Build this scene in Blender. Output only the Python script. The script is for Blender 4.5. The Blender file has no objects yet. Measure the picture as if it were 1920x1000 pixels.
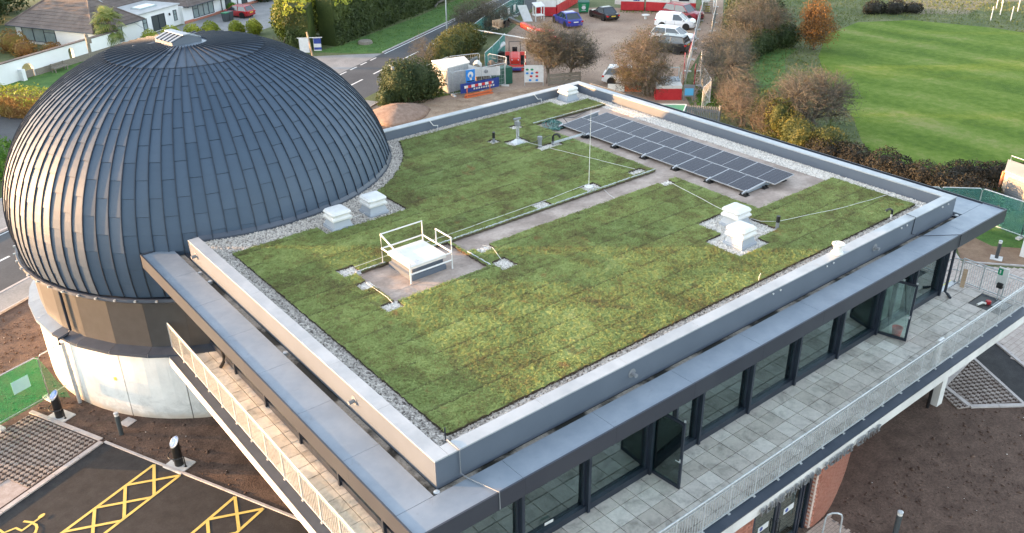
import bpy, bmesh, math, random
import numpy as np
from mathutils import Matrix, Vector

C = bpy.context.scene
COL = C.collection
R = math.radians
PI = math.pi
random.seed(7)

# ------------------------------------------------------------------ camera, sky, sun, exposure
cam = bpy.data.cameras.new('camera')
cam.sensor_width = 36.0
cam.lens = 31.018
cam.clip_end = 4000
camera = bpy.data.objects.new('camera', cam)
COL.objects.link(camera)
CAM = Vector((-7.9926, -12.8733, 20.2941))
cr, cu, cf = (0.77944, -0.62635, -0.01255), (0.29826, 0.35340, 0.88665), (0.55092, 0.69483, -0.46227)
camera.matrix_world = Matrix(((cr[0], cu[0], -cf[0], CAM.x), (cr[1], cu[1], -cf[1], CAM.y),
                              (cr[2], cu[2], -cf[2], CAM.z), (0, 0, 0, 1)))
C.camera = camera

SUN_EL, SUN_AZ = R(5.5), R(-47)          # azimuth from +Y, clockwise
world = bpy.data.worlds.new("World")
C.world = world
world.use_nodes = True
wn = world.node_tree
sky = wn.nodes.new('ShaderNodeTexSky')
sky.sky_type = 'NISHITA'
sky.sun_disc = False
sky.sun_elevation = SUN_EL
sky.sun_rotation = SUN_AZ
sky.air_density = 1.0
sky.dust_density = 1.0
sky.ozone_density = 1.8
hz = wn.nodes.new('ShaderNodeHueSaturation')      # thin high haze: the whole sky paler
hz.inputs['Saturation'].default_value = 0.50
wn.links.new(sky.outputs[0], hz.inputs['Color'])
wn.links.new(hz.outputs[0], wn.nodes['Background'].inputs[0])
wn.nodes['Background'].inputs[1].default_value = 0.15
sl = bpy.data.lights.new('sun', 'SUN')
sl.energy = 2.2
sl.angle = R(0.6)
sl.color = (1.0, 0.53, 0.20)
sun = bpy.data.objects.new('sun', sl)
COL.objects.link(sun)
sd = Vector((math.sin(SUN_AZ) * math.cos(SUN_EL), math.cos(SUN_AZ) * math.cos(SUN_EL), math.sin(SUN_EL)))
sun.rotation_euler = sd.to_track_quat('Z', 'Y').to_euler()
C.view_settings.view_transform = 'Standard'
C.view_settings.look = 'None'
C.view_settings.exposure = 3.15
C.view_settings.gamma = 1.0
C.view_settings.use_curve_mapping = False

# ------------------------------------------------------------------ materials
def nodes_of(name):
    m = bpy.data.materials.new(name)
    m.use_nodes = True
    nt = m.node_tree
    b = nt.nodes['Principled BSDF']
    return m, nt, b

def N(nt, t, **kw):
    n = nt.nodes.new(t)
    for k, v in kw.items():
        if k in n.inputs:
            n.inputs[k].default_value = v
        else:
            setattr(n, k, v)
    return n

def noise(nt, scale, detail=4, rough=.55, vec=None, dist=0):
    n = N(nt, 'ShaderNodeTexNoise')
    n.inputs['Scale'].default_value = scale
    n.inputs['Detail'].default_value = detail
    n.inputs['Roughness'].default_value = rough
    n.inputs['Distortion'].default_value = dist
    if vec is not None:
        nt.links.new(vec, n.inputs['Vector'])
    return n.outputs['Fac']

def ramp(nt, fac, stops):
    r = nt.nodes.new('ShaderNodeValToRGB')
    e = r.color_ramp.elements
    while len(e) < len(stops):
        e.new(.5)
    for i, (p, c) in enumerate(stops):
        e[i].position = p
        e[i].color = (*c, 1) if len(c) == 3 else c
    nt.links.new(fac, r.inputs[0])
    return r.outputs[0]

def mix(nt, fac, a, b, mode='MIX'):
    m = nt.nodes.new('ShaderNodeMix')
    m.data_type = 'RGBA'
    m.blend_type = mode
    for s, v in ((0, fac), (6, a), (7, b)):
        if isinstance(v, (int, float)):
            m.inputs[s].default_value = v
        elif isinstance(v, tuple):
            m.inputs[s].default_value = (*v, 1)
        else:
            nt.links.new(v, m.inputs[s])
    return m.outputs[2]

def maths(nt, op, a, b=0.0):
    m = nt.nodes.new('ShaderNodeMath')
    m.operation = op
    for i, v in enumerate((a, b)):
        if isinstance(v, (int, float)):
            m.inputs[i].default_value = v
        else:
            nt.links.new(v, m.inputs[i])
    return m.outputs[0]

def pos(nt):
    return nt.nodes.new('ShaderNodeNewGeometry').outputs['Position']

def mapping(nt, vec, scale=(1, 1, 1), rot=(0, 0, 0)):
    m = nt.nodes.new('ShaderNodeMapping')
    nt.links.new(vec, m.inputs[0])
    m.inputs['Scale'].default_value = scale
    m.inputs['Rotation'].default_value = rot
    return m.outputs[0]

def bumpn(nt, h, strength, dist=.02):
    b = nt.nodes.new('ShaderNodeBump')
    b.inputs['Strength'].default_value = strength
    b.inputs['Distance'].default_value = dist
    nt.links.new(h, b.inputs['Height'])
    return b.outputs[0]

def M(name, c1, c2=None, scale=3.0, rough=.6, metal=0.0, bump=0.0, bscale=40.0, rnd=0.0, detail=5, spec=.5,
  fine=0.0, fscale=60, lo=.35, hi=.65, stretch=(1, 1, 1), coat=0.0):
    m, nt, b = nodes_of(name)
    b.inputs['Roughness'].default_value = rough
    b.inputs['Metallic'].default_value = metal
    b.inputs['Specular IOR Level'].default_value = spec
    b.inputs['Coat Weight'].default_value = coat
    p = pos(nt)
    col = None
    if c2 is not None:
        f = noise(nt, scale, detail, .6, mapping(nt, p, stretch))
        col = ramp(nt, f, [(lo, c1), (hi, c2)])
    if fine:
        f2 = noise(nt, fscale, 5, .75, p)
        v = ramp(nt, f2, [(.36, (1 - fine,) * 3), (.60, (1 + fine * .25,) * 3)])
        col = mix(nt, 1.0, col if col is not None else c1, v, 'MULTIPLY')
    if rnd:
        oi = nt.nodes.new('ShaderNodeObjectInfo')
        v = ramp(nt, oi.outputs['Random'], [(0, (1 - rnd,) * 3), (1, (1,) * 3)])
        col = mix(nt, 1.0, col if col is not None else c1, v, 'MULTIPLY')
    if col is None:
        b.inputs['Base Color'].default_value = (*c1, 1)
    else:
        nt.links.new(col, b.inputs['Base Color'])
    if bump:
        nt.links.new(bumpn(nt, noise(nt, bscale, 4, .6, p), bump), b.inputs['Normal'])
    return m

def glass_mat(name, tint, gloss=.12):
    m, nt, b = nodes_of(name)
    nt.nodes.remove(b)
    out = nt.nodes['Material Output']
    t = N(nt, 'ShaderNodeBsdfTransparent'); t.inputs[0].default_value = (*tint, 1)
    g = N(nt, 'ShaderNodeBsdfGlossy'); g.inputs['Roughness'].default_value = .02; g.inputs['Color'].default_value = (.78, .95, .93, 1)
    fr = N(nt, 'ShaderNodeFresnel'); fr.inputs[0].default_value = 1.5
    f = maths(nt, 'ADD', fr.outputs[0], gloss)
    ms = N(nt, 'ShaderNodeMixShader')
    nt.links.new(f, ms.inputs[0]); nt.links.new(t.outputs[0], ms.inputs[1]); nt.links.new(g.outputs[0], ms.inputs[2])
    nt.links.new(ms.outputs[0], out.inputs[0])
    return m

def leaf_mat(name, stops, scale=.8, rough=.65, trans=.25):
    """foliage: colour follows clumps in space, leaf by leaf variation on top, some light through the leaf"""
    m, nt, b = nodes_of(name)
    p = pos(nt)
    f = noise(nt, scale, 3, .6, p)
    f2 = noise(nt, 14, 2, .6, p)
    fm = maths(nt, 'ADD', maths(nt, 'MULTIPLY', f, .65), maths(nt, 'MULTIPLY', f2, .35))
    n = len(stops)
    col = ramp(nt, fm, [(.32 + .36 * i / max(1, n - 1), c) for i, c in enumerate(stops)])
    nt.links.new(col, b.inputs['Base Color'])
    b.inputs['Roughness'].default_value = rough
    b.inputs['Specular IOR Level'].default_value = .3
    tr = N(nt, 'ShaderNodeBsdfTranslucent')
    nt.links.new(col, tr.inputs[0])
    ms = N(nt, 'ShaderNodeMixShader'); ms.inputs[0].default_value = trans
    nt.links.new(b.outputs[0], ms.inputs[1]); nt.links.new(tr.outputs[0], ms.inputs[2])
    nt.links.new(ms.outputs[0], nt.nodes['Material Output'].inputs[0])
    return m

def metal_stained(name, c, c2, dirt, rough=.45, metal=.3):
    m, nt, b = nodes_of(name)
    p = pos(nt)
    base = ramp(nt, noise(nt, 1.1, 5, .62, p), [(.35, c), (.66, c2)])
    d = ramp(nt, noise(nt, 2.3, 8, .72, p, .6), [(.60, (0, 0, 0)), (.74, (1, 1, 1))])
    sp = ramp(nt, noise(nt, 26, 3, .6, p), [(.70, (0, 0, 0)), (.76, (1, 1, 1))])
    col = mix(nt, maths(nt, 'MULTIPLY', d, .35), base, dirt)
    col = mix(nt, maths(nt, 'MULTIPLY', sp, .30), col, (.5, .5, .5))
    nt.links.new(col, b.inputs['Base Color'])
    b.inputs['Metallic'].default_value = metal
    rr = ramp(nt, noise(nt, 3, 4, .6, p), [(.3, (rough - .08,) * 3), (.7, (rough + .12,) * 3)])
    nt.links.new(rr, b.inputs['Roughness'])
    nt.links.new(bumpn(nt, noise(nt, 1.7, 2, .5, p), .12, .03), b.inputs['Normal'])
    return m

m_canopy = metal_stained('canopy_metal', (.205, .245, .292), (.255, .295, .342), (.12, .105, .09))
m_coping = metal_stained('coping_metal', (.33, .355, .375), (.43, .45, .465), (.6, .6, .6))
m_parapet = M('parapet_metal', (.088, .108, .140), (.100, .121, .155), scale=.8, rough=.5, metal=.05, bump=.03, bscale=2)
m_fascia = M('fascia_metal', (.030, .036, .050), (.037, .044, .058), scale=.7, rough=.45, metal=.05)
m_darkmetal = M('dark_metal', (.020, .027, .042), (.027, .035, .052), scale=2, rough=.35, metal=.2)
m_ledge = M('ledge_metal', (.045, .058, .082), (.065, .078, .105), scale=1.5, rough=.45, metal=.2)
m_black = M('black_plastic', (.012, .012, .013), rough=.4)
m_rubber = M('rubber', (.014, .014, .015), rough=.8)
m_white = M('white_paint', (.62, .62, .61), (.54, .54, .53), scale=4, rough=.4)
m_offwhite = M('off_white', (.62, .60, .56), (.7, .69, .65), scale=3, rough=.6)
m_galv = M('galvanised_steel', (.42, .44, .45), (.55, .57, .58), scale=9, rough=.45, metal=.35)
m_grey = M('grey_plastic', (.19, .20, .215), rough=.5)
m_ventgrey = M('vent_base_grey', (.30, .33, .37), rough=.5)
m_membrane = M('roof_membrane', (.27, .21, .175), (.42, .34, .29), scale=1.3, rough=.75, fscale=9, fine=.15, detail=8, lo=.38, hi=.62)
m_concrete = M('pale_concrete', (.52, .51, .49), (.68, .67, .645), scale=1.1, rough=.8, bump=.1, bscale=12, detail=8, fine=.12)
m_slab = None
m_soil = M('brown_soil', (.075, .043, .030), (.135, .085, .062), scale=1.6, rough=.95, bump=1.0, bscale=16, detail=9, fscale=11, fine=.45)
m_asphalt = M('asphalt', (.013, .013, .015), (.030, .029, .031), scale=2.2, rough=.85, bump=.4, bscale=90, detail=9, fscale=14, fine=.3)
m_road = M('road_asphalt', (.048, .052, .058), (.072, .076, .082), scale=.35, rough=.85, bump=.2, bscale=60, detail=8, fscale=8, fine=.2)
m_pave = M('pavement', (.20, .20, .20), (.28, .275, .27), scale=.6, rough=.85, fscale=8, fine=.2, detail=8)
m_gravelyard = M('gravel_yard', (.25, .165, .115), (.40, .29, .215), scale=.32, rough=.95, bump=.7, bscale=7, detail=10, fscale=6, fine=.3, lo=.3, hi=.7)
m_chips = M('bark_chips', (.27, .18, .115), (.43, .31, .215), scale=1.1, rough=.95, bump=1, bscale=10, detail=9, fscale=9, fine=.35)
m_yellow = M('yellow_line_paint', (.78, .56, .14), (.66, .47, .12), scale=6, rough=.7, fine=.15, detail=8)
m_whiteline = M('white_line_paint', (.72, .72, .70), (.55, .55, .54), scale=8, rough=.7)
m_kerb = M('kerb_stone', (.40, .36, .345), (.50, .46, .44), scale=3, rough=.85, fine=.15)
m_brick = M('brick', (.42, .15, .095), (.50, .215, .15), scale=7, rough=.85, rnd=.45, bump=.3, bscale=60)
m_mortar = M('mortar', (.48, .36, .31), (.55, .42, .36), scale=5, rough=.9)
m_render = M('white_render', (.72, .72, .71), (.79, .79, .78), scale=.6, rough=.85, bump=.05, bscale=20)
m_tile = M('roof_tile', (.105, .082, .074), (.17, .135, .12), scale=.9, rough=.85, bump=.3, bscale=10, detail=8, fine=.3)
m_red = M('red_paint', (.42, .018, .026), (.50, .03, .035), scale=2, rough=.4)
m_redorange = M('red_machine_paint', (.58, .035, .018), (.50, .03, .02), scale=3, rough=.35)
m_orange = M('orange_plastic', (.55, .13, .04), rough=.5)
m_blue = M('sign_blue', (.015, .19, .55), rough=.4)
m_navy = M('banner_navy', (.012, .035, .20), (.02, .05, .25), scale=3, rough=.5)
m_green = M('bin_green', (.01, .20, .08), rough=.45)
m_darkgreen = M('dark_green', (.01, .085, .055), (.012, .1, .065), scale=5, rough=.6)
m_signgreen = M('sign_green', (.0, .23, .11), rough=.4)
m_teal = M('teal_mesh', (.07, .30, .27), (.10, .38, .34), scale=4, rough=.7)
m_pool = M('teal_board', (.13, .33, .26), rough=.6)
m_timber = M('timber', (.34, .23, .145), (.45, .33, .22), scale=5, rough=.8, stretch=(1, 1, 6))
m_greywood = M('weathered_timber', (.16, .14, .115), (.26, .225, .18), scale=6, rough=.9, stretch=(1, 1, 5))
m_amber = M('terracotta', (.42, .16, .06), rough=.6)
m_aqua = M('aqua_carton', (.18, .55, .50), (.24, .62, .56), scale=4, rough=.6)
m_darkroom = M('dark_interior', (.05, .06, .06), rough=.8)
m_intfloor = M('interior_floor', (.66, .69, .65), (.76, .79, .75), scale=1.2, rough=.35, detail=6)
m_intwall = M('interior_wall', (.62, .64, .62), rough=.7)
m_glass = glass_mat('window_glass', (.86, .94, .92), .22)
m_doorglass = glass_mat('door_glass', (.84, .95, .93), .13)
m_houseglass = M('house_glass', (.20, .25, .25), (.30, .35, .34), scale=.8, rough=.08, spec=.8)
m_carglass = M('car_glass', (.025, .035, .045), rough=.05, spec=.9)
m_lamp = M('headlight_glass', (.6, .62, .64), rough=.12, spec=.9)
m_taillight = M('taillight', (.45, .01, .012), rough=.2)
m_alloy = M('alloy_wheel', (.45, .46, .47), rough=.3, metal=.7)
m_plate = M('number_plate', (.72, .50, .06), rough=.5)
m_bark = M('bark', (.13, .10, .075), (.19, .15, .115), scale=5, rough=.9, bump=.4, bscale=30)
m_barktan = M('twig_bark', (.075, .066, .054), (.15, .135, .11), scale=3, rough=.9)
m_bin = M('bin_charcoal', (.05, .06, .065), rough=.5)
m_conduit = M('white_conductor', (.66, .65, .62), rough=.5)
m_hose = M('green_hose', (.012, .085, .07), (.02, .12, .10), scale=8, rough=.4)
m_lead = M('lead_flat_roof', (.30, .31, .31), (.42, .42, .42), scale=1.2, rough=.6)
m_screen = M('charger_screen', (.05, .12, .45), (.45, .55, .75), scale=7, rough=.15)
m_pipeorange = M('orange_pipe', (.55, .22, .12), rough=.5)
m_beige = M('beige_render', (.50, .40, .30), (.56, .46, .35), scale=1, rough=.85)
m_beam = M('yellow_edge', (.66, .60, .12), rough=.5)

def carpaint(name, c):
    return M('car_paint_' + name, c, rough=.28, spec=.5, coat=.6)

# dome cladding: dark blue-grey coated zinc with a broad sheen
def dome_mat():
    m, nt, b = nodes_of('dome_cladding')
    p = pos(nt)
    oi = nt.nodes.new('ShaderNodeObjectInfo')
    base = ramp(nt, oi.outputs['Random'], [(0, (.035, .063, .102)), (1, (.046, .075, .117))])
    base = mix(nt, 1.0, base, ramp(nt, noise(nt, 1.4, 5, .6, p), [(.3, (.9,) * 3), (.7, (1,) * 3)]), 'MULTIPLY')
    nt.links.new(base, b.inputs['Base Color'])
    b.inputs['Metallic'].default_value = 0
    b.inputs['Specular IOR Level'].default_value = .5
    rr = ramp(nt, noise(nt, 2.2, 4, .6, p), [(.3, (.55,) * 3), (.7, (.60,) * 3)])
    nt.links.new(rr, b.inputs['Roughness'])
    nt.links.new(bumpn(nt, noise(nt, 2.6, 2, .5, p), .10, .02), b.inputs['Normal'])
    return m
m_dome = dome_mat()
m_seam = M('seam_metal', (.018, .028, .045), rough=.6, metal=.1)
m_drum = M('drum_panel', (.052, .050, .050), (.062, .060, .060), scale=3, rough=.55, metal=.1, fine=.1)

# paving slabs: each slab its own grey, water marks
def slab_mat():
    m, nt, b = nodes_of('paving_slab')
    p = pos(nt)
    oi = nt.nodes.new('ShaderNodeObjectInfo')
    base = ramp(nt, oi.outputs['Random'], [(0, (.49, .44, .39)), (.5, (.56, .51, .46)), (.93, (.62, .575, .525)), (1, (.72, .68, .63))])
    st = ramp(nt, noise(nt, 1.7, 8, .68, p, .5), [(.34, (.62, .62, .61)), (.50, (1, 1, 1)), (.72, (1.12, 1.12, 1.11))])
    col = mix(nt, 1.0, base, st, 'MULTIPLY')
    col = mix(nt, 1.0, col, ramp(nt, noise(nt, 9, 5, .65, p), [(.3, (.82,) * 3), (.6, (1,) * 3)]), 'MULTIPLY')
    nt.links.new(col, b.inputs['Base Color'])
    b.inputs['Roughness'].default_value = .72
    nt.links.new(bumpn(nt, noise(nt, 70, 3, .6, p), .12), b.inputs['Normal'])
    return m
m_slab = slab_mat()

# sedum mat: green, yellow-green, brown-red and dark patches
def sedum_mat(name, blades):
    m, nt, b = nodes_of(name)
    p = pos(nt)
    big = noise(nt, .55, 5, .62, p, .6)
    med = noise(nt, 2.6, 5, .65, p, .4)
    sml = noise(nt, 19, 4, .7, p)
    f = maths(nt, 'ADD', maths(nt, 'MULTIPLY', big, .32), maths(nt, 'ADD', maths(nt, 'MULTIPLY', med, .28), maths(nt, 'MULTIPLY', sml, .40)))
    col = ramp(nt, f, [(.38, (.080, .066, .026)), (.44, (.150, .138, .048)), (.49, (.180, .215, .062)), (.54, (.230, .290, .090)), (.60, (.30, .335, .125))])
    rd = ramp(nt, noise(nt, 1.25, 6, .7, p, 1.0), [(.60, (0, 0, 0)), (.70, (1, 1, 1))])
    col = mix(nt, maths(nt, 'MULTIPLY', rd, .55), col, (.30, .125, .055))
    dk = ramp(nt, noise(nt, .9, 5, .7, mapping(nt, p, (1, 1, 1), (0, 0, .4)), .5), [(.33, (1, 1, 1)), (.41, (0, 0, 0))])
    col = mix(nt, maths(nt, 'MULTIPLY', dk, .6), col, (.105, .080, .040))
    # laid in rolls about 1 m by 2 m: each a little different, thin dark seams
    sx = N(nt, 'ShaderNodeSeparateXYZ')
    wp = nt.nodes.new('ShaderNodeVectorMath'); wp.operation = 'ADD'
    nw = N(nt, 'ShaderNodeTexNoise'); nw.inputs['Scale'].default_value = 3.0; nw.inputs['Detail'].default_value = 3
    sc_ = nt.nodes.new('ShaderNodeVectorMath'); sc_.operation = 'SCALE'; sc_.inputs['Scale'].default_value = .10
    nt.links.new(p, nw.inputs['Vector']); nt.links.new(nw.outputs['Color'], sc_.inputs[0])
    nt.links.new(p, wp.inputs[0]); nt.links.new(sc_.outputs[0], wp.inputs[1]); nt.links.new(wp.outputs[0], sx.inputs[0])
    iy = maths(nt, 'FLOOR', sx.outputs[1]); ix = maths(nt, 'FLOOR', maths(nt, 'ADD', maths(nt, 'MULTIPLY', sx.outputs[0], .45), maths(nt, 'MULTIPLY', iy, .37)))
    cb = nt.nodes.new('ShaderNodeCombineXYZ'); nt.links.new(ix, cb.inputs[0]); nt.links.new(iy, cb.inputs[1])
    wv = N(nt, 'ShaderNodeTexWhiteNoise'); nt.links.new(cb.outputs[0], wv.inputs['Vector'])
    col = mix(nt, 1.0, col, ramp(nt, wv.outputs['Value'], [(0, (.80, .83, .82)), (1, (1.07, 1.05, 1.03))]), 'MULTIPLY')
    fy = maths(nt, 'FRACT', sx.outputs[1])
    seam = maths(nt, 'MULTIPLY', maths(nt, 'LESS_THAN', fy, .065), maths(nt, 'GREATER_THAN', noise(nt, .8, 3, .6, p), .44))
    col = mix(nt, maths(nt, 'MULTIPLY', seam, .60), col, (.07, .055, .025))
    nt.links.new(col, b.inputs['Base Color'])
    b.inputs['Roughness'].default_value = .85
    b.inputs['Specular IOR Level'].default_value = .2
    if not blades:
        nt.links.new(bumpn(nt, noise(nt, 30, 4, .7, p), 1.0, .03), b.inputs['Normal'])
    return m
m_sedum = sedum_mat('sedum_mat', False)
m_sedumleaf = sedum_mat('sedum_leaf', True)

def stone_mat(name, lo, hi):
    m, nt, b = nodes_of(name)
    p = pos(nt)
    v = N(nt, 'ShaderNodeTexWhiteNoise')
    s = nt.nodes.new('ShaderNodeVectorMath'); s.operation = 'SNAP'
    nt.links.new(p, s.inputs[0]); s.inputs[1].default_value = (.05, .05, .05)
    nt.links.new(s.outputs[0], v.inputs['Vector'])
    mid = tuple((a + c) / 2 for a, c in zip(lo, hi))
    nt.links.new(ramp(nt, v.outputs['Value'], [(0, lo), (.3, mid), (1, hi)]), b.inputs['Base Color'])
    b.inputs['Roughness'].default_value = .8
    return m
m_pebble = stone_mat('roof_pebbles', (.17, .145, .125), (.76, .70, .63))
m_whitestone = stone_mat('white_stones', (.45, .41, .37), (.88, .84, .78))

def lawn_mat():
    m, nt, b = nodes_of('mown_grass')
    p = pos(nt)
    sx = N(nt, 'ShaderNodeSeparateXYZ'); nt.links.new(p, sx.inputs[0])
    wob = noise(nt, .07, 3, .5, p)
    x = maths(nt, 'ADD', sx.outputs[0], maths(nt, 'MULTIPLY', wob, 5.0))
    st = maths(nt, 'SINE', maths(nt, 'MULTIPLY', x, 1.18))
    n1 = noise(nt, .16, 7, .68, mapping(nt, p, (1.5, .55, 1)))
    n2 = noise(nt, 1.6, 5, .7, p)
    f = maths(nt, 'ADD', maths(nt, 'ADD', maths(nt, 'MULTIPLY', n1, .55), maths(nt, 'MULTIPLY', n2, .40)), maths(nt, 'MULTIPLY', st, .05))
    col = ramp(nt, f, [(.36, (.060, .112, .010)), (.45, (.092, .152, .016)), (.53, (.128, .186, .030)), (.64, (.20, .215, .07))])
    nt.links.new(col, b.inputs['Base Color'])
    b.inputs['Roughness'].default_value = .9
    b.inputs['Specular IOR Level'].default_value = .15
    nt.links.new(bumpn(nt, noise(nt, 6, 5, .7, p), .7, .08), b.inputs['Normal'])
    return m
m_lawn = lawn_mat()
m_rough = M('rough_grass', (.060, .090, .022), (.15, .16, .068), scale=.22, rough=.95, bump=1.0, bscale=5, detail=10, fscale=5, fine=.35)
m_scrubfloor = M('dry_meadow', (.19, .155, .10), (.26, .225, .135), scale=.4, rough=.95, bump=1.0, bscale=4, detail=10, fscale=4, fine=.4)
m_verge = M('verge_grass', (.045, .12, .018), (.10, .19, .035), scale=.9, rough=.95, bump=1, bscale=9, detail=8, fscale=9, fine=.35)
m_blade_verge = leaf_mat('grass_blades', [(.05, .11, .02), (.10, .18, .035), (.19, .21, .08)], .6)

m_leaf_dark = leaf_mat('evergreen_leaf', [(.018, .032, .012), (.040, .062, .020), (.080, .100, .035)], .9)
m_leaf_conifer = leaf_mat('conifer_leaf', [(.020, .034, .010), (.045, .065, .017), (.10, .125, .030)], .45)
m_leaf_bright = leaf_mat('yellow_green_leaf', [(.10, .14, .015), (.26, .29, .03), (.48, .46, .07)], .6)
m_leaf_brown = leaf_mat('autumn_leaf', [(.060, .050, .024), (.105, .092, .045), (.155, .138, .07)], .8)
m_leaf_olive = leaf_mat('olive_leaf', [(.045, .044, .020), (.085, .078, .034), (.14, .12, .055)], .8)
m_leaf_orange = leaf_mat('orange_leaf', [(.15, .065, .018), (.235, .11, .03), (.30, .16, .05)], .9)
m_leaf_beech = leaf_mat('beech_leaf', [(.14, .055, .025), (.22, .12, .035), (.22, .22, .04)], .9)
m_leaf_grey = leaf_mat('grey_scrub', [(.036, .038, .024), (.070, .070, .046), (.12, .115, .08)], .8)
m_leaf_gorse = leaf_mat('gorse_leaf', [(.030, .046, .014), (.068, .082, .022), (.20, .165, .030)], 1.1)
m_leaf_green = leaf_mat('bright_leaf', [(.04, .10, .012), (.085, .19, .022), (.15, .27, .04)], .9)
m_palm = leaf_mat('palm_frond', [(.07, .10, .025), (.20, .24, .06), (.40, .34, .14)], .8)
m_hedge_purple = leaf_mat('dark_hedge', [(.012, .012, .009), (.027, .025, .018), (.050, .046, .032)], .8)

# ------------------------------------------------------------------ mesh helpers
class MB:
    def __init__(s):
        s.v, s.f, s.mi = [], [], []
    def add(s, vs, fs, mi=0):
        o = len(s.v)
        s.v += [tuple(p) for p in vs]
        s.f += [tuple(o + i for i in f) for f in fs]
        s.mi += [mi] * len(fs)
        return s
    def box(s, a, b, mi=0, mat=None):
        (x0, y0, z0), (x1, y1, z1) = a, b
        vs = [(x0, y0, z0), (x1, y0, z0), (x1, y1, z0), (x0, y1, z0), (x0, y0, z1), (x1, y0, z1), (x1, y1, z1), (x0, y1, z1)]
        if mat is not None:
            vs = [mat @ Vector(p) for p in vs]
        return s.add(vs, [(3, 2, 1, 0), (4, 5, 6, 7), (0, 1, 5, 4), (1, 2, 6, 5), (2, 3, 7, 6), (3, 0, 4, 7)], mi)
    def obox(s, c, size, rz=0, mi=0):
        m = Matrix.Translation(c) @ Matrix.Rotation(rz, 4, 'Z')
        h = [k / 2 for k in size]
        return s.box((-h[0], -h[1], 0), (h[0], h[1], size[2]), mi, m)
    def bevbox(s, c, size, bev, rz=0, mi=0):
        """box standing on c with chamfered vertical and top edges"""
        w, d, h = size
        m = Matrix.Translation(c) @ Matrix.Rotation(rz, 4, 'Z')
        def ring(ww, dd, b, z):
            return [(-ww + b, -dd, z), (ww - b, -dd, z), (ww, -dd + b, z), (ww, dd - b, z), (ww - b, dd, z), (-ww + b, dd, z), (-ww, dd - b, z), (-ww, -dd + b, z)]
        rs = [ring(w / 2, d / 2, bev, 0), ring(w / 2, d / 2, bev, h - bev), ring(w / 2 - bev, d / 2 - bev, bev * .6, h)]
        return s.loft([[m @ Vector(p) for p in r] for r in rs], mi=mi)
    def loft(s, rings, closed=True, caps=True, mi=0):
        n = len(rings[0]); o = len(s.v)
        for r in rings:
            s.v += [tuple(p) for p in r]
        k = n if closed else n - 1
        for i in range(len(rings) - 1):
            for j in range(k):
                s.f.append((o + i * n + j, o + i * n + (j + 1) % n, o + (i + 1) * n + (j + 1) % n, o + (i + 1) * n + j)); s.mi.append(mi)
        if caps and closed:
            s.f.append(tuple(o + j for j in reversed(range(n)))); s.mi.append(mi)
            s.f.append(tuple(o + (len(rings) - 1) * n + j for j in range(n))); s.mi.append(mi)
        return s
    def tube(s, pts, r, n=6, mi=0, caps=True):
        pts = [Vector(p) for p in pts]
        rs = r if isinstance(r, (list, tuple)) else [r] * len(pts)
        rings = []
        for i, p in enumerate(pts):
            t = (pts[min(i + 1, len(pts) - 1)] - pts[max(i - 1, 0)])
            if t.length < 1e-9: t = Vector((0, 0, 1))
            t.normalize()
            a = t.cross(Vector((0, 0, 1)) if abs(t.z) < .95 else Vector((1, 0, 0))).normalized()
            b = t.cross(a)
            rings.append([p + a * (rs[i] * math.cos(2 * PI * k / n)) + b * (rs[i] * math.sin(2 * PI * k / n)) for k in range(n)])
        return s.loft(rings, caps=caps, mi=mi)
    def bar(s, p, q, w, h, mi=0):
        p, q = Vector(p), Vector(q)
        t = (q - p).normalized()
        a = t.cross(Vector((0, 0, 1)) if abs(t.z) < .99 else Vector((0, 1, 0))).normalized()
        b = a.cross(t)
        rr = [[c + a * (sx * w / 2) + b * (sy * h / 2) for sx, sy in ((-1, -1), (1, -1), (1, 1), (-1, 1))] for c in (p, q)]
        return s.loft(rr, mi=mi)
    def lathe(s, prof, c=(0, 0, 0), n=16, mi=0, caps=True):
        rings = [[(c[0] + r * math.cos(2 * PI * k / n), c[1] + r * math.sin(2 * PI * k / n), c[2] + z) for k in range(n)] for r, z in prof]
        return s.loft(rings, caps=caps, mi=mi)
    def prism(s, poly, z0, z1, mi=0):
        return s.loft([[(x, y, z0) for x, y in poly], [(x, y, z1) for x, y in poly]], mi=mi)
    def quad(s, a, b, c, d, mi=0):
        return s.add([a, b, c, d], [(0, 1, 2, 3)], mi)
    def mesh(s, name, mats, origin=(0, 0, 0), smooth=False):
        me = bpy.data.meshes.new(name)
        ox, oy, oz = origin
        me.from_pydata([(x - ox, y - oy, z - oz) for x, y, z in s.v], [], s.f)
        for m in (mats if isinstance(mats, (list, tuple)) else [mats]):
            me.materials.append(m)
        if any(s.mi):
            me.polygons.foreach_set('material_index', s.mi)
        if smooth:
            me.polygons.foreach_set('use_smooth', [True] * len(s.f))
        me.update()
        return me

def wloc(o):
    v = Vector((0, 0, 0))
    while o is not None:
        v += o.location; o = o.parent
    return v

def tag(o, label=None, cat=None, group=None, kind=None):
    if label: o['label'] = label
    if cat: o['category'] = cat
    if group: o['group'] = group
    if kind: o['kind'] = kind
    return o

def thing(name, label, cat, loc=(0, 0, 0), rz=0, group=None):
    o = bpy.data.objects.new(name, None)
    o.empty_display_size = .3
    COL.objects.link(o)
    o.location = loc
    o.rotation_euler = (0, 0, rz)
    return tag(o, label, cat, group)

def part(name, mb, mat, parent=None, local=False, smooth=False, kind=None, label=None):
    """mesh object from a builder in world coordinates (local=True: in the parent's own space)"""
    org = (0, 0, 0) if (local or parent is None) else tuple(wloc(parent))
    me = mb if isinstance(mb, bpy.types.Mesh) else mb.mesh(name, mat, org, smooth)
    o = bpy.data.objects.new(name, me)
    COL.objects.link(o)
    if parent is not None: o.parent = parent
    if kind: o['kind'] = kind
    if label: o['label'] = label
    return o

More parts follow.
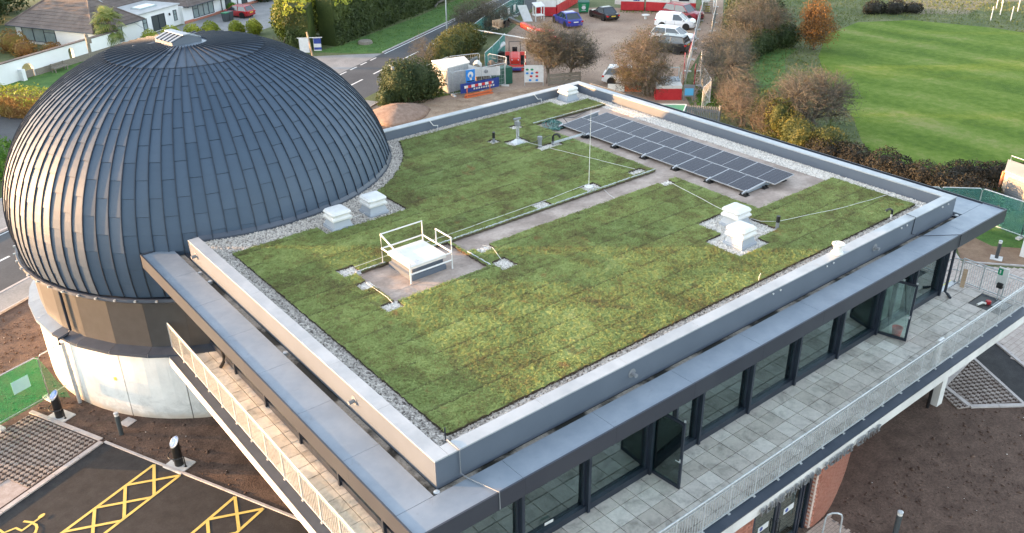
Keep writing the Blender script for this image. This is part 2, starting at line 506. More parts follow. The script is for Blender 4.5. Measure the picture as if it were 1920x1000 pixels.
def solo(name, mb, mat, label, cat, group=None, smooth=False, kind=None, origin=None):
    """a thing that is one mesh, its origin at its base"""
    if origin is None:
        xs, ys, zs = zip(*mb.v)
        origin = ((min(xs) + max(xs)) / 2, (min(ys) + max(ys)) / 2, min(zs))
    o = bpy.data.objects.new(name, mb.mesh(name, mat, origin, smooth))
    o.location = origin
    COL.objects.link(o)
    return tag(o, label, cat, group, kind)

def structure(name, mb, mat, smooth=False):
    o = bpy.data.objects.new(name, mb.mesh(name, mat, (0, 0, 0), smooth))
    COL.objects.link(o)
    o['kind'] = 'structure'
    return o

def copy_tree(o, parent=None):
    c = o.copy(); COL.objects.link(c)
    if parent is not None:
        c.parent = parent
    for ch in list(o.children):
        copy_tree(ch, c)
    return c

def flat(name, poly, z, mat):
    mb = MB()
    mb.add([(x, y, z) for x, y in poly], [tuple(range(len(poly)))])
    o = structure(name, mb, mat)
    me = o.data
    if me.polygons[0].normal.z < 0:
        me.flip_normals()
    bm = bmesh.new(); bm.from_mesh(me); bmesh.ops.triangulate(bm, faces=bm.faces); bm.to_mesh(me); bm.free()
    return o

def np_mesh(name, V, F, mat, smooth=False):
    """big mesh from arrays: V (n,3), F (m,k)"""
    V = np.asarray(V, np.float32); F = np.asarray(F, np.int32)
    me = bpy.data.meshes.new(name)
    k = F.shape[1]
    me.vertices.add(len(V)); me.vertices.foreach_set('co', V.ravel())
    me.loops.add(F.size); me.loops.foreach_set('vertex_index', F.ravel())
    me.polygons.add(len(F)); me.polygons.foreach_set('loop_start', np.arange(0, F.size, k, dtype=np.int32))
    try:
        me.polygons.foreach_set('loop_total', np.full(len(F), k, np.int32))
    except Exception:
        pass
    me.materials.append(mat)
    if smooth:
        me.polygons.foreach_set('use_smooth', np.ones(len(F), bool))
    me.update(calc_edges=True)
    me.validate()
    return me

def link_mesh(name, me, parent=None, loc=None):
    o = bpy.data.objects.new(name, me); COL.objects.link(o)
    if parent is not None: o.parent = parent
    if loc is not None: o.location = loc
    return o

rng = np.random.default_rng(11)

def leaf_quads(P, size, nrm=None, flat_=.0, aspect=.6):
    """one leaf quad per point of P, randomly turned (leaning to nrm when given)"""
    n = len(P)
    a = rng.normal(size=(n, 3))
    if nrm is not None:
        d = nrm + rng.normal(size=(n, 3)) * (1 - flat_)
    else:
        d = rng.normal(size=(n, 3))
    d /= np.linalg.norm(d, axis=1)[:, None] + 1e-9
    a -= (a * d).sum(1)[:, None] * d
    a /= np.linalg.norm(a, axis=1)[:, None] + 1e-9
    b = np.cross(d, a)
    s = size * rng.uniform(.6, 1.4, n)[:, None]
    a = a * s; b = b * s * aspect
    V = np.stack([P - a, P - b * .8, P + a, P + b * .8], 1).reshape(-1, 3)
    return V, np.arange(4 * n).reshape(n, 4)

def pebbles(P, size):
    """small eight-sided stones at points P"""
    n = len(P)
    o = np.array([(1, 0, 0), (0, 1, 0), (-1, 0, 0), (0, -1, 0), (0, 0, 1), (0, 0, -1)], float)
    F = np.array([(0, 1, 4), (1, 2, 4), (2, 3, 4), (3, 0, 4), (1, 0, 5), (2, 1, 5), (3, 2, 5), (0, 3, 5)])
    s = size * rng.uniform(.6, 1.35, (n, 1, 1)) * rng.uniform(.7, 1.2, (n, 6, 1))
    ang = rng.uniform(0, 2 * PI, n)
    c, q = np.cos(ang), np.sin(ang)
    ox = o[None, :, 0] * c[:, None] - o[None, :, 1] * q[:, None]
    oy = o[None, :, 0] * q[:, None] + o[None, :, 1] * c[:, None]
    V = np.stack([ox, oy, np.broadcast_to(o[None, :, 2] * .7, ox.shape)], -1) * s + P[:, None, :]
    return V.reshape(-1, 3), (F[None] + 6 * np.arange(n)[:, None, None]).reshape(-1, 3)

# ------------------------------------------------------------------ ground, roads, car park, field
UD, VD = (math.cos(R(29)), math.sin(R(29))), (-math.sin(R(29)), math.cos(R(29)))
def uv(u, v):                               # road coordinates: u along the road, v across it
    return (u * UD[0] + v * VD[0], u * UD[1] + v * VD[1])
def uvrect(u0, v0, u1, v1):
    return [uv(u0, v0), uv(u1, v0), uv(u1, v1), uv(u0, v1)]

flat('ground', [(-900, -900), (1500, -900), (1500, 1500), (-900, 1500)], 0, m_rough)
flat('soil', [(-26, -26), (34, -26), (33, 0), (27, 6), (25, 30)] + [uv(44, 27.7), uv(-8, 27.7), (-26, 12)], .004, m_soil)
flat('pavement', uvrect(-60, 27.7, 44.5, 29.2), .10, m_pave)
kb = MB()
kb.prism(uvrect(-60, 29.2, 44.5, 29.33), 0, .11)
kb.prism(uvrect(-60, 27.62, 44.5, 27.7), 0, .105)
structure('kerb', kb, m_kerb)
flat('road', uvrect(-80, 29.33, 160, 35.15), .004, m_road)
flat('pavement', uvrect(-60, 35.3, 46, 39.0), .10, m_pave)
kb = MB(); kb.prism(uvrect(-60, 35.15, 46, 35.3), 0, .11); kb.prism(uvrect(-60, 39.0, 44, 39.1), 0, .11)
structure('kerb', kb, m_kerb)
flat('lane', uvrect(-60, 46.4, 46, 53.0), .004, m_road)
flat('driveway', [uv(46, 35.15), uv(58.2, 35.15), uv(57.2, 37.2), uv(53.5, 43.5), uv(46, 53.0)], .008, m_pave)
kb = MB(); kb.prism(uvrect(-60, 53.0, 40, 53.12), 0, .12)
structure('kerb', kb, m_kerb)
ml = MB()
for k in range(-14, 26):
    u0 = 51.68 + 5.05 * k
    ml.add([(*p, .009) for p in uvrect(u0, 32.22, u0 + 3.25, 32.38)], [(0, 1, 2, 3)])
for k in range(5):
    u0 = 48.7 + 1.72 * k
    ml.add([(*p, .012) for p in uvrect(u0, 34.82, u0 + 1.08, 34.97)], [(0, 1, 2, 3)])
ml.add([(*p, .009) for p in uvrect(58.2, 34.84, 150, 34.96)], [(0, 1, 2, 3)])
ml.add([(*p, .009) for p in uvrect(-60, 34.9, 40, 35.0)], [(0, 1, 2, 3)])
structure('road_marking', ml, m_whiteline)
flat('verge', [uv(58.4, 35.3), uv(150, 35.3), uv(150, 39.5), uv(74, 39.6), uv(60, 40.5), uv(56.5, 41.5), uv(57.4, 37.2)], .012, m_verge)
kb = MB()
for k in range(60):
    u0 = 58.4 + .9 * k
    kb.prism(uvrect(u0, 35.15, u0 + .89, 35.29), 0, .10)
structure('kerb', kb, m_kerb)

yard = [(23, 40), (24.5, 45.5), (29, 44), (33.5, 43.6), (35.8, 44.5), (36.8, 46.8), (40.8, 50.2), (43.2, 54.2), (50, 59.3), (57, 64.5), (63.8, 60.5),
        (71, 51.0), (59.8, 42), (49.8, 35.6), (46, 33.0), (41, 27), (26, 21), (24.6, 30)]
flat('car_park', yard, .010, m_gravelyard)
flat('bark_strip', [(24.7, 28), (23.4, 39.5), (24.4, 43.6), (27, 43.2), (30, 42.7), (33, 42.0), (36.5, 41.5), (39, 40.2), (36, 34)], .016, m_chips)
flat('footpath', [(77, 56.2), (69.4, 50.1), (56.6, 39.9), (45, 31.2), (42.2, 28.0), (43.2, 27.0), (46, 30.0), (57.6, 38.6), (70.5, 48.8), (78, 54.8)], .014, m_gravelyard)
flat('lawn', [(42.8, 14.0), (45.8, 16.8), (49.6, 19.8), (55, 25.4), (63, 31.8), (71, 36.2), (78, 37.2), (83, 34), (85.5, 27), (86, 18), (84, 0), (80, -30), (60, -70), (43, -70), (43, 5)], .006, m_lawn)
flat('lawn', [(47.5, 22.5), (50.5, 26.2), (60, 33.2), (64, 34.6), (61.5, 36.8), (55, 33.5), (48, 27.6), (45.6, 24)], .010, m_verge)
flat('meadow', [(88, 44), (84.5, 36.5), (90, 31.6), (97, 33), (108, 28), (150, 60), (120, 90)], .006, m_scrubfloor)
flat('meadow', [(72, 44), (78.5, 40), (86, 38.5), (90, 40), (92, 48), (80, 52)], .008, m_rough)
mm = MB()
rp = random.Random(4)
rings = []
for i in range(7):
    t = i / 6
    rr = 2.3 * (1 - t) ** .75 + .02
    rings.append([(24.9 + rr * (1 + .12 * math.sin(3 * a + 1)) * math.cos(a) * 1.15 + rp.uniform(-.06, .06),
                   42.1 + rr * (1 + .1 * math.sin(2 * a)) * math.sin(a) + rp.uniform(-.06, .06), .01 + .95 * t ** .8 * (1 - .15 * t) + rp.uniform(-.02, .02)) for a in [2 * PI * k / 26 for k in range(26)]])
mm.loft(rings)
structure('earth_mound', mm, M('mound_earth', (.21, .135, .10), (.30, .21, .16), scale=3, rough=.95, bump=1, bscale=9, detail=9, fine=.3), smooth=True)

# right-hand yard: block paving, asphalt, grid pavers
flat('asphalt', [(27.35, -.9), (25.62, -.9 + .02), (23.5, -4.55), (20, -10.6), (18, -14), (20, -15.2), (26.4, -2.6)], .010, m_asphalt)
flat('mulch_bed', [(40, 8), (33.9, 3.9), (33.6, 3.2), (35.9, .95), (40, .9)], .012, M('mulch', (.20, .12, .075), (.30, .20, .13), scale=1.4, rough=.95, bump=1, bscale=14, detail=9, fine=.4))
flat('lawn', [(37.0, 5.6), (36.4, 3.5), (37.4, 2.3), (36.6, 1.0), (44, .5), (44, 9)], .016, m_verge)
flat('driveway', [(35.4, .9), (33.6, -1.6), (40, -4), (44, .6)], .010, M('tarmac_drive', (.085, .065, .058), (.12, .095, .085), scale=1, rough=.9, fine=.25, bump=.3, bscale=50))

def paving_blocks(name, inside, x0, y0, x1, y1, ang, bw, bl, mat, z, parent=None):
    """herringbone-free stretcher bond block paving as real blocks with joints"""
    mb = MB()
    c, s = math.cos(ang), math.sin(ang)
    nu, nv = int((x1 - x0) / bl) + 1, int((y1 - y0) / bw) + 1
    for j in range(nv):
        for i in range(nu):
            a = x0 + (i + .5 * (j % 2)) * bl
            b = y0 + j * bw
            cx, cy = a + bl / 2, b + bw / 2
            wx, wy = cx * c - cy * s, cx * s + cy * c
            if not inside(wx, wy): continue
            g = .006
            q = [(a + g, b + g), (a + bl - g, b + g), (a + bl - g, b + bw - g), (a + g, b + bw - g)]
            h = z + random.uniform(-.003, .003)
            mb.add([(p * c - r * s, p * s + r * c, h) for p, r in q], [(0, 1, 2, 3)])
    o = structure(name, mb, mat)
    o['kind'] = 'structure'
    return o

def in_poly(poly):
    def f(x, y):
        r = False
        n = len(poly)
        for i in range(n):
            (xa, ya), (xb, yb) = poly[i], poly[(i + 1) % n]
            if (ya > y) != (yb > y) and x < (xb - xa) * (y - ya) / (yb - ya) + xa:
                r = not r
        return r
    return f

pav_poly = [(27.45, -.85), (26.5, -2.7), (20.5, -15), (40, -15), (33.4, -1.5), (35.3, 1.0), (33.5, 3.3), (33.7, 4.0), (36, 6), (32, 12), (25.5, 9), (24.2, .6), (25.8, -.8)]
m_block = M('block_paving', (.40, .33, .29), (.50, .43, .38), scale=2.5, rough=.85, fine=.2, detail=8)
flat('paving_bed', pav_poly, .012, M('paving_joint', (.20, .165, .145), rough=.9))
paving_blocks('block_paving', in_poly(pav_poly), 0, -30, 42, 12, R(-60 + 60), .21, .42, m_block, .022)
ent_poly = [(7.2, -2.55), (12.4, -2.42), (13.1, -2.42), (13.0, -3.3), (14.2, -5.2), (12.4, -8), (6.4, -8)]
flat('paving_bed', ent_poly, .012, bpy.data.materials['paving_joint'])
paving_blocks('entrance_paving', in_poly(ent_poly), 5, -9, 15, -2, 0, .105, .21, M('entrance_block', (.40, .30, .24), (.48, .37, .30), scale=4, rough=.85, fine=.2), .022)

kb = MB()
def kerb_line(pts, w=.12, h=.07):
    for (ax, ay), (bx, by) in zip(pts, pts[1:]):
        L = math.hypot(bx - ax, by - ay)
        n = max(1, int(L / .92))
        for k in range(n):
            p = (ax + (bx - ax) * (k + .008) / n, ay + (by - ay) * (k + .008) / n, h / 2 + random.uniform(0, .004))
            q = (ax + (bx - ax) * (k + .992) / n, ay + (by - ay) * (k + .992) / n, h / 2 + random.uniform(0, .004))
            kb.bar(p, q, w, h)
kerb_line([(27.45, -.9), (26.45, -2.65), (20.4, -15)], .14)
kerb_line([(25.55, -.85), (23.4, -4.5)], .12)
kerb_line([(25.55, -.85), (22.75, -1.15), (22.2, -2.45), (23.9, -3.75)], .16)
kerb_line([(33.55, 3.55), (35.6, 1.15), (36.2, .95)], .1)
kerb_line([(33.55, 3.75), (36.3, 6.3)], .1)
structure('edging_kerb', kb, m_kerb)

# grid pavers with cross-shaped soil pockets
def grid_paving(name, origin, ang, nx, ny, cell, skip=lambda i, j: False):
    mb = MB()
    c, s = math.cos(ang), math.sin(ang)
    a, t = cell * .30, cell * .045
    def put(x0, y0, x1, y1, h):
        mb.add([(origin[0] + x * c - y * s, origin[1] + x * s + y * c, z) for x, y, z in
                ((x0, y0, h), (x1, y0, h), (x1, y1, h), (x0, y1, h), (x0, y0, .0), (x1, y0, .0), (x1, y1, .0), (x0, y1, .0))],
               [(0, 1, 2, 3), (0, 4, 5, 1), (1, 5, 6, 2), (2, 6, 7, 3), (3, 7, 4, 0)])
    for i in range(nx):
        for j in range(ny):
            if skip(i, j): continue
            x, y = i * cell, j * cell
            h = .05 + random.uniform(-.006, .004)
            for qx in (0, 1):
                for qy in (0, 1):
                    x0 = x + (cell - a) * qx; y0 = y + (cell - a) * qy
                    put(x0, y0, x0 + a, y0 + a, h)
            put(x + a, y, x + cell - a, y + t, h - .004); put(x + a, y + cell - t, x + cell - a, y + cell, h - .004)
            put(x, y + a, x + t, y + cell - a, h - .004); put(x + cell - t, y + a, x + cell, y + cell - a, h - .004)
    o = structure(name, mb, M(name + '_concrete', (.25, .205, .18), (.38, .33, .30), scale=2, rough=.9, fine=.25, detail=8))
    return o
grid_paving('grid_paving', (23.95, -3.45), R(60.9), 14, 12, .212,
            lambda i, j: (-3.45 + (i * .874 + j * .486) * .212) > -1.25 and (23.95 + (i * .486 - j * .874) * .212) < 24.9)

# left-hand parking bays
bx, by = (math.cos(R(-65.7)), math.sin(R(-65.7))), (math.cos(R(204.3)), math.sin(R(204.3)))
def bay(a, b):                              # bay coordinates: a along the kerb from the corner, b out into the bay
    return (-3.82 + a * bx[0] + b * by[0], 16.38 + a * bx[1] + b * by[1])
flat('asphalt', [bay(0, 0), bay(22, 0), bay(22, 9), bay(0, 9)], .010, m_asphalt)
flat('paving_bed', [bay(-4.05, -.1), bay(-.05, -.1), bay(-.05, 9), bay(-4.05, 9)], .006, m_soil)
kb = MB()
kerb_line([bay(0, -.06), bay(22, -.06)], .09, .05)
kerb_line([bay(-.1, 0), bay(-.1, 9)], .19, .06)
kerb_line([bay(-4.05, -.08), bay(-.2, -.08)], .16, .06)
structure('edging_kerb', kb, m_kerb)
grid_paving('grid_paving', bay(-3.92, .08), R(204.3), 30, 17, .212, lambda i, j: 13 <= i < 22 and j >= 12)
flat('paving_bed', [bay(-.30, 2.85), bay(-1.35, 2.85), bay(-1.35, 4.8), bay(-.30, 4.8)], .030, M('access_cover', (.36, .29, .26), (.46, .39, .36), scale=4, rough=.9, fine=.3))
yl = MB()
def stripe(p, q, w=.105, z=.016):
    (ax, ay), (bx_, by_) = p, q
    L = math.hypot(bx_ - ax, by_ - ay); nx, ny = -(by_ - ay) / L * w / 2, (bx_ - ax) / L * w / 2
    yl.add([(ax + nx, ay + ny, z), (ax - nx, ay - ny, z), (bx_ - nx, by_ - ny, z), (bx_ + nx, by_ + ny, z)], [(0, 1, 2, 3)])
def hatch_zone(p0, dx, dy):
    # two long lines with a zigzag of crosses between them
    L1 = [(-2.81, 14.0), (-6.22, 12.57)]; L2 = [(-2.31, 12.87), (-5.16, 11.69)]
    def at(l, t): return (l[0][0] + (l[1][0] - l[0][0]) * t / 3.7 + dx, l[0][1] + (l[1][1] - l[0][1]) * t / 3.7 + dy)
    def at2(t): return (L2[0][0] - .9225 * t + dx, L2[0][1] - .386 * t + dy)
    def at1(t): return (L1[0][0] - .9222 * t + dx, L1[0][1] - .3868 * t + dy)
    stripe(at1(0), at1(6)); stripe(at2(0), at2(6))
    for k in range(5):
        stripe(at1(1.23 * k), at2(1.23 * k + 1.12), z=.019); stripe(at2(1.23 * k + .02), at1(1.23 * k + 1.2), z=.022)
hatch_zone(None, 0, 0)
hatch_zone(None, 1.53, -3.37)
structure('bay_marking', yl, m_yellow)

wc = MB()
def poly_line(pts, w, z):
    for i, (a, b) in enumerate(zip(pts, pts[1:])):
        for q in ((a, b),):
            L = math.hypot(b[0] - a[0], b[1] - a[1]); ex, ey = (b[0] - a[0]) / L * w * .3, (b[1] - a[1]) / L * w * .3
            nx, ny = -(b[1] - a[1]) / L * w / 2, (b[0] - a[0]) / L * w / 2
            zz = z + .0015 * i
            wc.add([(a[0] - ex + nx, a[1] - ey + ny, zz), (a[0] - ex - nx, a[1] - ey - ny, zz), (b[0] + ex - nx, b[1] + ey - ny, zz), (b[0] + ex + nx, b[1] + ey + ny, zz)], [(0, 1, 2, 3)])
poly_line([(-6.60, 13.74), (-6.86, 13.63), (-7.19, 13.49), (-7.31, 13.74), (-7.66, 13.75), (-7.74, 13.98)], .075, .016)
poly_line([(-6.80, 13.62), (-7.03, 13.88)], .085, .027)
poly_line([(-6.83, 13.60), (-6.77, 13.46), (-6.78, 13.30), (-6.87, 13.11), (-7.05, 13.0), (-7.3, 13.0), (-7.5, 13.15)], .085, .030)
wc.add([(-6.53 + .13 * math.cos(a) * .87 + .075 * math.sin(a) * .5, 13.77 + .13 * math.cos(a) * .45 - .075 * math.sin(a) * .87, .042) for a in [2 * PI * k / 14 for k in range(14)]], [tuple(range(14))])
structure('bay_marking', wc, m_yellow)

# loose clods and stones on the soil
def soil_ok(x, y):
    if math.hypot(x - 3.56, y - 21.94) < 7.75: return False
    if -.9 < x < 24 and y > -2.3: return False
    return True
pts = []
inb = in_poly([bay(-.3, -.15), bay(22, -.15), bay(22, 10), bay(-.3, 10)])
ing = in_poly([bay(-4.3, -.2), bay(0, -.2), bay(0, 10), bay(-4.3, 10)])
iny = in_poly([(27.6, -.7), (22.3, -1.0), (22.0, -2.6), (24, -3.9), (17, -15), (40, -20), (40, 5)])
ine = in_poly(ent_poly)
P = rng.uniform((-16, -14), (30, 34), (52000, 2))
for x, y in P:
    if soil_ok(x, y) and not inb(x, y) and not ing(x, y) and not iny(x, y) and not ine(x, y) and (-.4848 * x + .8746 * y) < 27.5:
        pts.append((x, y, .012))
P = np.array(pts)
V, F = pebbles(P, .030 * rng.gamma(2.0, .5, (len(P), 1, 1)).clip(.3, 2.6))
o = link_mesh('soil_clods', np_mesh('soil_clods', V, F, m_soil)); o['kind'] = 'stuff'; o['label'] = 'crumbly dark brown soil clods around the building'
P = P[rng.random(len(P)) < .012] + np.array((0, 0, .02))
V, F = pebbles(P, .022)
o = link_mesh('soil_stones', np_mesh('soil_stones', V, F, m_whitestone)); o['kind'] = 'stuff'; o['label'] = 'small pale stones scattered on the brown soil'

# ------------------------------------------------------------------ planetarium dome
DC, DA, DB, DZ = (3.56, 21.94), 7.59, 6.16, 6.40
GN = 32
GOFF = R(-132.7)
STEP = 2 * PI / 96
dome = thing('planetarium_dome', 'dark blue-grey standing-seam metal dome on a round white plinth beside the green roof', 'dome', (DC[0], DC[1], 0))
def gore_r(r, th):                          # r of a faceted ring at angle th inside a gore 0..2pi/32
    h = PI / GN
    return r * math.cos(h) / math.cos(th - h) * 1.0015
def dpt(phi, th, lift=0.0):
    r = (DA + lift) * math.cos(phi); z = DZ + (DB + lift) * math.sin(phi)
    g = int(math.floor(th / (2 * PI / GN) + 1e-6)); t = th - g * 2 * PI / GN
    rr = gore_r(r, t)
    return Vector((rr * math.cos(th), rr * math.sin(th), z))
PH0, PH1 = math.asin((5.20 - DZ) / DB), math.acos(2.95 / DA)
# equal-length breaks along the meridian
NPH = 400
acc = [0.0]
phs = [PH0 + (PH1 - PH0) * i / NPH for i in range(NPH + 1)]
for a, b in zip(phs, phs[1:]):
    acc.append(acc[-1] + math.hypot(DA * (math.cos(a) - math.cos(b)), DB * (math.sin(b) - math.sin(a))))
def ph_at(s_):
    s_ = max(0, min(acc[-1], s_))
    i = min(NPH - 1, max(0, int(np.searchsorted(acc, s_)) - 1))
    return phs[i] + (phs[i + 1] - phs[i]) * (s_ - acc[i]) / (acc[i + 1] - acc[i])
PL = 1.235
breaks = {}
for par in (0, 1):
    b = [0.0]; x = .55 if par else .55 + PL / 2
    while x < acc[-1] - .25:
        b.append(x); x += PL
    b.append(acc[-1])
    breaks[par] = b
def strip_pt(phi, j, f, lift):              # j: strip in the gore (0..2), f: 0..1 across it; angle 0 = gore start
    return dpt(phi, (j + f) * STEP * .99999, lift)
def panel_mesh(j, par, i):
    mb = MB()
    s0, s1 = breaks[par][i] + .006, breaks[par][i + 1] - .006
    n = 4
    top, low = [], []
    for k in range(n + 1):
        ph = ph_at(s0 + (s1 - s0) * k / n)
        lift = .028 - .016 * k / n           # lower edge laps over the panel below
        e = .010
        top.append([strip_pt(ph, j, e, lift), strip_pt(ph, j, 1 - e, lift)])
        low.append([strip_pt(ph, j, e, -.012), strip_pt(ph, j, 1 - e, -.012)])
    vs = [p for r in top for p in r] + [p for r in low for p in r]
    m_ = 2 * (n + 1)
    fs = [(2 * k, 2 * k + 1, 2 * k + 3, 2 * k + 2) for k in range(n)]
    fs += [(m_, m_ + 1, 1, 0), (2 * n, 2 * n + 1, m_ + 2 * n + 1, m_ + 2 * n)]
    for k in range(n):
        fs += [(2 * k, 2 * k + 2, m_ + 2 * k + 2, m_ + 2 * k), (2 * k + 3, 2 * k + 1, m_ + 2 * k + 1, m_ + 2 * k + 3)]
    mb.add(vs, fs)
    return mb
pm = {}
cells = []
for k in range(96):
    g, j = divmod(k, 3)
    par = k % 2
    for i in range(len(breaks[par]) - 1):
        a0 = GOFF + g * 2 * PI / GN
        ph = ph_at((breaks[par][i] + breaks[par][i + 1]) / 2)
        p = dpt(ph, (j + .5) * STEP)
        wp = Vector((DC[0] + p.x * math.cos(a0) - p.y * math.sin(a0), DC[1] + p.x * math.sin(a0) + p.y * math.cos(a0), p.z))
        an = a0 + (j + .5) * STEP
        nr = Vector((math.cos(ph) / DA * math.cos(an), math.cos(ph) / DA * math.sin(an), math.sin(ph) / DB)).normalized()
        vw = CAM - wp
        facing = nr.dot(vw.normalized())
        area = (breaks[par][i + 1] - breaks[par][i]) * math.cos(ph) * max(0, facing) / vw.length_squared
        # hidden below the green roof
        if wp.z < 7.3 and wp.x > .2 and wp.y < 19.8: area *= .02
        cells.append((area, a0, j, par, i))
cells.sort(key=lambda c: -c[0])
rest = MB()
for n_, (area, a0, j, par, i) in enumerate(cells):
    key = (j, par, i)
    if n_ < 299:
        if key not in pm:
            pm[key] = panel_mesh(j, par, i).mesh('dome_panel', m_dome)
        o = part('dome_panel', pm[key], None, dome)
        o.rotation_euler = (0, 0, a0)
    else:
        mb = panel_mesh(j, par, i)
        rm = Matrix.Translation((DC[0], DC[1], 0)) @ Matrix.Rotation(a0, 4, 'Z')
        rest.add([rm @ Vector(p) for p in mb.v], mb.f)
part('dome_panel', rest, m_dome, dome, kind='stuff')
# standing seams
def seam_mesh(j):
    mb = MB()
    rings = []
    for k in range(29):
        ph = PH0 + (PH1 - PH0) * k / 28
        c = strip_pt(ph, j, 0, 0)
        t = Vector((-math.sin(j * STEP), math.cos(j * STEP), 0)) * .013
        nr = Vector((math.cos(ph) / DA * math.cos(j * STEP), math.cos(ph) / DA * math.sin(j * STEP), math.sin(ph) / DB)).normalized()
        rings.append([c - t - nr * .02, c + t - nr * .02, c + t + nr * .062, c - t + nr * .062])
    mb.loft(rings)
    return mb.mesh('standing_seam', m_seam)
sm = [seam_mesh(j) for j in range(3)]
for k in range(96):
    o = part('standing_seam', sm[k % 3], None, dome)
    o.rotation_euler = (0, 0, GOFF + (k // 3) * 2 * PI / GN)
# upper cap: 48 wider trays
PHT = math.acos(.75 / DA)
def capz(r): return DZ + DB * math.sin(PH1) + .27 * (1 - (r / 2.95) ** 2) + .015
mb = MB()
n = 4
vs = []
for k in range(n + 1):
    ph = PH1 + .004 + (PHT - PH1) * k / n
    for f in (.008, .992):
        th = f * 2 * STEP
        r = (DA + .02) * math.cos(ph); z = capz(r)
        vs.append((r * math.cos(th), r * math.sin(th), z))
mb.add(vs, [(2 * k, 2 * k + 1, 2 * k + 3, 2 * k + 2) for k in range(n)])
capm = mb.mesh('cap_panel', m_dome)
mb = MB(); rings = []
for k in range(9):
    ph = PH1 - .01 + (PHT - PH1) * k / 8
    r = DA * math.cos(ph); z = capz(r)
    w = .013
    rings.append([(r, -w, z - .02), (r, w, z - .02), (r + .02, w, z + .06), (r + .02, -w, z + .06)])
mb.loft(rings)
caps_ = mb.mesh('cap_seam', m_seam)
for k in range(48):
    a = GOFF + k * 2 * STEP
    o = part('cap_panel', capm, None, dome); o.rotation_euler = (0, 0, a)
    o = part('cap_seam', caps_, None, dome); o.rotation_euler = (0, 0, a)
mb = MB()
rings = []
for r_, dz in ((2.965, -.01), (2.965, .018), (2.925, .030), (2.90, .0)):
    rings.append([(DC[0] + r_ * math.cos(t), DC[1] + r_ * math.sin(t), DZ + DB * math.sin(PH1) + dz) for t in [2 * PI * k / 96 for k in range(96)]])
mb.loft(rings, caps=False)
part('ring_seam', mb, m_seam, dome)
# inner liner that closes the joints
mb = MB()
rings = []
for k in range(14):
    ph = PH0 + (PH1 - PH0) * k / 13
    r = (DA - .07) * math.cos(ph); z = DZ + (DB - .07) * math.sin(ph)
    rings.append([(DC[0] + r * math.cos(2 * PI * q / 64), DC[1] + r * math.sin(2 * PI * q / 64), z) for q in range(64)])
mb.loft(rings)
part('liner', mb, m_black, dome, smooth=True)
# rim gutter, drum panels, ledge, plinth
mb = MB()
mb.lathe([(7.30, 5.02), (7.62, 5.04), (7.68, 5.10), (7.66, 5.20), (7.58, 5.20), (7.55, 5.12), (7.3, 5.12)], (DC[0], DC[1], 0), 64, caps=False)
part('rim_gutter', mb, m_ledge, dome)
bk = MB(); bk.box((7.56, -.035, 5.13), (7.74, .035, 5.19))
bkm = bk.mesh('gutter_bracket', m_galv)
for k in range(64):
    o = part('gutter_bracket', bkm, None, dome); o.rotation_euler = (0, 0, GOFF + k * 2 * PI / 64)
h = PI / GN
mb = MB()
for r0, z0, z1 in ((7.25, 2.96, 5.06),):
    a, b = r0 / math.cos(h) * .9995, 2 * h - .0008
    mb.add([(a, 0, z0), (a * math.cos(b), a * math.sin(b), z0), (a * math.cos(b), a * math.sin(b), z1), (a, 0, z1)], [(0, 1, 2, 3)])
    a2 = a - .05
    mb.add([(a, 0, z0), (a2, 0, z0), (a2, 0, z1), (a, 0, z1)], [(0, 3, 2, 1)])
dm = mb.mesh('drum_panel', m_drum)
for k in range(GN):
    o = part('drum_panel', dm, None, dome); o.rotation_euler = (0, 0, GOFF + k * 2 * h)
mb = MB(); mb.lathe([(7.19, 2.5), (7.19, 5.1)], (DC[0], DC[1], 0), 64, caps=False)
part('liner', mb, m_black, dome)
mb = MB(); rings = []
lg = MB(); lg.add([(7.22, 0, 3.04), (7.74, 0, 2.96), (7.74, 0, 2.84), (7.74 * math.cos(2 * h - .001), 7.74 * math.sin(2 * h - .001), 2.84),
                   (7.74 * math.cos(2 * h - .001), 7.74 * math.sin(2 * h - .001), 2.96), (7.22 * math.cos(2 * h - .001), 7.22 * math.sin(2 * h - .001), 3.04)],
                  [(0, 1, 4, 5), (1, 2, 3, 4)])
lgm = lg.mesh('ledge_flashing', m_ledge)
lgm_sheen = lgm.copy(); lgm_sheen.materials[0] = m_canopy  # paler copy: sky reflection on this side of the ledge put into the colour
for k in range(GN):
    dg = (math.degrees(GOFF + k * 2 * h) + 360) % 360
    o = part('ledge_flashing', lgm_sheen if 140 < dg < 187 else lgm, None, dome); o.rotation_euler = (0, 0, GOFF + k * 2 * h)
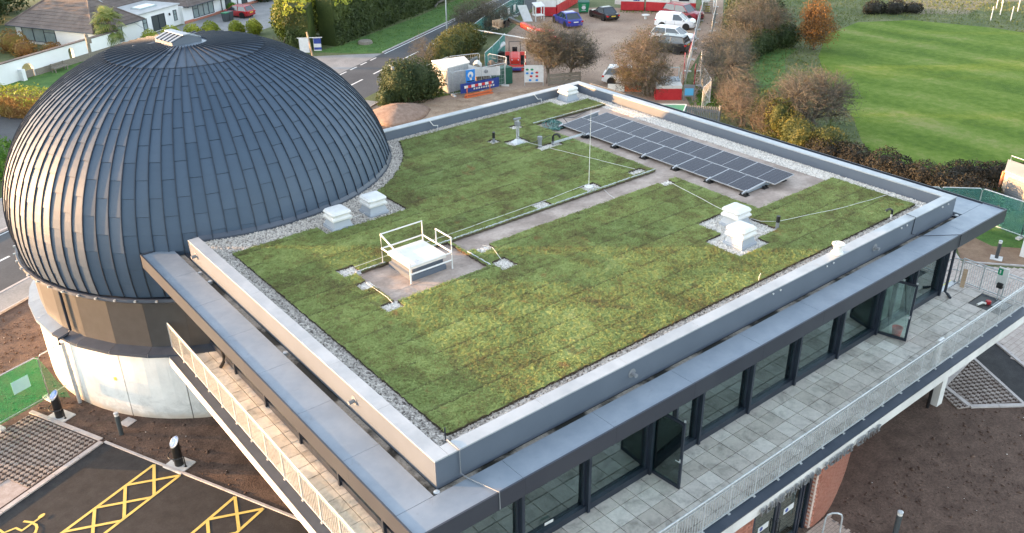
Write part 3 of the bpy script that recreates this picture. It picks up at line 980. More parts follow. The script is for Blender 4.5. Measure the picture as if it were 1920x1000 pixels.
def plinth_mat():
    m, nt, b = nodes_of('plinth_concrete')
    p = pos(nt)
    base = ramp(nt, noise(nt, .9, 7, .65, p), [(.3, (.62, .61, .58)), (.6, (.76, .75, .72))])
    sx = N(nt, 'ShaderNodeSeparateXYZ'); nt.links.new(p, sx.inputs[0])
    low = maths(nt, 'ADD', maths(nt, 'MULTIPLY', sx.outputs[2], .22), maths(nt, 'MULTIPLY', noise(nt, 1.6, 8, .72, mapping(nt, p, (1, 1, 1.6)), .8), .9))
    stn = ramp(nt, low, [(.46, (1, 1, 1)), (.62, (0, 0, 0))])
    streak = ramp(nt, noise(nt, 2.0, 6, .7, mapping(nt, p, (2.2, 2.2, .25))), [(.55, (0, 0, 0)), (.72, (1, 1, 1))])
    col = mix(nt, maths(nt, 'MULTIPLY', stn, .42), base, (.30, .30, .29))
    col = mix(nt, maths(nt, 'MULTIPLY', streak, .25), col, (.38, .36, .33))
    foot = ramp(nt, maths(nt, 'ADD', sx.outputs[2], maths(nt, 'MULTIPLY', noise(nt, 3, 4, .6, p), .25)), [(.18, (1, 1, 1)), (.42, (0, 0, 0))])
    col = mix(nt, maths(nt, 'MULTIPLY', foot, .6), col, (.42, .31, .20))
    nt.links.new(col, b.inputs['Base Color']); b.inputs['Roughness'].default_value = .8
    nt.links.new(bumpn(nt, noise(nt, 14, 5, .65, p), .15), b.inputs['Normal'])
    return m
m_plinth = plinth_mat()
PN = 20
mb = MB(); b = 2 * PI / PN
segs = 5
o_, i_ = [], []
for z in (0.0, 2.88):
    o_.append([(7.55 * math.cos(.0022 + (b - .0044) * k / segs), 7.55 * math.sin(.0022 + (b - .0044) * k / segs), z) for k in range(segs + 1)])
vs = o_[0] + o_[1]; nn = segs + 1
fs = [(k, k + 1, nn + k + 1, nn + k) for k in range(segs)]
mb.add(vs, fs)
for k in (0, segs):
    x, y, _ = o_[0][k]
    mb.add([(x, y, 0), (x * .993, y * .993, 0), (x * .993, y * .993, 2.88), (x, y, 2.88)], [(0, 1, 2, 3)])
plm = mb.mesh('plinth_panel', m_plinth)
for k in range(PN):
    o = part('plinth_panel', plm, None, dome); o.rotation_euler = (0, 0, R(-124.6) + k * b)
mb = MB(); mb.lathe([(7.50, 0), (7.50, 2.88)], (DC[0], DC[1], 0), 64, caps=False)
part('liner', mb, m_black, dome)
mb = MB(); mb.loft([[(DC[0] + r_ * math.cos(R(d)), DC[1] + r_ * math.sin(R(d)), z) for d in [-115 + 2 * k for k in range(50)]] for r_, z in ((7.47, 7.22), (7.62, 7.24), (7.56, 7.36), (7.50, 7.46))], closed=False)
part('base_flashing', mb, m_ledge, dome, smooth=True)
# square flashing and ridge vent on the crown
ca = R(10)
fl = part('crown_flashing', MB(), m_canopy, dome)
CX = (DC[0] - .16, DC[1] + .16)
def crown(x, y, z):
    return (CX[0] + x * math.cos(ca) - y * math.sin(ca), CX[1] + x * math.sin(ca) + y * math.cos(ca), z)
mb = MB()
A_, B_ = 1.25, .78
lo = [(-A_, -A_), (A_, -A_), (A_, A_), (-A_, A_)]
hi = [(-B_, -B_), (B_, -B_), (B_, B_), (-B_, B_)]
mb.loft([[crown(x * 1.0, y * 1.0, 12.05) for x, y in lo], [crown(x, y, 12.24) for x, y in lo], [crown(x, y, 12.36) for x, y in hi]], caps=False)
for i in range(4):
    (x0, y0), (x1, y1) = lo[i], lo[(i + 1) % 4]
    mb.bar(crown(x0, y0, 12.245), crown(x1, y1, 12.245), .09, .06)
mb.add([crown(x, y, 12.36) for x, y in hi], [(0, 1, 2, 3)])
bpy.data.objects.remove(fl)
fl = part('crown_flashing', mb, m_canopy, dome)
rv = part('ridge_vent', MB().loft([[crown(x, y, z) for x, y, z in ((-.62, yy, 12.33), (-.62, yy, 12.50), (0, yy, 12.70), (.62, yy, 12.50), (.62, yy, 12.33))] for yy in (-.62, .66)]), m_parapet, dome)
for k in range(5):
    y = -.52 + .27 * k
    for s_ in (-1, 1):
        part('slat', MB().bar(crown(s_ * .64, y, 12.53), crown(s_ * .12, y, 12.705), .12, .03), m_canopy, rv)
part('ridge_cap', MB().bar(crown(0, -.66, 12.725), crown(0, .70, 12.725), .30, .035), m_canopy, rv)
# rainwater pipes
dp = MB()
def onring(deg, r, z):
    return (DC[0] + r * math.cos(R(deg)), DC[1] + r * math.sin(R(deg)), z)
dp.tube([onring(-161, 7.45, 5.1), onring(-161, 7.36, 4.9), onring(-161, 7.36, 3.15), onring(-161, 7.50, 3.05), onring(-161.5, 7.86, 2.98), onring(-161.5, 7.86, 2.75)], .055, 8)
part('rainwater_pipe', dp, m_darkmetal, dome)
dp = MB(); dp.tube([onring(-162, 7.72, 2.72), onring(-162, 7.70, .0)], .075, 10)
for z in (.7, 1.4, 2.1): dp.lathe([(.085, z), (.085, z + .05)], onring(-162, 7.70, 0), 10)
part('downpipe', dp, m_galv, dome)
part('hazard_tag', MB().add([onring(-146.0, 7.556, 1.55), onring(-145.0, 7.556, 1.55), onring(-145.0, 7.556, 1.72), onring(-146, 7.556, 1.68)], [(0, 1, 2, 3)]), m_beam, dome)
# ------------------------------------------------------------------ main building
bld = thing('planetarium_building', 'two-storey building with grey metal roof edge, tall dark-framed glazing and a wrap-round balcony', 'building', (11.3, 10, 0))
FZ = 2.95                                    # balcony and upper floor level
TOP, RZ, CZ = 7.70, 7.25, 7.02               # parapet top, roof membrane, canopy top
XR, YB = 22.60, 19.97                        # parapet outer size
def P_(name, mb, mat, **k): return part(name, mb, mat, bld, **k)
# ground storey core, upper floor, walls, roof deck
mb = MB().box((1.2, 1.2, 0), (22.0, 19.5, 2.5)); P_('ground_storey_wall', mb, m_darkroom)
mb = MB().box((.42, .5, 2.52), (24.0, 6.5, FZ - .004)); P_('upper_floor', mb, m_intfloor)
mb = MB().box((.45, 6.5, 2.52), (24.0, YB - .1, 6.9)); P_('upper_wall', mb, m_intwall)
mb = MB().box((.5, .55, 6.62), (23.95, 6.5, 6.88)); P_('ceiling', mb, m_intwall)
mb = MB().box((.9, 6.44, 3.3), (5.2, 6.49, 5.4)); P_('interior_door_bank', mb, m_grey)
mb = MB().box((11.2, 4.0, FZ), (11.35, 6.45, 6.6)).box((17.6, 3.6, FZ), (17.75, 6.45, 6.6)); P_('partition', mb, m_grey)
mb = MB().box((.20, .20, 6.90), (XR - .2, YB - .2, RZ)); P_('roof_deck', mb, m_membrane)

# parapet: four upstands with copings in lengths
def run(a, b, n):
    return [(a + (b - a) * k / n, a + (b - a) * (k + 1) / n) for k in range(n)]
PW = .34
walls = [((0, 0, 6.90), (PW, 14.45, 7.66)), ((PW, 0, 6.90), (XR, PW, 7.66)), ((XR - PW, PW, 6.90), (XR, YB, 7.66)), ((10.72, YB - PW, 6.90), (XR - PW, YB, 7.66))]
for a, b in walls:
    P_('parapet', MB().box(a, b), m_parapet)
ov = .012
for a, b in run(-ov, 14.46, 6):
    P_('coping', MB().box((-ov, a + .003, 7.662), (PW + ov, b - .003, TOP)), m_coping)
for a, b in run(PW + ov + .003, XR + ov, 8):
    P_('coping', MB().box((a + .003, -ov, 7.662), (b - .003, PW + ov, TOP)), m_coping)
for a, b in run(PW + ov + .003, YB + ov, 7):
    P_('coping', MB().box((XR - PW - ov, a + .003, 7.662), (XR + ov, b - .003, TOP)), m_coping)
for a, b in run(10.72, XR - PW - ov - .003, 5):
    P_('coping', MB().box((a + .003, YB - PW - ov, 7.662), (b - .003, YB + ov, TOP)), m_coping)
# gutter channel round the parapet foot, with standing water
P_('gutter', MB().box((-.26, -.26, 6.80), (-.004, 15.2, 6.885)).box((-.004, -.26, 6.80), (24.2, -.004, 6.884)), M('gutter_mud', (.014, .013, .008), (.34, .30, .25), scale=.45, rough=.6, detail=6, lo=.46, hi=.53, fine=.4, fscale=14))
# canopy decks, lips, fascias
CX0, CX1, CY0 = -1.26, 24.42, -1.10
for a, b in run(-.24, 15.75, 7):
    P_('canopy_panel', MB().box((CX0 + .05, a + .004, 6.94), (-.24, b - .004, CZ)), m_canopy)
for a, b in run(CX0 + .05, CX1 - .05, 9):
    P_('canopy_panel', MB().box((a + .004, CY0 + .05, 6.94), (b - .004, -.248, CZ)), m_canopy)
for a, b in run(-.24, 20.9, 7):
    P_('canopy_panel', MB().box((XR + .22, a + .004, 6.94), (CX1 - .14, b - .004, CZ)), m_canopy)
P_('canopy_panel', MB().box((XR + .008, -.24, 6.86), (XR + .21, 20.9, 6.95)), m_darkmetal)
P_('edge_gutter', MB().box((CX1 - .135, -.24, 6.86), (CX1 - .055, 20.9, 6.93)), m_black)
for a, b in run(CY0, 15.8, 6):
    P_('fascia', MB().box((CX0, a + .002, 6.56), (CX0 + .045, b - .002, CZ + .035)), m_fascia)
for a, b in run(CX0 + .046, CX1, 9):
    P_('fascia', MB().box((a + .002, CY0, 6.56), (b - .002, CY0 + .045, CZ + .035)), m_fascia)
for a, b in run(CY0 + .046, 21, 7):
    P_('fascia', MB().box((CX1 - .045, a + .002, 6.56), (CX1, b - .002, CZ + .035)), m_fascia)
P_('canopy_soffit', MB().box((CX0 + .05, CY0 + .05, 6.60), (CX1 - .05, .5, 6.64)).box((CX0 + .05, .5, 6.60), (.44, 15.8, 6.64)), m_fascia)
P_('canopy_end', MB().box((CX0 + .047, 15.752, 6.645), (-.02, 15.80, CZ + .03)), m_fascia)
# upper band behind the canopy
P_('wall_band', MB().box((.02, .02, 6.645), (23.9, .30, 6.89)).box((.02, .30, 6.645), (.30, 15.5, 6.89)), m_fascia)

# glazing on the front: bays between mullions
GY, GX = .47, .40
MULL = [.40, 2.75, 5.08, 7.53, 9.68, 12.07, 14.52, 17.02, 19.49, 21.75, 24.02]
def window(x0, x1, door=None, front=True):
    """full height window with frame and pane; door: (hinge offset, width, opening angle)"""
    w = P_('window', MB(), m_darkmetal)
    bpy.data.objects.remove(w)
    mb = MB()
    d = .16
    def bx_(a, b, c, e, z0, z1):
        if front: mb.box((a, c, z0), (b, e, z1))
        else: mb.box((c, a, z0), (e, b, z1))
    g0 = GY if front else GX
    bx_(x0 + .03, x1 - .03, g0 - .06, g0 + d, FZ, FZ + .22)
    bx_(x0 + .03, x1 - .03, g0, g0 + d, 6.40, 6.60)
    xs = [x0 + .03, x1 - .03]
    if door:
        xs = [x0 + .03, x0 + .03 + .06 + door[1], x1 - .03]
    for k, x in enumerate(xs):
        a = x if k == 0 else x - .075
        if k == 1 and door: a = x - .04
        bx_(a, a + .075, g0, g0 + d, FZ + .22, 6.40)
    if door:
        bx_(xs[0] + .075, xs[1] - .04, g0, g0 + d, FZ + 2.34, FZ + 2.44)
    w = P_('window', mb, m_darkmetal)
    panes = [(xs[0] + .075, xs[-1] - .075, FZ + .22, 6.40)] if not door else [(xs[0] + .075, xs[1] - .04, FZ + 2.44, 6.40), (xs[1] + .035, xs[2] - .075, FZ + .22, 6.40)]
    for a, b, z0, z1 in panes:
        q = MB()
        if front: q.box((a, g0 + .07, z0), (b, g0 + .085, z1))
        else: q.box((g0 + .07, a, z0), (g0 + .085, b, z1))
        part('pane', q, m_glass, w)
    return w
for k in range(10):
    a, b = MULL[k], MULL[k + 1]
    window(a, b, door=(0, 1.06) if k in (3, 8) else None)
for m_ in MULL[1:]:
    P_('mullion', MB().box((m_ - .045, GY - .13, FZ), (m_ + .045, GY + .2, 6.60)), m_darkmetal)
P_('corner_post', MB().box((23.96, GY - .1, FZ), (24.10, GY + .3, 6.60)), m_darkmetal)
for k in range(6):
    window(.85 + 2.45 * k, .85 + 2.45 * (k + 1), front=False)
for k in range(7):
    y = .85 + 2.45 * k
    P_('mullion', MB().box((GX - .13, y - .045, FZ), (GX + .2, y + .045, 6.60)), m_darkmetal)
P_('corner_post', MB().box((.32, .40, FZ), (.56, .60, 6.60)), m_darkmetal)
P_('side_wall', MB().box((24.0, .78, 2.5), (24.12, 19.9, 6.6)), m_darkmetal)

def door_leaf(hx, ang, h=2.30, w=1.08):
    d = P_('door', MB(), m_darkmetal); bpy.data.objects.remove(d)
    c, s = math.cos(ang), math.sin(ang)
    m = Matrix.Translation((hx, GY - .02, FZ + .03)) @ Matrix.Rotation(ang, 4, 'Z')
    mb = MB()
    for a, b in (((0, -.03, 0), (w, .03, .10)), ((0, -.03, h - .08), (w, .03, h)), ((0, -.03, .10), (.075, .03, h - .08)), ((w - .075, -.03, .10), (w, .03, h - .08))):
        mb.box(a, b, 0, m)
    d = P_('door', mb, m_darkmetal)
    part('pane', MB().box((.075, -.008, .10), (w - .075, .008, h - .08), 0, m), m_doorglass, d)
    hm = MB().tube([m @ Vector(p) for p in ((w - .05, -.03, 1.0), (w - .05, -.09, 1.0), (w - .17, -.09, 1.0))], .013, 6)
    hm.box((w - .07, -.04, .93), (w - .03, .04, 1.06), 0, m)
    hm.tube([m @ Vector(p) for p in ((w - .05, .03, 1.0), (w - .05, .09, 1.0), (w - .17, .09, 1.0))], .013, 6)
    part('handle', hm, m_galv, d)
    part('closer', MB().tube([m @ Vector(p) for p in ((w - .06, .05, h - .02), (w - .06, .05, h + .05))], .03, 8), m_galv, d)
door_leaf(7.62, R(-86))
door_leaf(19.58, R(-75))

# balcony slab, edge flashing, paving slabs, downstand
BX0, BX1, BY0 = -1.08, 25.75, -2.40
P_('balcony_slab', MB().box((BX0 + .02, BY0 + .02, 2.50), (BX1, GY, 2.86)).box((BX0 + .02, GY, 2.50), (GX, 15.9, 2.86)), m_concrete)
def edge_len(a, b, n, front):
    for p, q in run(a, b, n):
        if front:
            P_('balcony_edge', MB().box((p + .003, BY0, 2.46), (q - .003, BY0 + .018, 2.84)), m_concrete)
            P_('edge_flashing', MB().box((p + .002, BY0 - .015, 2.862), (q - .002, -2.05, 2.915)), m_ledge)
        else:
            P_('balcony_edge', MB().box((BX0, p + .003, 2.46), (BX0 + .018, q - .003, 2.84)), m_concrete)
            P_('edge_flashing', MB().box((BX0 - .015, p + .002, 2.862), (-.78, q - .002, 2.915)), m_ledge)
edge_len(BX0, BX1, 9, True)
edge_len(BY0 + .02, 15.9, 6, False)
P_('edge_flashing', MB().box((25.45, -2.0, 2.862), (BX1, .5, 2.915)), m_ledge)
slabm = {}
def slab(x0, y0, x1, y1):
    k = (round(x1 - x0, 3), round(y1 - y0, 3))
    if k not in slabm:
        w, d = k[0] / 2 - .011, k[1] / 2 - .011
        slabm[k] = MB().loft([[(-w, -d, 0), (w, -d, 0), (w, d, 0), (-w, d, 0)], [(-w, -d, .036), (w, -d, .036), (w, d, .036), (-w, d, .036)],
                              [(-w + .004, -d + .004, .04), (w - .004, -d + .004, .04), (w - .004, d - .004, .04), (-w + .004, d - .004, .04)]]).mesh('paving_slab', m_slab)
    o = part('paving_slab', slabm[k], None, bld)
    o.location = Vector(((x0 + x1) / 2, (y0 + y1) / 2, FZ - .04 + random.uniform(-.0025, .0025))) - wloc(bld)
    o.rotation_euler = (random.uniform(-.003, .003), random.uniform(-.003, .003), random.uniform(-.003, .003))
PT = .6115
rows = [(.44, .0), (0, -.611), (-.611, -1.222), (-1.222, -1.833), (-1.833, -2.04)]
x = -.77
k = 0
while x < 25.6:
    x1 = min(x + PT, 25.66)
    for r_, (yb, ya) in enumerate(rows):
        if 24.55 < x + .3 < 25.5 and r_ in (2, 3): continue
        slab(x, ya, x1, yb)
    x = x1; k += 1
y = .44
while y < 15.6:
    y1 = y + PT
    slab(-.77, y, .09, y1); slab(.09, y, .385, y1)
    y = y1
P_('bedding', MB().box((-.77, -2.04, 2.862), (25.66, .45, 2.905)).box((-.77, .45, 2.862), (.39, 15.7, 2.905)), m_asphalt)
# open drain pit where slabs are lifted
P_('drain_pit', MB().box((24.30, -1.80, 2.906), (25.6, -.64, 2.912)), m_black)
mb = MB()
for i in range(9): mb.box((24.85 + .07 * i, -1.78, 2.93), (24.87 + .07 * i, -1.28, 2.945))
for i in range(7): mb.box((24.85, -1.78 + .075 * i, 2.945), (25.43, -1.765 + .075 * i, 2.955))
P_('drain_grate', mb, m_galv)
P_('drain_fitting', MB().lathe([(.10, 2.91), (.10, 3.02), (.07, 3.03)], (24.95, -1.12, 0), 12), m_red)
P_('drain_pipe', MB().tube([(24.4, -.95, 2.98), (24.7, -1.0, 2.99), (24.8, -1.1, 2.95)], .045, 8), m_offwhite)

# brick piers and entrance under the balcony
def brick_wall(name, pts, z0, z1, thick=.10):
    """courses of bricks along a plan polyline, joined into one part on a mortar core"""
    w = P_(name, MB(), m_mortar); bpy.data.objects.remove(w)
    core = MB()
    for (ax, ay), (bx2, by2) in zip(pts, pts[1:]):
        L = math.hypot(bx2 - ax, by2 - ay); nx, ny = -(by2 - ay) / L * thick, (bx2 - ax) / L * thick
        core.loft([[(ax, ay, z), (bx2, by2, z), (bx2 + nx, by2 + ny, z), (ax + nx, ay + ny, z)] for z in (z0, z1)])
    w = P_(name, core, m_mortar)
    objs = []
    seg = [0]
    for (ax, ay), (bx2, by2) in zip(pts, pts[1:]): seg.append(seg[-1] + math.hypot(bx2 - ax, by2 - ay))
    def at(s_):
        s_ = max(0, min(seg[-1], s_))
        for i in range(len(seg) - 1):
            if s_ <= seg[i + 1] + 1e-9:
                t = (s_ - seg[i]) / (seg[i + 1] - seg[i])
                (ax, ay), (bx2, by2) = pts[i], pts[i + 1]
                L = seg[i + 1] - seg[i]
                return ax + (bx2 - ax) * t, ay + (by2 - ay) * t, (by2 - ay) / L, -(bx2 - ax) / L
    mbs = [MB(), MB(), MB()]
    c = 0; z = z0 + .005
    while z + .065 <= z1:
        s_ = -.1125 * (c % 2)
        while s_ < seg[-1]:
            a, b = max(0, s_ + .005), min(seg[-1], s_ + .220)
            if b - a > .03:
                xa, ya, nx, ny = at(a); xb, yb, n2x, n2y = at(b)
                e = .012 + random.uniform(-.002, .003)
                random.choice(mbs).loft([[(xa + nx * e, ya + ny * e, q), (xb + n2x * e, yb + n2y * e, q), (xb - n2x * .02, yb - n2y * .02, q), (xa - nx * .02, ya - ny * .02, q)] for q in (z, z + .065)])
            s_ += .225
        z += .075; c += 1
    for mb in mbs:
        part('brickwork', mb, m_brick, w, kind='stuff')
    return w
curve = [(12.28, -2.34), (13.02, -2.30), (13.6, -2.16), (14.22, -1.96), (14.9, -1.72), (15.54, -1.47), (16.61, -1.0), (17.6, -.4)]
brick_wall('brick_wall', curve, 0, 2.5)
brick_wall('brick_wall', [(12.10, -1.6), (12.12, -2.30), (12.28, -2.335)][::1], 0, 2.5)
brick_wall('brick_wall', [(6.0, -1.5), (7.0, -2.2), (9.02, -2.30)], 0, 2.5)
# entrance doors
ent = P_('entrance_frame', MB().box((9.05, -2.20, 0), (9.17, -2.06, 2.5)).box((11.98, -2.20, 0), (12.09, -2.06, 2.5)).box((9.17, -2.20, 2.26), (11.98, -2.06, 2.5)).box((11.66, -2.20, 0), (11.74, -2.06, 2.26)).box((9.17, -2.2, 0), (9.2, -2.06, 2.26)), m_darkmetal)
part('pane', MB().box((11.74, -2.14, .05), (11.98, -2.125, 2.26)), m_glass, ent)
for x0, x1 in ((9.22, 10.42), (10.46, 11.64)):
    d = P_('entrance_door', MB().box((x0, -2.18, .02), (x1, -2.10, .16)).box((x0, -2.18, 2.14), (x1, -2.10, 2.25)).box((x0, -2.18, .16), (x0 + .1, -2.10, 2.14)).box((x1 - .1, -2.18, .16), (x1, -2.10, 2.14)), m_darkmetal)
    part('pane', MB().box((x0 + .1, -2.15, .16), (x1 - .1, -2.135, 2.14)), m_glass, d)
    hx = x1 - .06 if x0 < 10 else x0 + .06
    part('handle', MB().tube([(hx, -2.18, 1.3), (hx, -2.25, 1.3), (hx, -2.25, .8), (hx, -2.18, .8)], .016, 6), m_black, d)
    part('notice', MB().box((x0 + .35, -2.155, 1.24), (x0 + .85, -2.151, 1.46)), m_white, d)
    part('notice_disc', MB().lathe([(.075, 0), (.075, .003)], (0, 0, 0), 14).add([], []), m_navy, d).matrix_basis = Matrix.Translation(Vector((x0 + .5, -2.156, 1.35)) - wloc(bld)) @ Matrix.Rotation(R(90), 4, 'X') @ Matrix.Translation(wloc(bld))
P_('lobby_floor', MB().box((9.2, -2.05, 0.0), (12.0, 1.15, .03)), m_timber)
P_('reception_desk', MB().bevbox((9.9, .1, .03), (1.3, .6, 1.0), .03), m_offwhite)
P_('wall_light', MB().box((7.9, -2.46, 2.05), (8.15, -2.33, 2.3)).box((14.35, -2.15, 2.05), (14.6, -1.93, 2.3)), m_black)
# column under the balcony corner
P_('column', MB().box((21.25, -1.65, 0), (21.62, -1.3, 2.5)), m_concrete)
P_('downpipe', MB().tube([(20.95, -1.45, 0), (20.95, -1.45, 2.5)], .06, 8), m_black)
P_('downpipe', MB().tube([(24.22, GY - .2, 6.5), (24.22, GY - .2, 3.1), (24.25, GY - .32, 3.02), (24.1, GY - .5, 2.99)], .055, 8), m_darkmetal)
P_('downpipe', MB().tube([(.28, 14.0, 6.5), (.28, 14.0, 3.2), (.2, 13.9, 3.06), (.02, 13.72, 3.02)], .06, 8), m_black)

# raised sign letters along the balcony edge
txt = 'PLANETARIUM & SCIENCE CENTRE'
adv = {'I': .13, ' ': .15, 'M': .31, '&': .27, 'N': .27, 'U': .26, 'A': .26, 'T': .225, 'R': .25, 'P': .235, 'L': .205, 'E': .215, 'S': .225, 'C': .255}
tot = sum(adv[c] for c in txt)
x = 9.05; kx = 6.15 / tot
fonts = {}
m_letter = M('brushed_steel_letter', (.24, .25, .26), rough=.4, metal=.5)
for ch in txt:
    if ch != ' ':
        if ch not in fonts:
            cu_ = bpy.data.curves.new('letter', 'FONT'); cu_.body = ch; cu_.size = .36; cu_.extrude = .03; cu_.resolution_u = 2
            tmp = bpy.data.objects.new('letter', cu_); COL.objects.link(tmp)
            me_ = bpy.data.meshes.new_from_object(tmp.evaluated_get(bpy.context.evaluated_depsgraph_get()))
            me_.name = 'letter'; me_.materials.clear(); me_.materials.append(m_letter)
            bpy.data.objects.remove(tmp); bpy.data.curves.remove(cu_)
            fonts[ch] = me_
        o = bpy.data.objects.new('letter', fonts[ch]); COL.objects.link(o); o.parent = bld
        o.location = Vector((x, BY0 - .07, 2.45)) - wloc(bld); o.rotation_euler = (R(90), 0, 0)
    x += adv[ch] * kx

# ------------------------------------------------------------------ balcony railings
def railing(name, label, p0, p1, n, base=FZ - .03, h=1.10, end=(True, True), mat=None, group=None, cat='railing', off=None):
    mat = mat or m_galv
    p0, p1 = Vector((*p0, base)), Vector((*p1, base))
    t = thing(name, label, cat, (p0 + p1) / 2, group=group)
    d = (p1 - p0).normalized()
    U = Vector((0, 0, 1))
    part('handrail', MB().tube([p0 + U * h, p1 + U * h], .027, 8), mat, t)
    part('bottom_rail', MB().bar(p0 + U * .10, p1 + U * .10, .035, .045), mat, t)
    part('top_rail', MB().bar(p0 + U * (h - .11), p1 + U * (h - .11), .03, .03), mat, t)
    for k in range(n + 1):
        if (k == 0 and not end[0]) or (k == n and not end[1]): continue
        q = p0.lerp(p1, k / n)
        mb = MB().bar(q, q + U * (h - .02), .05, .014 if abs(d.x) > .5 else .05)
        mb.obox(q, (.09, .09, .014))
        part('post', mb, mat, t)
    for k in range(n):
        mb = MB()
        a, b = p0.lerp(p1, k / n), p0.lerp(p1, (k + 1) / n)
        m_ = 10
        for i in range(1, m_):
            q = a.lerp(b, i / m_)
            mb.bar(q + U * .11, q + U * (h - .12), .015, .015)
        part('balusters', mb, mat, t, kind='stuff')
    return t
railing('balcony_railing', 'long galvanised railing along the front balcony edge above the sign letters', (-.80, -2.12), (25.70, -2.12), 24)
railing('balcony_railing', 'pale railing along the narrow left balcony ending at the dome', (-.80, -2.12), (-.80, 16.15), 16, end=(False, True))
railing('balcony_railing', 'short railing closing the right-hand balcony end by the steps', (25.70, -2.12), (25.70, .45), 3, end=(False, True))
# steps down at the end of the balcony
st = thing('external_steps', 'steel steps with yellow edges going down from the balcony corner', 'steps', (24.9, 2.6, 0))
for k in range(14):
    z = FZ - .04 - .2 * k
    tr = part('tread', MB().box((24.25, .48 + .28 * k, z - .04), (25.65, .48 + .28 * (k + 1), z)), m_galv, st)
    part('nosing', MB().box((24.25, .48 + .28 * (k + 1) - .05, z), (25.65, .48 + .28 * (k + 1) - .002, z + .004)), m_beam, tr)
for xx in (24.22, 25.68):
    mb = MB().tube([(xx, .5, FZ + 1.0), (xx, .8, FZ + .95), (xx, 4.3, .95), (xx, 4.5, .9)], .025, 8)
    mb.tube([(xx, .5, FZ + .5), (xx, .8, FZ + .45), (xx, 4.3, .45)], .018, 6)
    part('handrail', mb, m_galv if xx > 25 else m_beam, st)
    part('stringer', MB().bar((xx, .5, FZ - .08), (xx, 4.4, .12), .03, .28), m_galv if xx > 25 else m_beam, st)
    for k in range(0, 14, 3):
        part('post', MB().tube([(xx, .6 + .28 * k, FZ - .1 - .2 * k), (xx, .6 + .28 * k, FZ + .92 - .2 * k)], .02, 6), m_galv, st)
railing('ramp_railing', 'galvanised railing beside the paved path below the balcony corner', (25.9, .9), (29.6, 3.6), 4, base=.05, h=1.05)


# ------------------------------------------------------------------ green roof
GX0, GY0 = .97, .97
small_pads = [(3.20, 6.93, .62, .52), (3.24, 8.55, .55, .5), (3.26, 9.70, .6, .55), (7.58, 8.20, .62, .42), (7.42, 6.95, .65, .6), (13.9, 9.84, .75, .62),
              (16.42, 9.8, .75, .5), (16.38, 8.17, .62, .42), (11.37, 9.76, .7, .42), (15.75, 14.36, 1.35, .55), (15.02, 15.62, .95, .72), (14.24, 16.35, .55, .5), (16.22, 17.25, .55, .42)]
def in_rect(x, y, r): return r[0] < x < r[2] and r[1] < y < r[3]
PAD = (3.42, 7.12, 6.95, 9.42)
PATH = (6.95, 8.38, 17.1, 9.42)
SOLAR = (17.05, 4.42, 22.3, 17.05)
bigpads = [(13.5, 2.38, 15.10, 3.95), (14.45, 2.85, 16.25, 4.98), (4.10, 12.6, 7.36, 15.2), (19.95, 18.25, 22.3, 19.7)]
def kind_at(x, y):
    """g = sedum, p = roof pebbles, w = white pebbles, m = bare membrane, '' = outside"""
    if not (.36 < x < 22.24 and .36 < y < 19.6): return ''
    d = math.hypot(x - DC[0], y - DC[1])
    if d < 7.52: return ''
    for px, py, w, h_ in small_pads:
        if abs(x - px) < w / 2 and abs(y - py) < h_ / 2: return 'w'
    if in_rect(x, y, PAD) or in_rect(x, y, PATH): return 'm'
    if in_rect(x, y, SOLAR): return 'w' if x > 21.45 else 'm'
    for b in bigpads:
        if in_rect(x, y, b): return 'w' if b[0] > 13 else 'p'
    if x > 21.72: return 'w'
    if x < GX0 or y < GY0 or y > 19.12 or d < 8.12: return 'p'
    if x < 4.2 and y > 13.35: return 'p'
    return 'g'
c_ = .10
nx, ny = int(22.3 / c_), int(19.7 / c_)
K = [[kind_at((i + .5) * c_, (j + .5) * c_) for j in range(ny)] for i in range(nx)]
gz = rng.normal(size=(nx + 1, ny + 1)) * .008 + .085
mb = MB()
vid = {}
def gv(i, j):
    if (i, j) not in vid:
        vid[(i, j)] = len(mb.v); mb.v.append((i * c_ + random.uniform(-.02, .02), j * c_ + random.uniform(-.02, .02), RZ + gz[i, j]))
    return vid[(i, j)]
for i in range(nx):
    for j in range(ny):
        if K[i][j] != 'g': continue
        mb.f.append((gv(i, j), gv(i + 1, j), gv(i + 1, j + 1), gv(i, j + 1))); mb.mi.append(0)
        for (a, b, ni, nj) in (((i, j), (i + 1, j), i, j - 1), ((i + 1, j), (i + 1, j + 1), i + 1, j), ((i + 1, j + 1), (i, j + 1), i, j + 1), ((i, j + 1), (i, j), i - 1, j)):
            if 0 <= ni < nx and 0 <= nj < ny and K[ni][nj] == 'g': continue
            va, vb = gv(*a), gv(*b)
            pa, pb = mb.v[va], mb.v[vb]
            o0 = len(mb.v)
            mb.v += [(pa[0], pa[1], RZ + .003), (pb[0], pb[1], RZ + .003)]
            mb.f.append((va, o0, o0 + 1, vb)); mb.mi.append(1)
roofmat = P_('sedum_mat', mb, [m_sedum, M('mat_edge', (.05, .038, .026), (.09, .07, .045), scale=20, rough=.95)], kind='stuff', label='green and reddish sedum mat covering the flat roof')
# leaves and tufts of the sedum
T = 210000
P = rng.uniform((.9, .9), (22.2, 19.4), (T, 2))
ii = np.clip((P / c_).astype(int), 0, [nx - 1, ny - 1])
KG = np.array([[1 if k == 'g' else 0 for k in r] for r in K])
# ragged edge: tufts lean a little over the border
P = P[KG[ii[:, 0], ii[:, 1]] == 1]
hgt = rng.gamma(3, .008, len(P))
P3 = np.column_stack([P + rng.normal(size=P.shape) * .02, RZ + .088 + hgt])
V, F = leaf_quads(P3, .034, np.array([0, 0, 1.0])[None].repeat(len(P3), 0), .86, .55)
o = link_mesh('sedum_leaves', np_mesh('sedum_leaves', V, F, m_sedumleaf), roofmat); o.location = -wloc(bld); o['kind'] = 'stuff'
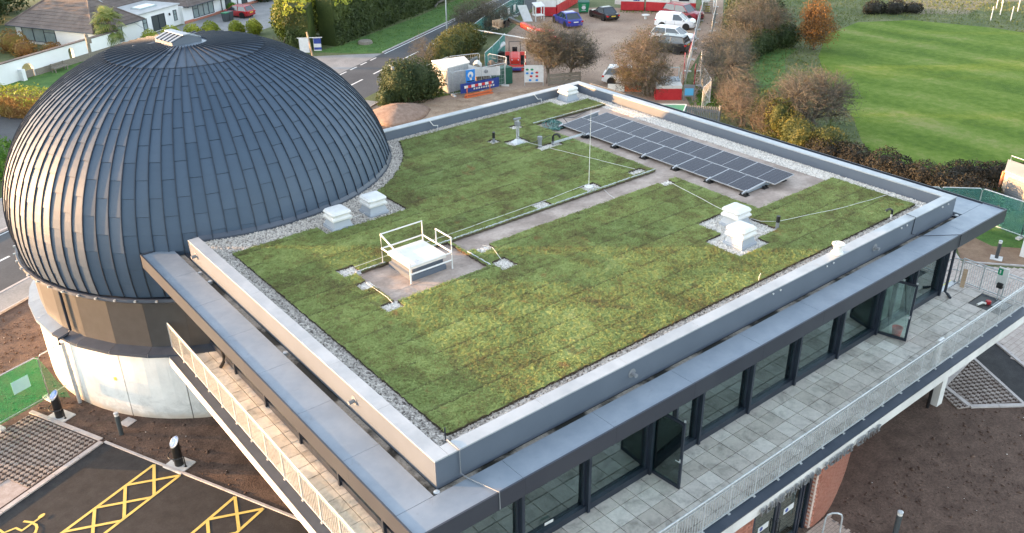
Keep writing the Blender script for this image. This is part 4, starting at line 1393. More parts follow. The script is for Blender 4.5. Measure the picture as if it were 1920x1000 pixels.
# pebble borders
dens = {'p': 760, 'w': 760}
for kk, nm, mt, lab in (('p', 'roof_pebbles', m_pebble, 'grey-white pebble border round the roof and the dome'), ('w', 'white_pebbles', m_whitestone, 'bright white pebbles round vents and cable pads and along the far edge')):
    cel = np.array([(i, j) for i in range(nx) for j in range(ny) if K[i][j] == kk])
    n = int(dens[kk] * c_ * c_ * len(cel))
    q = (cel[rng.integers(0, len(cel), n)] + rng.random((n, 2))) * c_
    V, F = pebbles(np.column_stack([q, RZ + rng.uniform(.008, .035, n)]), .024)
    o = P_(nm, np_mesh(nm, V, F, mt), mt, kind='stuff', label=lab)
    o.location = -wloc(bld)
    mbs = MB()
    for i, j in cel: mbs.add([(i * c_, j * c_, RZ + .006), ((i + 1) * c_, j * c_, RZ + .006), ((i + 1) * c_, (j + 1) * c_, RZ + .006), (i * c_, (j + 1) * c_, RZ + .006)], [(0, 1, 2, 3)])
    P_('pebble_bed', mbs, mt)
m_alu2 = M('edging_aluminium', (.55, .57, .60), rough=.5)
# perforated edging strips along paths
def edging(p, q):
    L = math.hypot(q[0] - p[0], q[1] - p[1]); n = max(1, int(L / .26))
    mb = MB()
    for k in range(n):
        a = [p[i] + (q[i] - p[i]) * (k + .06) / n for i in (0, 1)]; b = [p[i] + (q[i] - p[i]) * (k + .66) / n for i in (0, 1)]
        mb.bar((*a, RZ + .065), (*b, RZ + .065), .03, .12)
    mb.bar((*p, RZ + .105), (*q, RZ + .105), .03, .02)
    mb.bar((*p, RZ + .012), (*q, RZ + .012), .05, .014)
    P_('edging_strip', mb, m_alu2)
edging((6.2, 9.45), (17.1, 9.45)); edging((3.42, 9.45), (4.5, 9.45)); edging((6.98, 7.12), (6.98, 8.36)); edging((17.1, 17.08), (21.6, 17.08))
# membrane laps
mb = MB()
for a, b in (((3.45, 7.6), (17, 7.6)),):
    pass
for xx in (5.6, 8.3, 11.2, 14.1): mb.box((xx, 8.4, RZ + .002), (xx + .07, 9.40, RZ + .007))
for yy in (5.9, 8.2, 10.6, 13.0, 15.3): mb.box((17.1, yy, RZ + .002), (21.4, yy + .07, RZ + .007))
mb.box((3.45, 7.75, RZ + .002), (6.9, 7.82, RZ + .0065))
P_('membrane_lap', mb, m_membrane)

# ------------------------------------------------------------------ things on the roof
def roof_vent(x, y, lab, rz=0):
    v = thing('roof_vent', lab, 'roof vent', (x, y, RZ + .02), rz, 'white roof vents')
    part('base', MB().bevbox((0, 0, 0), (.80, .80, .10), .015).loft([[(sx * a, sy * a, z) for sx, sy in ((-1, -1), (1, -1), (1, 1), (-1, 1))] for a, z in ((.36, .10), (.30, .30), (.30, .34))]), m_ventgrey, v, local=True)
    part('louvre', MB().loft([[(sx * a, sy * a, z) for sx, sy in ((-1, -1), (1, -1), (1, 1), (-1, 1))] for a, z in ((.27, .34), (.27, .40), (.37, .36), (.375, .42), (.30, .52), (.25, .52))]), m_white, v, local=True)
    part('cap', MB().loft([[(sx * a * (1 if k % 1 == 0 else 1), sy * a, z) for k, (sx, sy) in enumerate(((-1, -.82), (-.82, -1), (.82, -1), (1, -.82), (1, .82), (.82, 1), (-.82, 1), (-1, .82)))] for a, z in ((.25, .52), (.37, .545), (.385, .60), (.33, .665), (.2, .68))]), m_white, v, local=True)
    return v
roof_vent(4.78, 13.02, 'white square roof vent at the foot of the dome, nearer the balcony')
roof_vent(6.38, 13.28, 'white square roof vent at the foot of the dome, second from the left roof edge')
roof_vent(20.95, 18.95, 'white roof vent in the far corner of the roof by the parapet')
roof_vent(15.45, 4.15, 'farther of the two white vents on the white pebble patch')
roof_vent(14.35, 3.08, 'nearer of the two white vents on the white pebble patch')

# access hatch with guard rail
ht = thing('roof_hatch', 'white roof access hatch with white guard rails on a grey pad', 'roof hatch', (5.2, 8.62, RZ))
part('kerb', MB().loft([[(4.55, 7.95, RZ), (5.85, 7.95, RZ), (5.85, 9.30, RZ), (4.55, 9.30, RZ)], [(4.55, 7.95, RZ + .16), (5.85, 7.95, RZ + .16), (5.85, 9.30, RZ + .16), (4.55, 9.30, RZ + .16)],
                        [(4.62, 8.02, RZ + .20), (5.78, 8.02, RZ + .20), (5.78, 9.23, RZ + .20), (4.62, 9.23, RZ + .20)], [(4.62, 8.02, RZ + .40), (5.78, 8.02, RZ + .40), (5.78, 9.23, RZ + .40), (4.62, 9.23, RZ + .40)]]), m_parapet, ht)
part('lid', MB().bevbox((5.2, 8.625, RZ + .42), (1.34, 1.38, .13), .02), m_white, ht)
part('handle', MB().tube([(4.80, 8.10, RZ + .55), (4.80, 8.10, RZ + .60), (4.92, 8.10, RZ + .60), (4.92, 8.10, RZ + .55)], .012, 6), m_galv, ht)
gr = MB()
Z1, Z2 = RZ + 1.12, RZ + .62
x0, x1, y0, y1 = 4.42, 5.98, 7.80, 9.45
def tb(*p, r=.026): gr.tube(p, r, 8)
tb((x0, y0, RZ + .02), (x0, y0, Z1 - .35)); tb((x0, y1, RZ + .02), (x0, y1, Z1), (x1, y1, Z1), (x1, y1, RZ + .02))
tb((x0, y1, Z2), (x1, y1, Z2)); tb((x0, y1, Z2), (x0, y0, Z2)); tb((x0, y1, Z1), (x0, y0, Z2))
tb((x0, y0, Z2 - .02), (x1, y0, Z2 - .02)); tb((x0, y0, Z2 - .28), (x1, y0, Z2 - .28))
tb((x1, y0, RZ + .02), (x1, y0, Z1), (x1, y0 + .85, Z1), (x1, y0 + .85, Z2)); tb((x1, y0, Z2), (x1, y1, Z2))
part('guard_rail', gr, m_white, ht)

# solar panels: two rows
def cell_mat():
    m, nt, b = nodes_of('solar_cells')
    tc = N(nt, 'ShaderNodeTexCoord'); sx = N(nt, 'ShaderNodeSeparateXYZ'); nt.links.new(tc.outputs['Object'], sx.inputs[0])
    def line(o_, per, w):
        f = maths(nt, 'FRACT', maths(nt, 'DIVIDE', maths(nt, 'ADD', o_, 10.0), per))
        return maths(nt, 'LESS_THAN', f, w)
    l = maths(nt, 'MAXIMUM', line(sx.outputs[0], .178, .035), line(sx.outputs[1], .0935, .05))
    col = mix(nt, l, mix(nt, noise(nt, 6, 2, .5, pos(nt)), (.016, .017, .028), (.024, .025, .040)), (.10, .10, .12))
    nt.links.new(col, b.inputs['Base Color']); b.inputs['Roughness'].default_value = .22; b.inputs['Specular IOR Level'].default_value = .22
    return m
m_cell = cell_mat()
m_alu = M('aluminium', (.55, .56, .58), rough=.3, metal=.6)
sa = thing('solar_array', 'two-row array of dark solar panels on black feet along the far roof side', 'solar panels', (19.1, 10.7, RZ))
tilt = math.atan2(.19, 2.45)
W_, D_ = 1.70, 1.205
fr = MB().box((-W_ / 2, -D_ / 2, -.035), (W_ / 2, -D_ / 2 + .012, 0.003)).box((-W_ / 2, D_ / 2 - .012, -.035), (W_ / 2, D_ / 2, .003)).box((-W_ / 2, -D_ / 2 + .012, -.035), (-W_ / 2 + .012, D_ / 2 - .012, .003)).box((W_ / 2 - .012, -D_ / 2 + .012, -.035), (W_ / 2, D_ / 2 - .012, .003)).box((-.006, -D_ / 2 + .012, -.02), (.006, D_ / 2 - .012, .001)).mesh('solar_panel', m_alu)
ce = MB().box((-W_ / 2 + .013, -D_ / 2 + .013, -.03), (W_ / 2 - .013, D_ / 2 - .013, -.001)).mesh('cells', m_cell)
ft = MB().box((-.13, -.16, 0), (.13, .16, .035)).box((-.10, -.13, .035), (-.05, .13, .11)).box((.05, -.13, .035), (.10, .13, .11)).mesh('foot', m_black)
for r_ in (0, 1):
    for k in range(6):
        yy = 6.47 + 1.722 * k - (0.42 if r_ else 0)
        o = part('solar_panel', fr, None, sa)
        off = (D_ / 2 + r_ * 1.225)
        o.location = Vector((17.87 + off * math.cos(tilt), yy, RZ + .15 + off * math.sin(tilt))) - wloc(sa)
        o.rotation_euler = Matrix((( 0, math.cos(tilt), -math.sin(tilt)), (-1, 0, 0), (0, math.sin(tilt), math.cos(tilt)))).to_euler()
        part('cells', ce, None, o)
for k in range(7):
    yy = 5.62 + 1.722 * k
    for xx in (17.86, 19.0, 20.15):
        o = part('foot', ft, None, sa); o.location = Vector((xx - .02, yy, RZ)) - wloc(sa)
    part('rail', MB().bar((17.85, yy, RZ + .115), (20.25, yy, RZ + .30), .045, .04), m_alu, sa)
    part('clamp', MB().bar((17.70, yy, RZ + .09), (17.95, yy, RZ + .17), .05, .05), m_alu, sa)
for yy in (5.60, 15.98):
    part('wind_deflector', MB().loft([[(17.95, yy, RZ + .05), (20.2, yy, RZ + .05), (20.2, yy, RZ + .29), (17.95, yy, RZ + .12)], [(17.95, yy + .012, RZ + .05), (20.2, yy + .012, RZ + .05), (20.2, yy + .012, RZ + .29), (17.95, yy + .012, RZ + .12)]]), m_canopy, sa)

# pipes, poles, cables
def pipe_vent(x, y, h, r, lab, top, cap=False, mat=m_grey):
    v = thing('soil_pipe', lab, 'vent pipe', (x, y, RZ + .02))
    part('pipe', MB().lathe([(r * 1.35, 0), (r * 1.35, .03), (r, .04), (r, h * top)], (x, y, RZ + .02), 12), mat, v)
    if cap: part('cap', MB().lathe([(r * 1.25, h * top), (r * 1.3, h * top + .03), (r * 1.3, h), (r * 1.1, h + .015)], (x, y, RZ + .02), 14), m_grey, v)
    else: part('sleeve', MB().lathe([(r * 1.12, h * top), (r * 1.12, h)], (x, y, RZ + .02), 12), m_black, v)
    return v
pipe_vent(14.30, 16.40, .46, .055, 'short grey pipe with black sleeve nearest the dome end of the roof', .42)
pipe_vent(15.43, 14.62, .46, .085, 'stubby grey vent pipe with round cap on a white pebble pad', .72, True)
pipe_vent(16.24, 2.98, .50, .06, 'grey pipe with black sleeve at the corner of the white pebble patch', .55)
gp = thing('gooseneck_pipe', 'black gooseneck cable pipe next to the capped vent pipe', 'cable pipe', (16.0, 14.42, RZ))
part('pipe', MB().lathe([(.055, 0), (.055, .2)], (16.0, 14.42, RZ), 10), m_grey, gp)
part('bend', MB().tube([(16.0, 14.42, RZ + .2), (16.0, 14.42, RZ + .42), (16.04, 14.38, RZ + .50), (16.12, 14.30, RZ + .52), (16.19, 14.23, RZ + .47), (16.21, 14.21, RZ + .38)], .05, 8), m_black, gp)
gp = thing('gooseneck_pipe', 'small black gooseneck pipe by the right front roof edge', 'cable pipe', (19.95, .92, RZ))
part('pipe', MB().tube([(19.95, .92, RZ), (19.95, .92, RZ + .22)], .035, 8), m_offwhite, gp)
part('bend', MB().tube([(19.95, .92, RZ + .22), (19.95, .92, RZ + .36), (19.86, .96, RZ + .43), (19.74, 1.0, RZ + .42), (19.70, 1.02, RZ + .36)], .04, 8), m_black, gp)
cp = thing('camera_pole', 'grey steel pole with brackets standing on a pebble pad on the roof', 'pole', (15.0, 15.6, RZ))
part('pole', MB().bar((15.0, 15.6, RZ + .02), (15.0, 15.6, RZ + 1.15), .10, .10), m_galv, cp)
part('bracket', MB().bar((14.82, 15.65, RZ + 1.12), (15.12, 15.52, RZ + 1.16), .09, .07).box((14.92, 15.5, RZ + .82), (15.08, 15.72, RZ + 1.0)), m_grey, cp)
part('base', MB().loft([[(15.0 + a * sx, 15.6 + a * sy, z) for sx, sy in ((-1, -1), (1, -1), (1, 1), (-1, 1))] for a, z in ((.24, RZ + .02), (.22, RZ + .06), (.07, RZ + .22))]), m_galv, cp)
part('cable', MB().tube([(15.05, 15.55, RZ + 1.0), (14.94, 15.5, RZ + .7), (14.90, 15.48, RZ + .4), (15.3, 15.0, RZ + .12), (16.6, 15.3, RZ + .1)], .014, 5), m_black, cp)
lr = thing('lightning_rod', 'thin tall lightning rod standing on a white pebble pad beside the path', 'lightning rod', (13.88, 9.9, RZ))
part('rod', MB().tube([(13.88, 9.9, RZ + .08), (13.88, 9.9, RZ + 2.0), (13.88, 9.9, RZ + 3.15)], [.012, .010, .006], 6), m_offwhite, lr)
part('base', MB().lathe([(.17, .02), (.17, .08), (.05, .12)], (13.88, 9.9, RZ), 12), m_offwhite, lr)
def conductor(pts, lab, r=.008, mat=m_conduit):
    mb = MB().tube(pts, r, 5)
    return solo('lightning_conductor', mb, mat, lab, 'cable', 'lightning conductor cables')
zc = RZ + .13
def sag(pts, step=.6):
    out = []
    for a, b in zip(pts, pts[1:]):
        L = math.dist(a, b); n = max(1, int(L / step))
        for k in range(n):
            t = k / n
            out.append(tuple(a[i] + (b[i] - a[i]) * t + (random.uniform(-.02, .02) if i < 2 else 0) for i in range(3)))
    return out + [pts[-1]]
conductor(sag([(14.9, 15.5, zc + .1), (16.35, 9.85, zc + .05)]), 'white cable from the camera pole to the pad at the path end')
conductor(sag([(16.40, 8.2, zc + .05), (15.9, 4.9, zc), (16.15, 3.6, zc), (16.6, 3.2, zc), (19.5, 2.4, zc), (22.0, 2.0, zc)]), 'white cable running past the two vents to the far parapet')
conductor(sag([(3.3, 9.75, zc), (5.0, 9.75, zc), (11.4, 9.85, zc), (14.0, 10.0, zc)]), 'long thin cable lying beside the upper path edge')
conductor(sag([(7.55, 8.3, zc + .05), (7.75, 8.0, zc), (7.45, 7.2, zc), (7.4, 6.95, zc + .05)]), 'short white cable between the two pads right of the hatch')
conductor(sag([(3.25, 6.95, zc + .03), (3.3, 7.4, zc), (3.3, 8.6, zc)]), 'short white cable along the left edge of the hatch pad')
conductor(sag([(5.0, 13.1, RZ + .12), (5.8, 13.2, RZ + .12), (6.1, 13.3, RZ + .12)], .3), 'white cable between the two vents by the dome')
conductor(sag([(21.5, 17.2, RZ + .2), (21.6, 16.8, RZ + .12), (21.7, 12, RZ + .06), (21.7, 5, RZ + .06), (21.75, 2.2, RZ + .08)]), 'white cable along the far pebble strip behind the solar panels')
conductor([(14.2, 9.4, RZ + .02), (14.0, 8.9, RZ + .02), (13.9, 8.45, RZ + .02)], 'thin cable crossing the grey roof path')
conductor(sag([(19.8, .32, 7.725), (19.75, -.03, 7.72), (19.75, -.03, 7.1), (19.9, -.24, 7.06), (21, -1.12, 7.08), (21.02, -1.125, 6.62)], 3), 'dark cable over the front roof edge near the right corner', .014, m_darkmetal)
conductor(sag([(.72, .72, 7.42), (.62, .40, 7.72), (.62, -.03, 7.72), (.62, -.03, 7.05), (.66, -.26, 7.05), (.9, -1.11, 7.085), (.9, -1.118, 6.6)], 3), 'grey cable over the nearest roof corner', .016, m_grey)
# green hose heap
hp = MB()
pts = []
for k in range(170):
    a = k * .37
    pts.append((17.75 + .42 * math.cos(a) * (1 + .3 * math.sin(k * .21)), 16.35 + .55 * math.sin(a * 1.03) * (1 + .25 * math.cos(k * .17)), RZ + .03 + .05 * abs(math.sin(k * .7))))
hp.tube(pts, .019, 5)
solo('garden_hose', hp, m_hose, 'heap of dark green hose lying beside the solar panels', 'hose')
bc = MB().tube(sag([(18.3, 15.9, RZ + .05), (18.5, 16.5, RZ + .2), (19.2, 16.6, RZ + .05), (20.3, 16.9, RZ + .05)], .3), .018, 5)
solo('power_cable', bc, m_black, 'black cable lying beyond the end of the solar panels', 'cable')
tr = thing('cable_tray', 'narrow steel cable tray leading from the gooseneck pipe to the solar panels', 'cable tray', (16.8, 14.4, RZ))
part('tray', MB().box((15.95, 14.33, RZ + .10), (17.8, 14.45, RZ + .125)).box((15.95, 14.32, RZ + .125), (17.8, 14.332, RZ + .16)).box((15.95, 14.448, RZ + .125), (17.8, 14.46, RZ + .16)), m_galv, tr)
part('inverter', MB().bevbox((17.78, 14.3, RZ + .02), (.34, .24, .12), .02), m_black, tr)
# cable drum on the parapet
cd = thing('cable_drum', 'white empty cable drum standing on the front roof edge', 'cable drum', (15.4, .16, TOP))
part('flange', MB().lathe([(.17, 0), (.19, .01), (.19, .04), (.15, .06)], (15.4, .16, TOP), 20), m_offwhite, cd)
part('core', MB().lathe([(.13, .06), (.12, .26)], (15.4, .16, TOP), 16), m_offwhite, cd)
fl2 = part('flange', MB().lathe([(.13, .26), (.19, .30), (.20, .34), (.17, .36), (.02, .35)], (15.4, .16, TOP), 20), m_offwhite, cd)
for k in range(5):
    part('hole', MB().lathe([(.02, .357), (.02, .362)], (15.4 + .1 * math.cos(k * 1.26), .16 + .1 * math.sin(k * 1.26), TOP), 8), m_darkmetal, fl2)
# spouts and fixings on the parapet faces
for (x, y, dx, dy) in ((6.1, 0, 0, -1), (17.4, 0, 0, -1), (0, 3.55, -1, 0), (0, 13.9, -1, 0)):
    q = MB().tube([(x, y, 7.33), (x + dx * .17, y + dy * .17, 7.32)], .055, 10)
    q.tube([(x + dx * .002, y + dy * .002, 7.33), (x + dx * .012, y + dy * .012, 7.33)], .13, 14)
    P_('overflow_spout', q, m_grey)
for x in (11.9, 12.25, 14.6, 14.95, 18.9, 19.25, 21.6, 22.0):
    P_('fixing', MB().bar((x, -.02, 7.56), (x + .05, -.02, 7.58), .035, .035), m_white)
for k, (x, y) in enumerate(((-.14, 13.4), (-.12, 12.6), (-.13, 7.2), (-.08, .0 - .12), (22.72, -.10))):
    P_('outlet', MB().lathe([(.075, 0), (.075, .08), (.04, .10)], (x, y, 6.89), 10), m_galv)
solo('roof_whip', MB().tube([(12.66, 1.02, RZ), (12.62, 1.0, RZ + .22), (12.66, .98, RZ + .34)], .012, 5), m_offwhite, 'short white loop of cable sticking up at the front pebble edge', 'cable')
solo('roof_rod', MB().tube([(.86, .86, RZ), (.86, .86, RZ + .42)], .016, 6), m_darkmetal, 'short dark rod standing at the nearest corner of the sedum', 'rod')
for x, y, w in ((13.1, 19.8, .3), (19.3, 19.8, .3)):
    solo('cable_loop', MB().tube([(x, y - .2, TOP + .01), (x + .1, y - .35, 7.5), (x + .35, y - .33, 7.45), (x + .25, y - .45, 7.3)], .018, 5), m_conduit, 'white cable loop hanging over the far-left parapet, ' + ('nearer the dome' if x < 15 else 'nearer the far vent'), 'cable')


# ------------------------------------------------------------------ bungalow across the road
def uz(u, v, z): return (*uv(u, v), z)
hs = thing('bungalow', 'white rendered bungalow with brown hipped roofs and a lead flat-roofed entrance, across the road', 'house', (*uv(60, 65), 0))
def HP(n, mb, m, par=None, **k): return part(n, mb, m, par or hs, **k)
EV = 1.80
def ubox(u0, v0, z0, u1, v1, z1): return MB().loft([[uz(u0, v0, z), uz(u1, v0, z), uz(u1, v1, z), uz(u0, v1, z)] for z in (z0, z1)])
HP('wall', ubox(50.1, 61.75, 0, 56.0, 72, EV), m_render)
HP('wall', ubox(56.0, 62.2, 0, 62.35, 70, 2.05), m_render)
HP('wall', ubox(62.35, 61.75, 0, 84, 70, EV), m_render)
HP('plinth_course', ubox(62.37, 61.70, 0, 84.02, 61.749, .28), m_brick)
def hip(u0, v0, u1, v1, e, h, ridge_u=True):
    w = min(u1 - u0, v1 - v0) / 2
    lo_ = [uz(u0, v0, e), uz(u1, v0, e), uz(u1, v1, e), uz(u0, v1, e)]
    if (u1 - u0) >= (v1 - v0): r = [uz(u0 + w, (v0 + v1) / 2, e + h), uz(u1 - w, (v0 + v1) / 2, e + h)]; f = [(0, 1, 5, 4), (2, 3, 4, 5), (1, 2, 5), (3, 0, 4)]
    else: r = [uz((u0 + u1) / 2, v0 + w, e + h), uz((u0 + u1) / 2, v1 - w, e + h)]; f = [(0, 1, 4), (1, 2, 5, 4), (2, 3, 5), (3, 0, 4, 5)]
    mb = MB().add(lo_ + r, f + [(3, 2, 1, 0)])
    o = HP('roof', mb, m_tile)
    rt = MB()
    hips = [(0, 4), (1, 4 if (u1 - u0) < (v1 - v0) else 5), (2, 5), (3, 4 if (u1 - u0) >= (v1 - v0) else 5), (4, 5)]
    P0 = lo_ + r
    for a, b in hips:
        rt.tube([P0[a], P0[b]], .10, 6)
    HP('ridge_tiles', rt, m_tile, o)
    HP('gutter', MB().tube([Vector(p) + Vector((0, 0, -.04)) for p in lo_ + lo_[:1]], .05, 6), m_darkmetal, o)
    # tile courses
    tc = MB()
    n = int(w / .33)
    for k in range(1, n):
        t = k / n
        q = [uz(u0 + w * t, v0 + w * t, e + h * t + .015), uz(u1 - w * t, v0 + w * t, e + h * t + .015), uz(u1 - w * t, v1 - w * t, e + h * t + .015), uz(u0 + w * t, v1 - w * t, e + h * t + .015)]
        for a, b in ((0, 1), (3, 0)): tc.bar(q[a], q[b], .045, .03)
    HP('tile_courses', tc, m_tile, o, kind='stuff')
    return o
hip(49.5, 61.2, 56.3, 72.6, EV, 2.5)
hip(54.5, 66.6, 66, 74, EV + .2, 2.3)
hip(62.6, 61.1, 85, 70.6, EV, 2.6)
HP('lead_roof', ubox(55.9, 62.0, 2.052, 62.45, 67, 2.16), m_lead)
rl = MB().loft([[uz(58.2, 63.4, 2.165), uz(60.6, 63.4, 2.165), uz(60.6, 64.8, 2.165), uz(58.2, 64.8, 2.165)], [uz(58.3, 63.5, 2.3), uz(60.5, 63.5, 2.3), uz(60.5, 64.7, 2.34), uz(58.3, 64.7, 2.34)]])
HP('roof_light', rl, m_houseglass)
def hwin(u0, z0, u1, z1, v, n=2, top=False, west=False, mat=None):
    def q(a, z, d): return uz(v - d, a, z) if west else uz(a, v - d, z)
    def bxx(mb, a0, za, a1, zb, d0, d1):
        mb.loft([[q(a0, z, d0), q(a1, z, d0), q(a1, z, d1), q(a0, z, d1)] for z in (za, zb)])
    fr_ = MB()
    t = .06
    bxx(fr_, u0, z0, u1, z0 + t, -.02, .05); bxx(fr_, u0, z1 - t, u1, z1, -.02, .05)
    for k in range(n + 1):
        a = u0 + (u1 - u0 - t) * k / n
        bxx(fr_, a, z0 + t, a + t, z1 - t, -.02, .05)
    if top: bxx(fr_, u0 + t, z1 - .45, u0 + (u1 - u0) / n, z1 - .40, -.02, .05)
    w = HP('window', fr_, m_darkmetal)
    pn = MB(); bxx(pn, u0 + .01, z0 + .01, u1 - .01, z1 - .01, -.015, .012)
    HP('pane', pn, mat or m_houseglass, w)
    sl_ = MB(); bxx(sl_, u0 - .05, z0 - .05, u1 + .05, z0 - .002, -.01, .10)
    HP('sill', sl_, m_render, w)
hwin(66.8, .25, 71.2, 1.7, 50.1, 3, True, west=True)
hwin(51.2, .15, 53.6, 1.65, 61.75, 3, True)
hwin(56.9, .45, 57.5, 1.55, 62.2, 1, True); hwin(61.4, .5, 61.9, 1.6, 62.2, 1, True)
hwin(58.2, .05, 60.1, 1.6, 62.2, 2, False, mat=m_darkroom)
hwin(63.9, .3, 67.3, 1.68, 61.75, 4, True)
for u0 in (69.3, 72.2): hwin(u0, .02, u0 + 1.0, 1.65, 61.75, 1, False, mat=m_darkroom)
hwin(74.4, .3, 77.0, 1.65, 61.75, 3, True)
for u0 in (68.6, 71.4): HP('downpipe', MB().tube([uz(u0, 61.68, 0), uz(u0, 61.68, EV)], .05, 6), m_black)
HP('wall_lamp', MB().bevbox(uz(60.8, 62.12, 1.2), (.16, .12, .25), .02), m_black)
ta = MB().tube([uz(55.6, 60.9, 1.0), uz(53.6, 65.0, 4.5)], .035, 6)
for k in range(5):
    a = Vector(uz(53.75 - .15 * k, 64.8, 4.3 + .1 * k)); ta.bar(a + Vector((-.35, -.2, 0)), a + Vector((.35, .2, .0)), .03, .03)
HP('television_aerial', ta, m_galv)
# garden wall with arch openings
gw = thing('garden_wall', 'long white garden wall with dark coping and an arched gateway', 'wall', (*uv(45, 60.3), 0))
segs_ = [(20, 40.0), (41.25, 45.2), (45.75, 51.4)]
for a, b in segs_: part('wall_panel', ubox(a, 60.0, 0, b, 60.3, 1.72), m_render, gw)
part('wall_panel', ubox(51.1, 60.3, 0, 51.4, 61.7, 1.72), m_render, gw)
for u0, w_ in ((40.0, 1.25), (45.2, .55)):
    mb = MB(); n = 8; z0 = 1.35 - w_ / 2 if w_ > 1 else 1.3
    arc = [(u0 + w_ / 2 - w_ / 2 * math.cos(PI * k / n), z0 - .1 + (w_ / 2 if w_ > 1 else .27) * math.sin(PI * k / n)) for k in range(n + 1)]
    for (ua, za), (ub, zb) in zip(arc, arc[1:]):
        mb.loft([[uz(ua, v, za), uz(ub, v, zb), uz(ub, v, 1.72), uz(ua, v, 1.72)] for v in (60.0, 60.3)])
    part('arch', mb, m_render, gw)
part('gate', ubox(40.02, 60.12, 0, 41.23, 60.17, .62), m_greywood, gw)
part('buttress', ubox(39.6, 59.5, 0, 39.95, 60.0, .95), m_render, gw)
part('coping', ubox(20, 59.93, 1.722, 51.45, 60.37, 1.80), m_tile, gw)
part('plinth_course', ubox(41.3, 59.93, 0, 51.42, 59.999, .55), m_greywood, gw)
flat('forecourt', [uv(62, 52), uv(90, 52), uv(90, 61.6), uv(56.5, 61.6), uv(56.5, 58)], .012, m_pave)
flat('verge', [uv(20, 54.3), uv(56, 54.3), uv(56, 60), uv(20, 60)], .008, m_verge)
bn = thing('wooden_bench', 'weathered wooden bench against the white garden wall', 'bench', (*uv(43.2, 59.2), 0), R(29))
part('seat', MB().box((-.75, -.25, .36), (.75, .2, .41)), m_greywood, bn, local=True)
part('backrest', MB().box((-.75, .2, .42), (.75, .25, .52)).box((-.75, .22, .60), (.75, .27, .72)), m_greywood, bn, local=True)
for sx in (-1, 1): part('leg', MB().box((sx * .65 - .04, -.22, 0), (sx * .65 + .04, -.14, .36)).box((sx * .65 - .04, .17, 0), (sx * .65 + .04, .26, .75)), m_greywood, bn, local=True)
gp_ = solo('timber_post', MB().bevbox((*uv(45.4, 57.6), 0), (.26, .26, 2.9), .04).bevbox((*uv(45.4, 57.45), 2.1), (.42, .36, .5), .04), m_greywood, 'weathered timber pole with a box in front of the garden wall', 'pole')

# ------------------------------------------------------------------ plants
def leaf_cloud(lumps, n, surface=.55):
    """points through a set of ellipsoids (cx,cy,cz,rx,ry,rz); denser near their surface"""
    w = np.array([l[3] * l[4] * l[5] for l in lumps]) ** .7
    idx = rng.choice(len(lumps), n, p=w / w.sum())
    L = np.array(lumps)[idx]
    d = rng.normal(size=(n, 3)); d /= np.linalg.norm(d, axis=1)[:, None]
    r = np.where(rng.random(n) < surface, rng.normal(1.0, .07, n), rng.random(n) ** .45)
    P = L[:, :3] + d * L[:, 3:] * r[:, None]
    keep = P[:, 2] > .03
    return P[keep], d[keep]

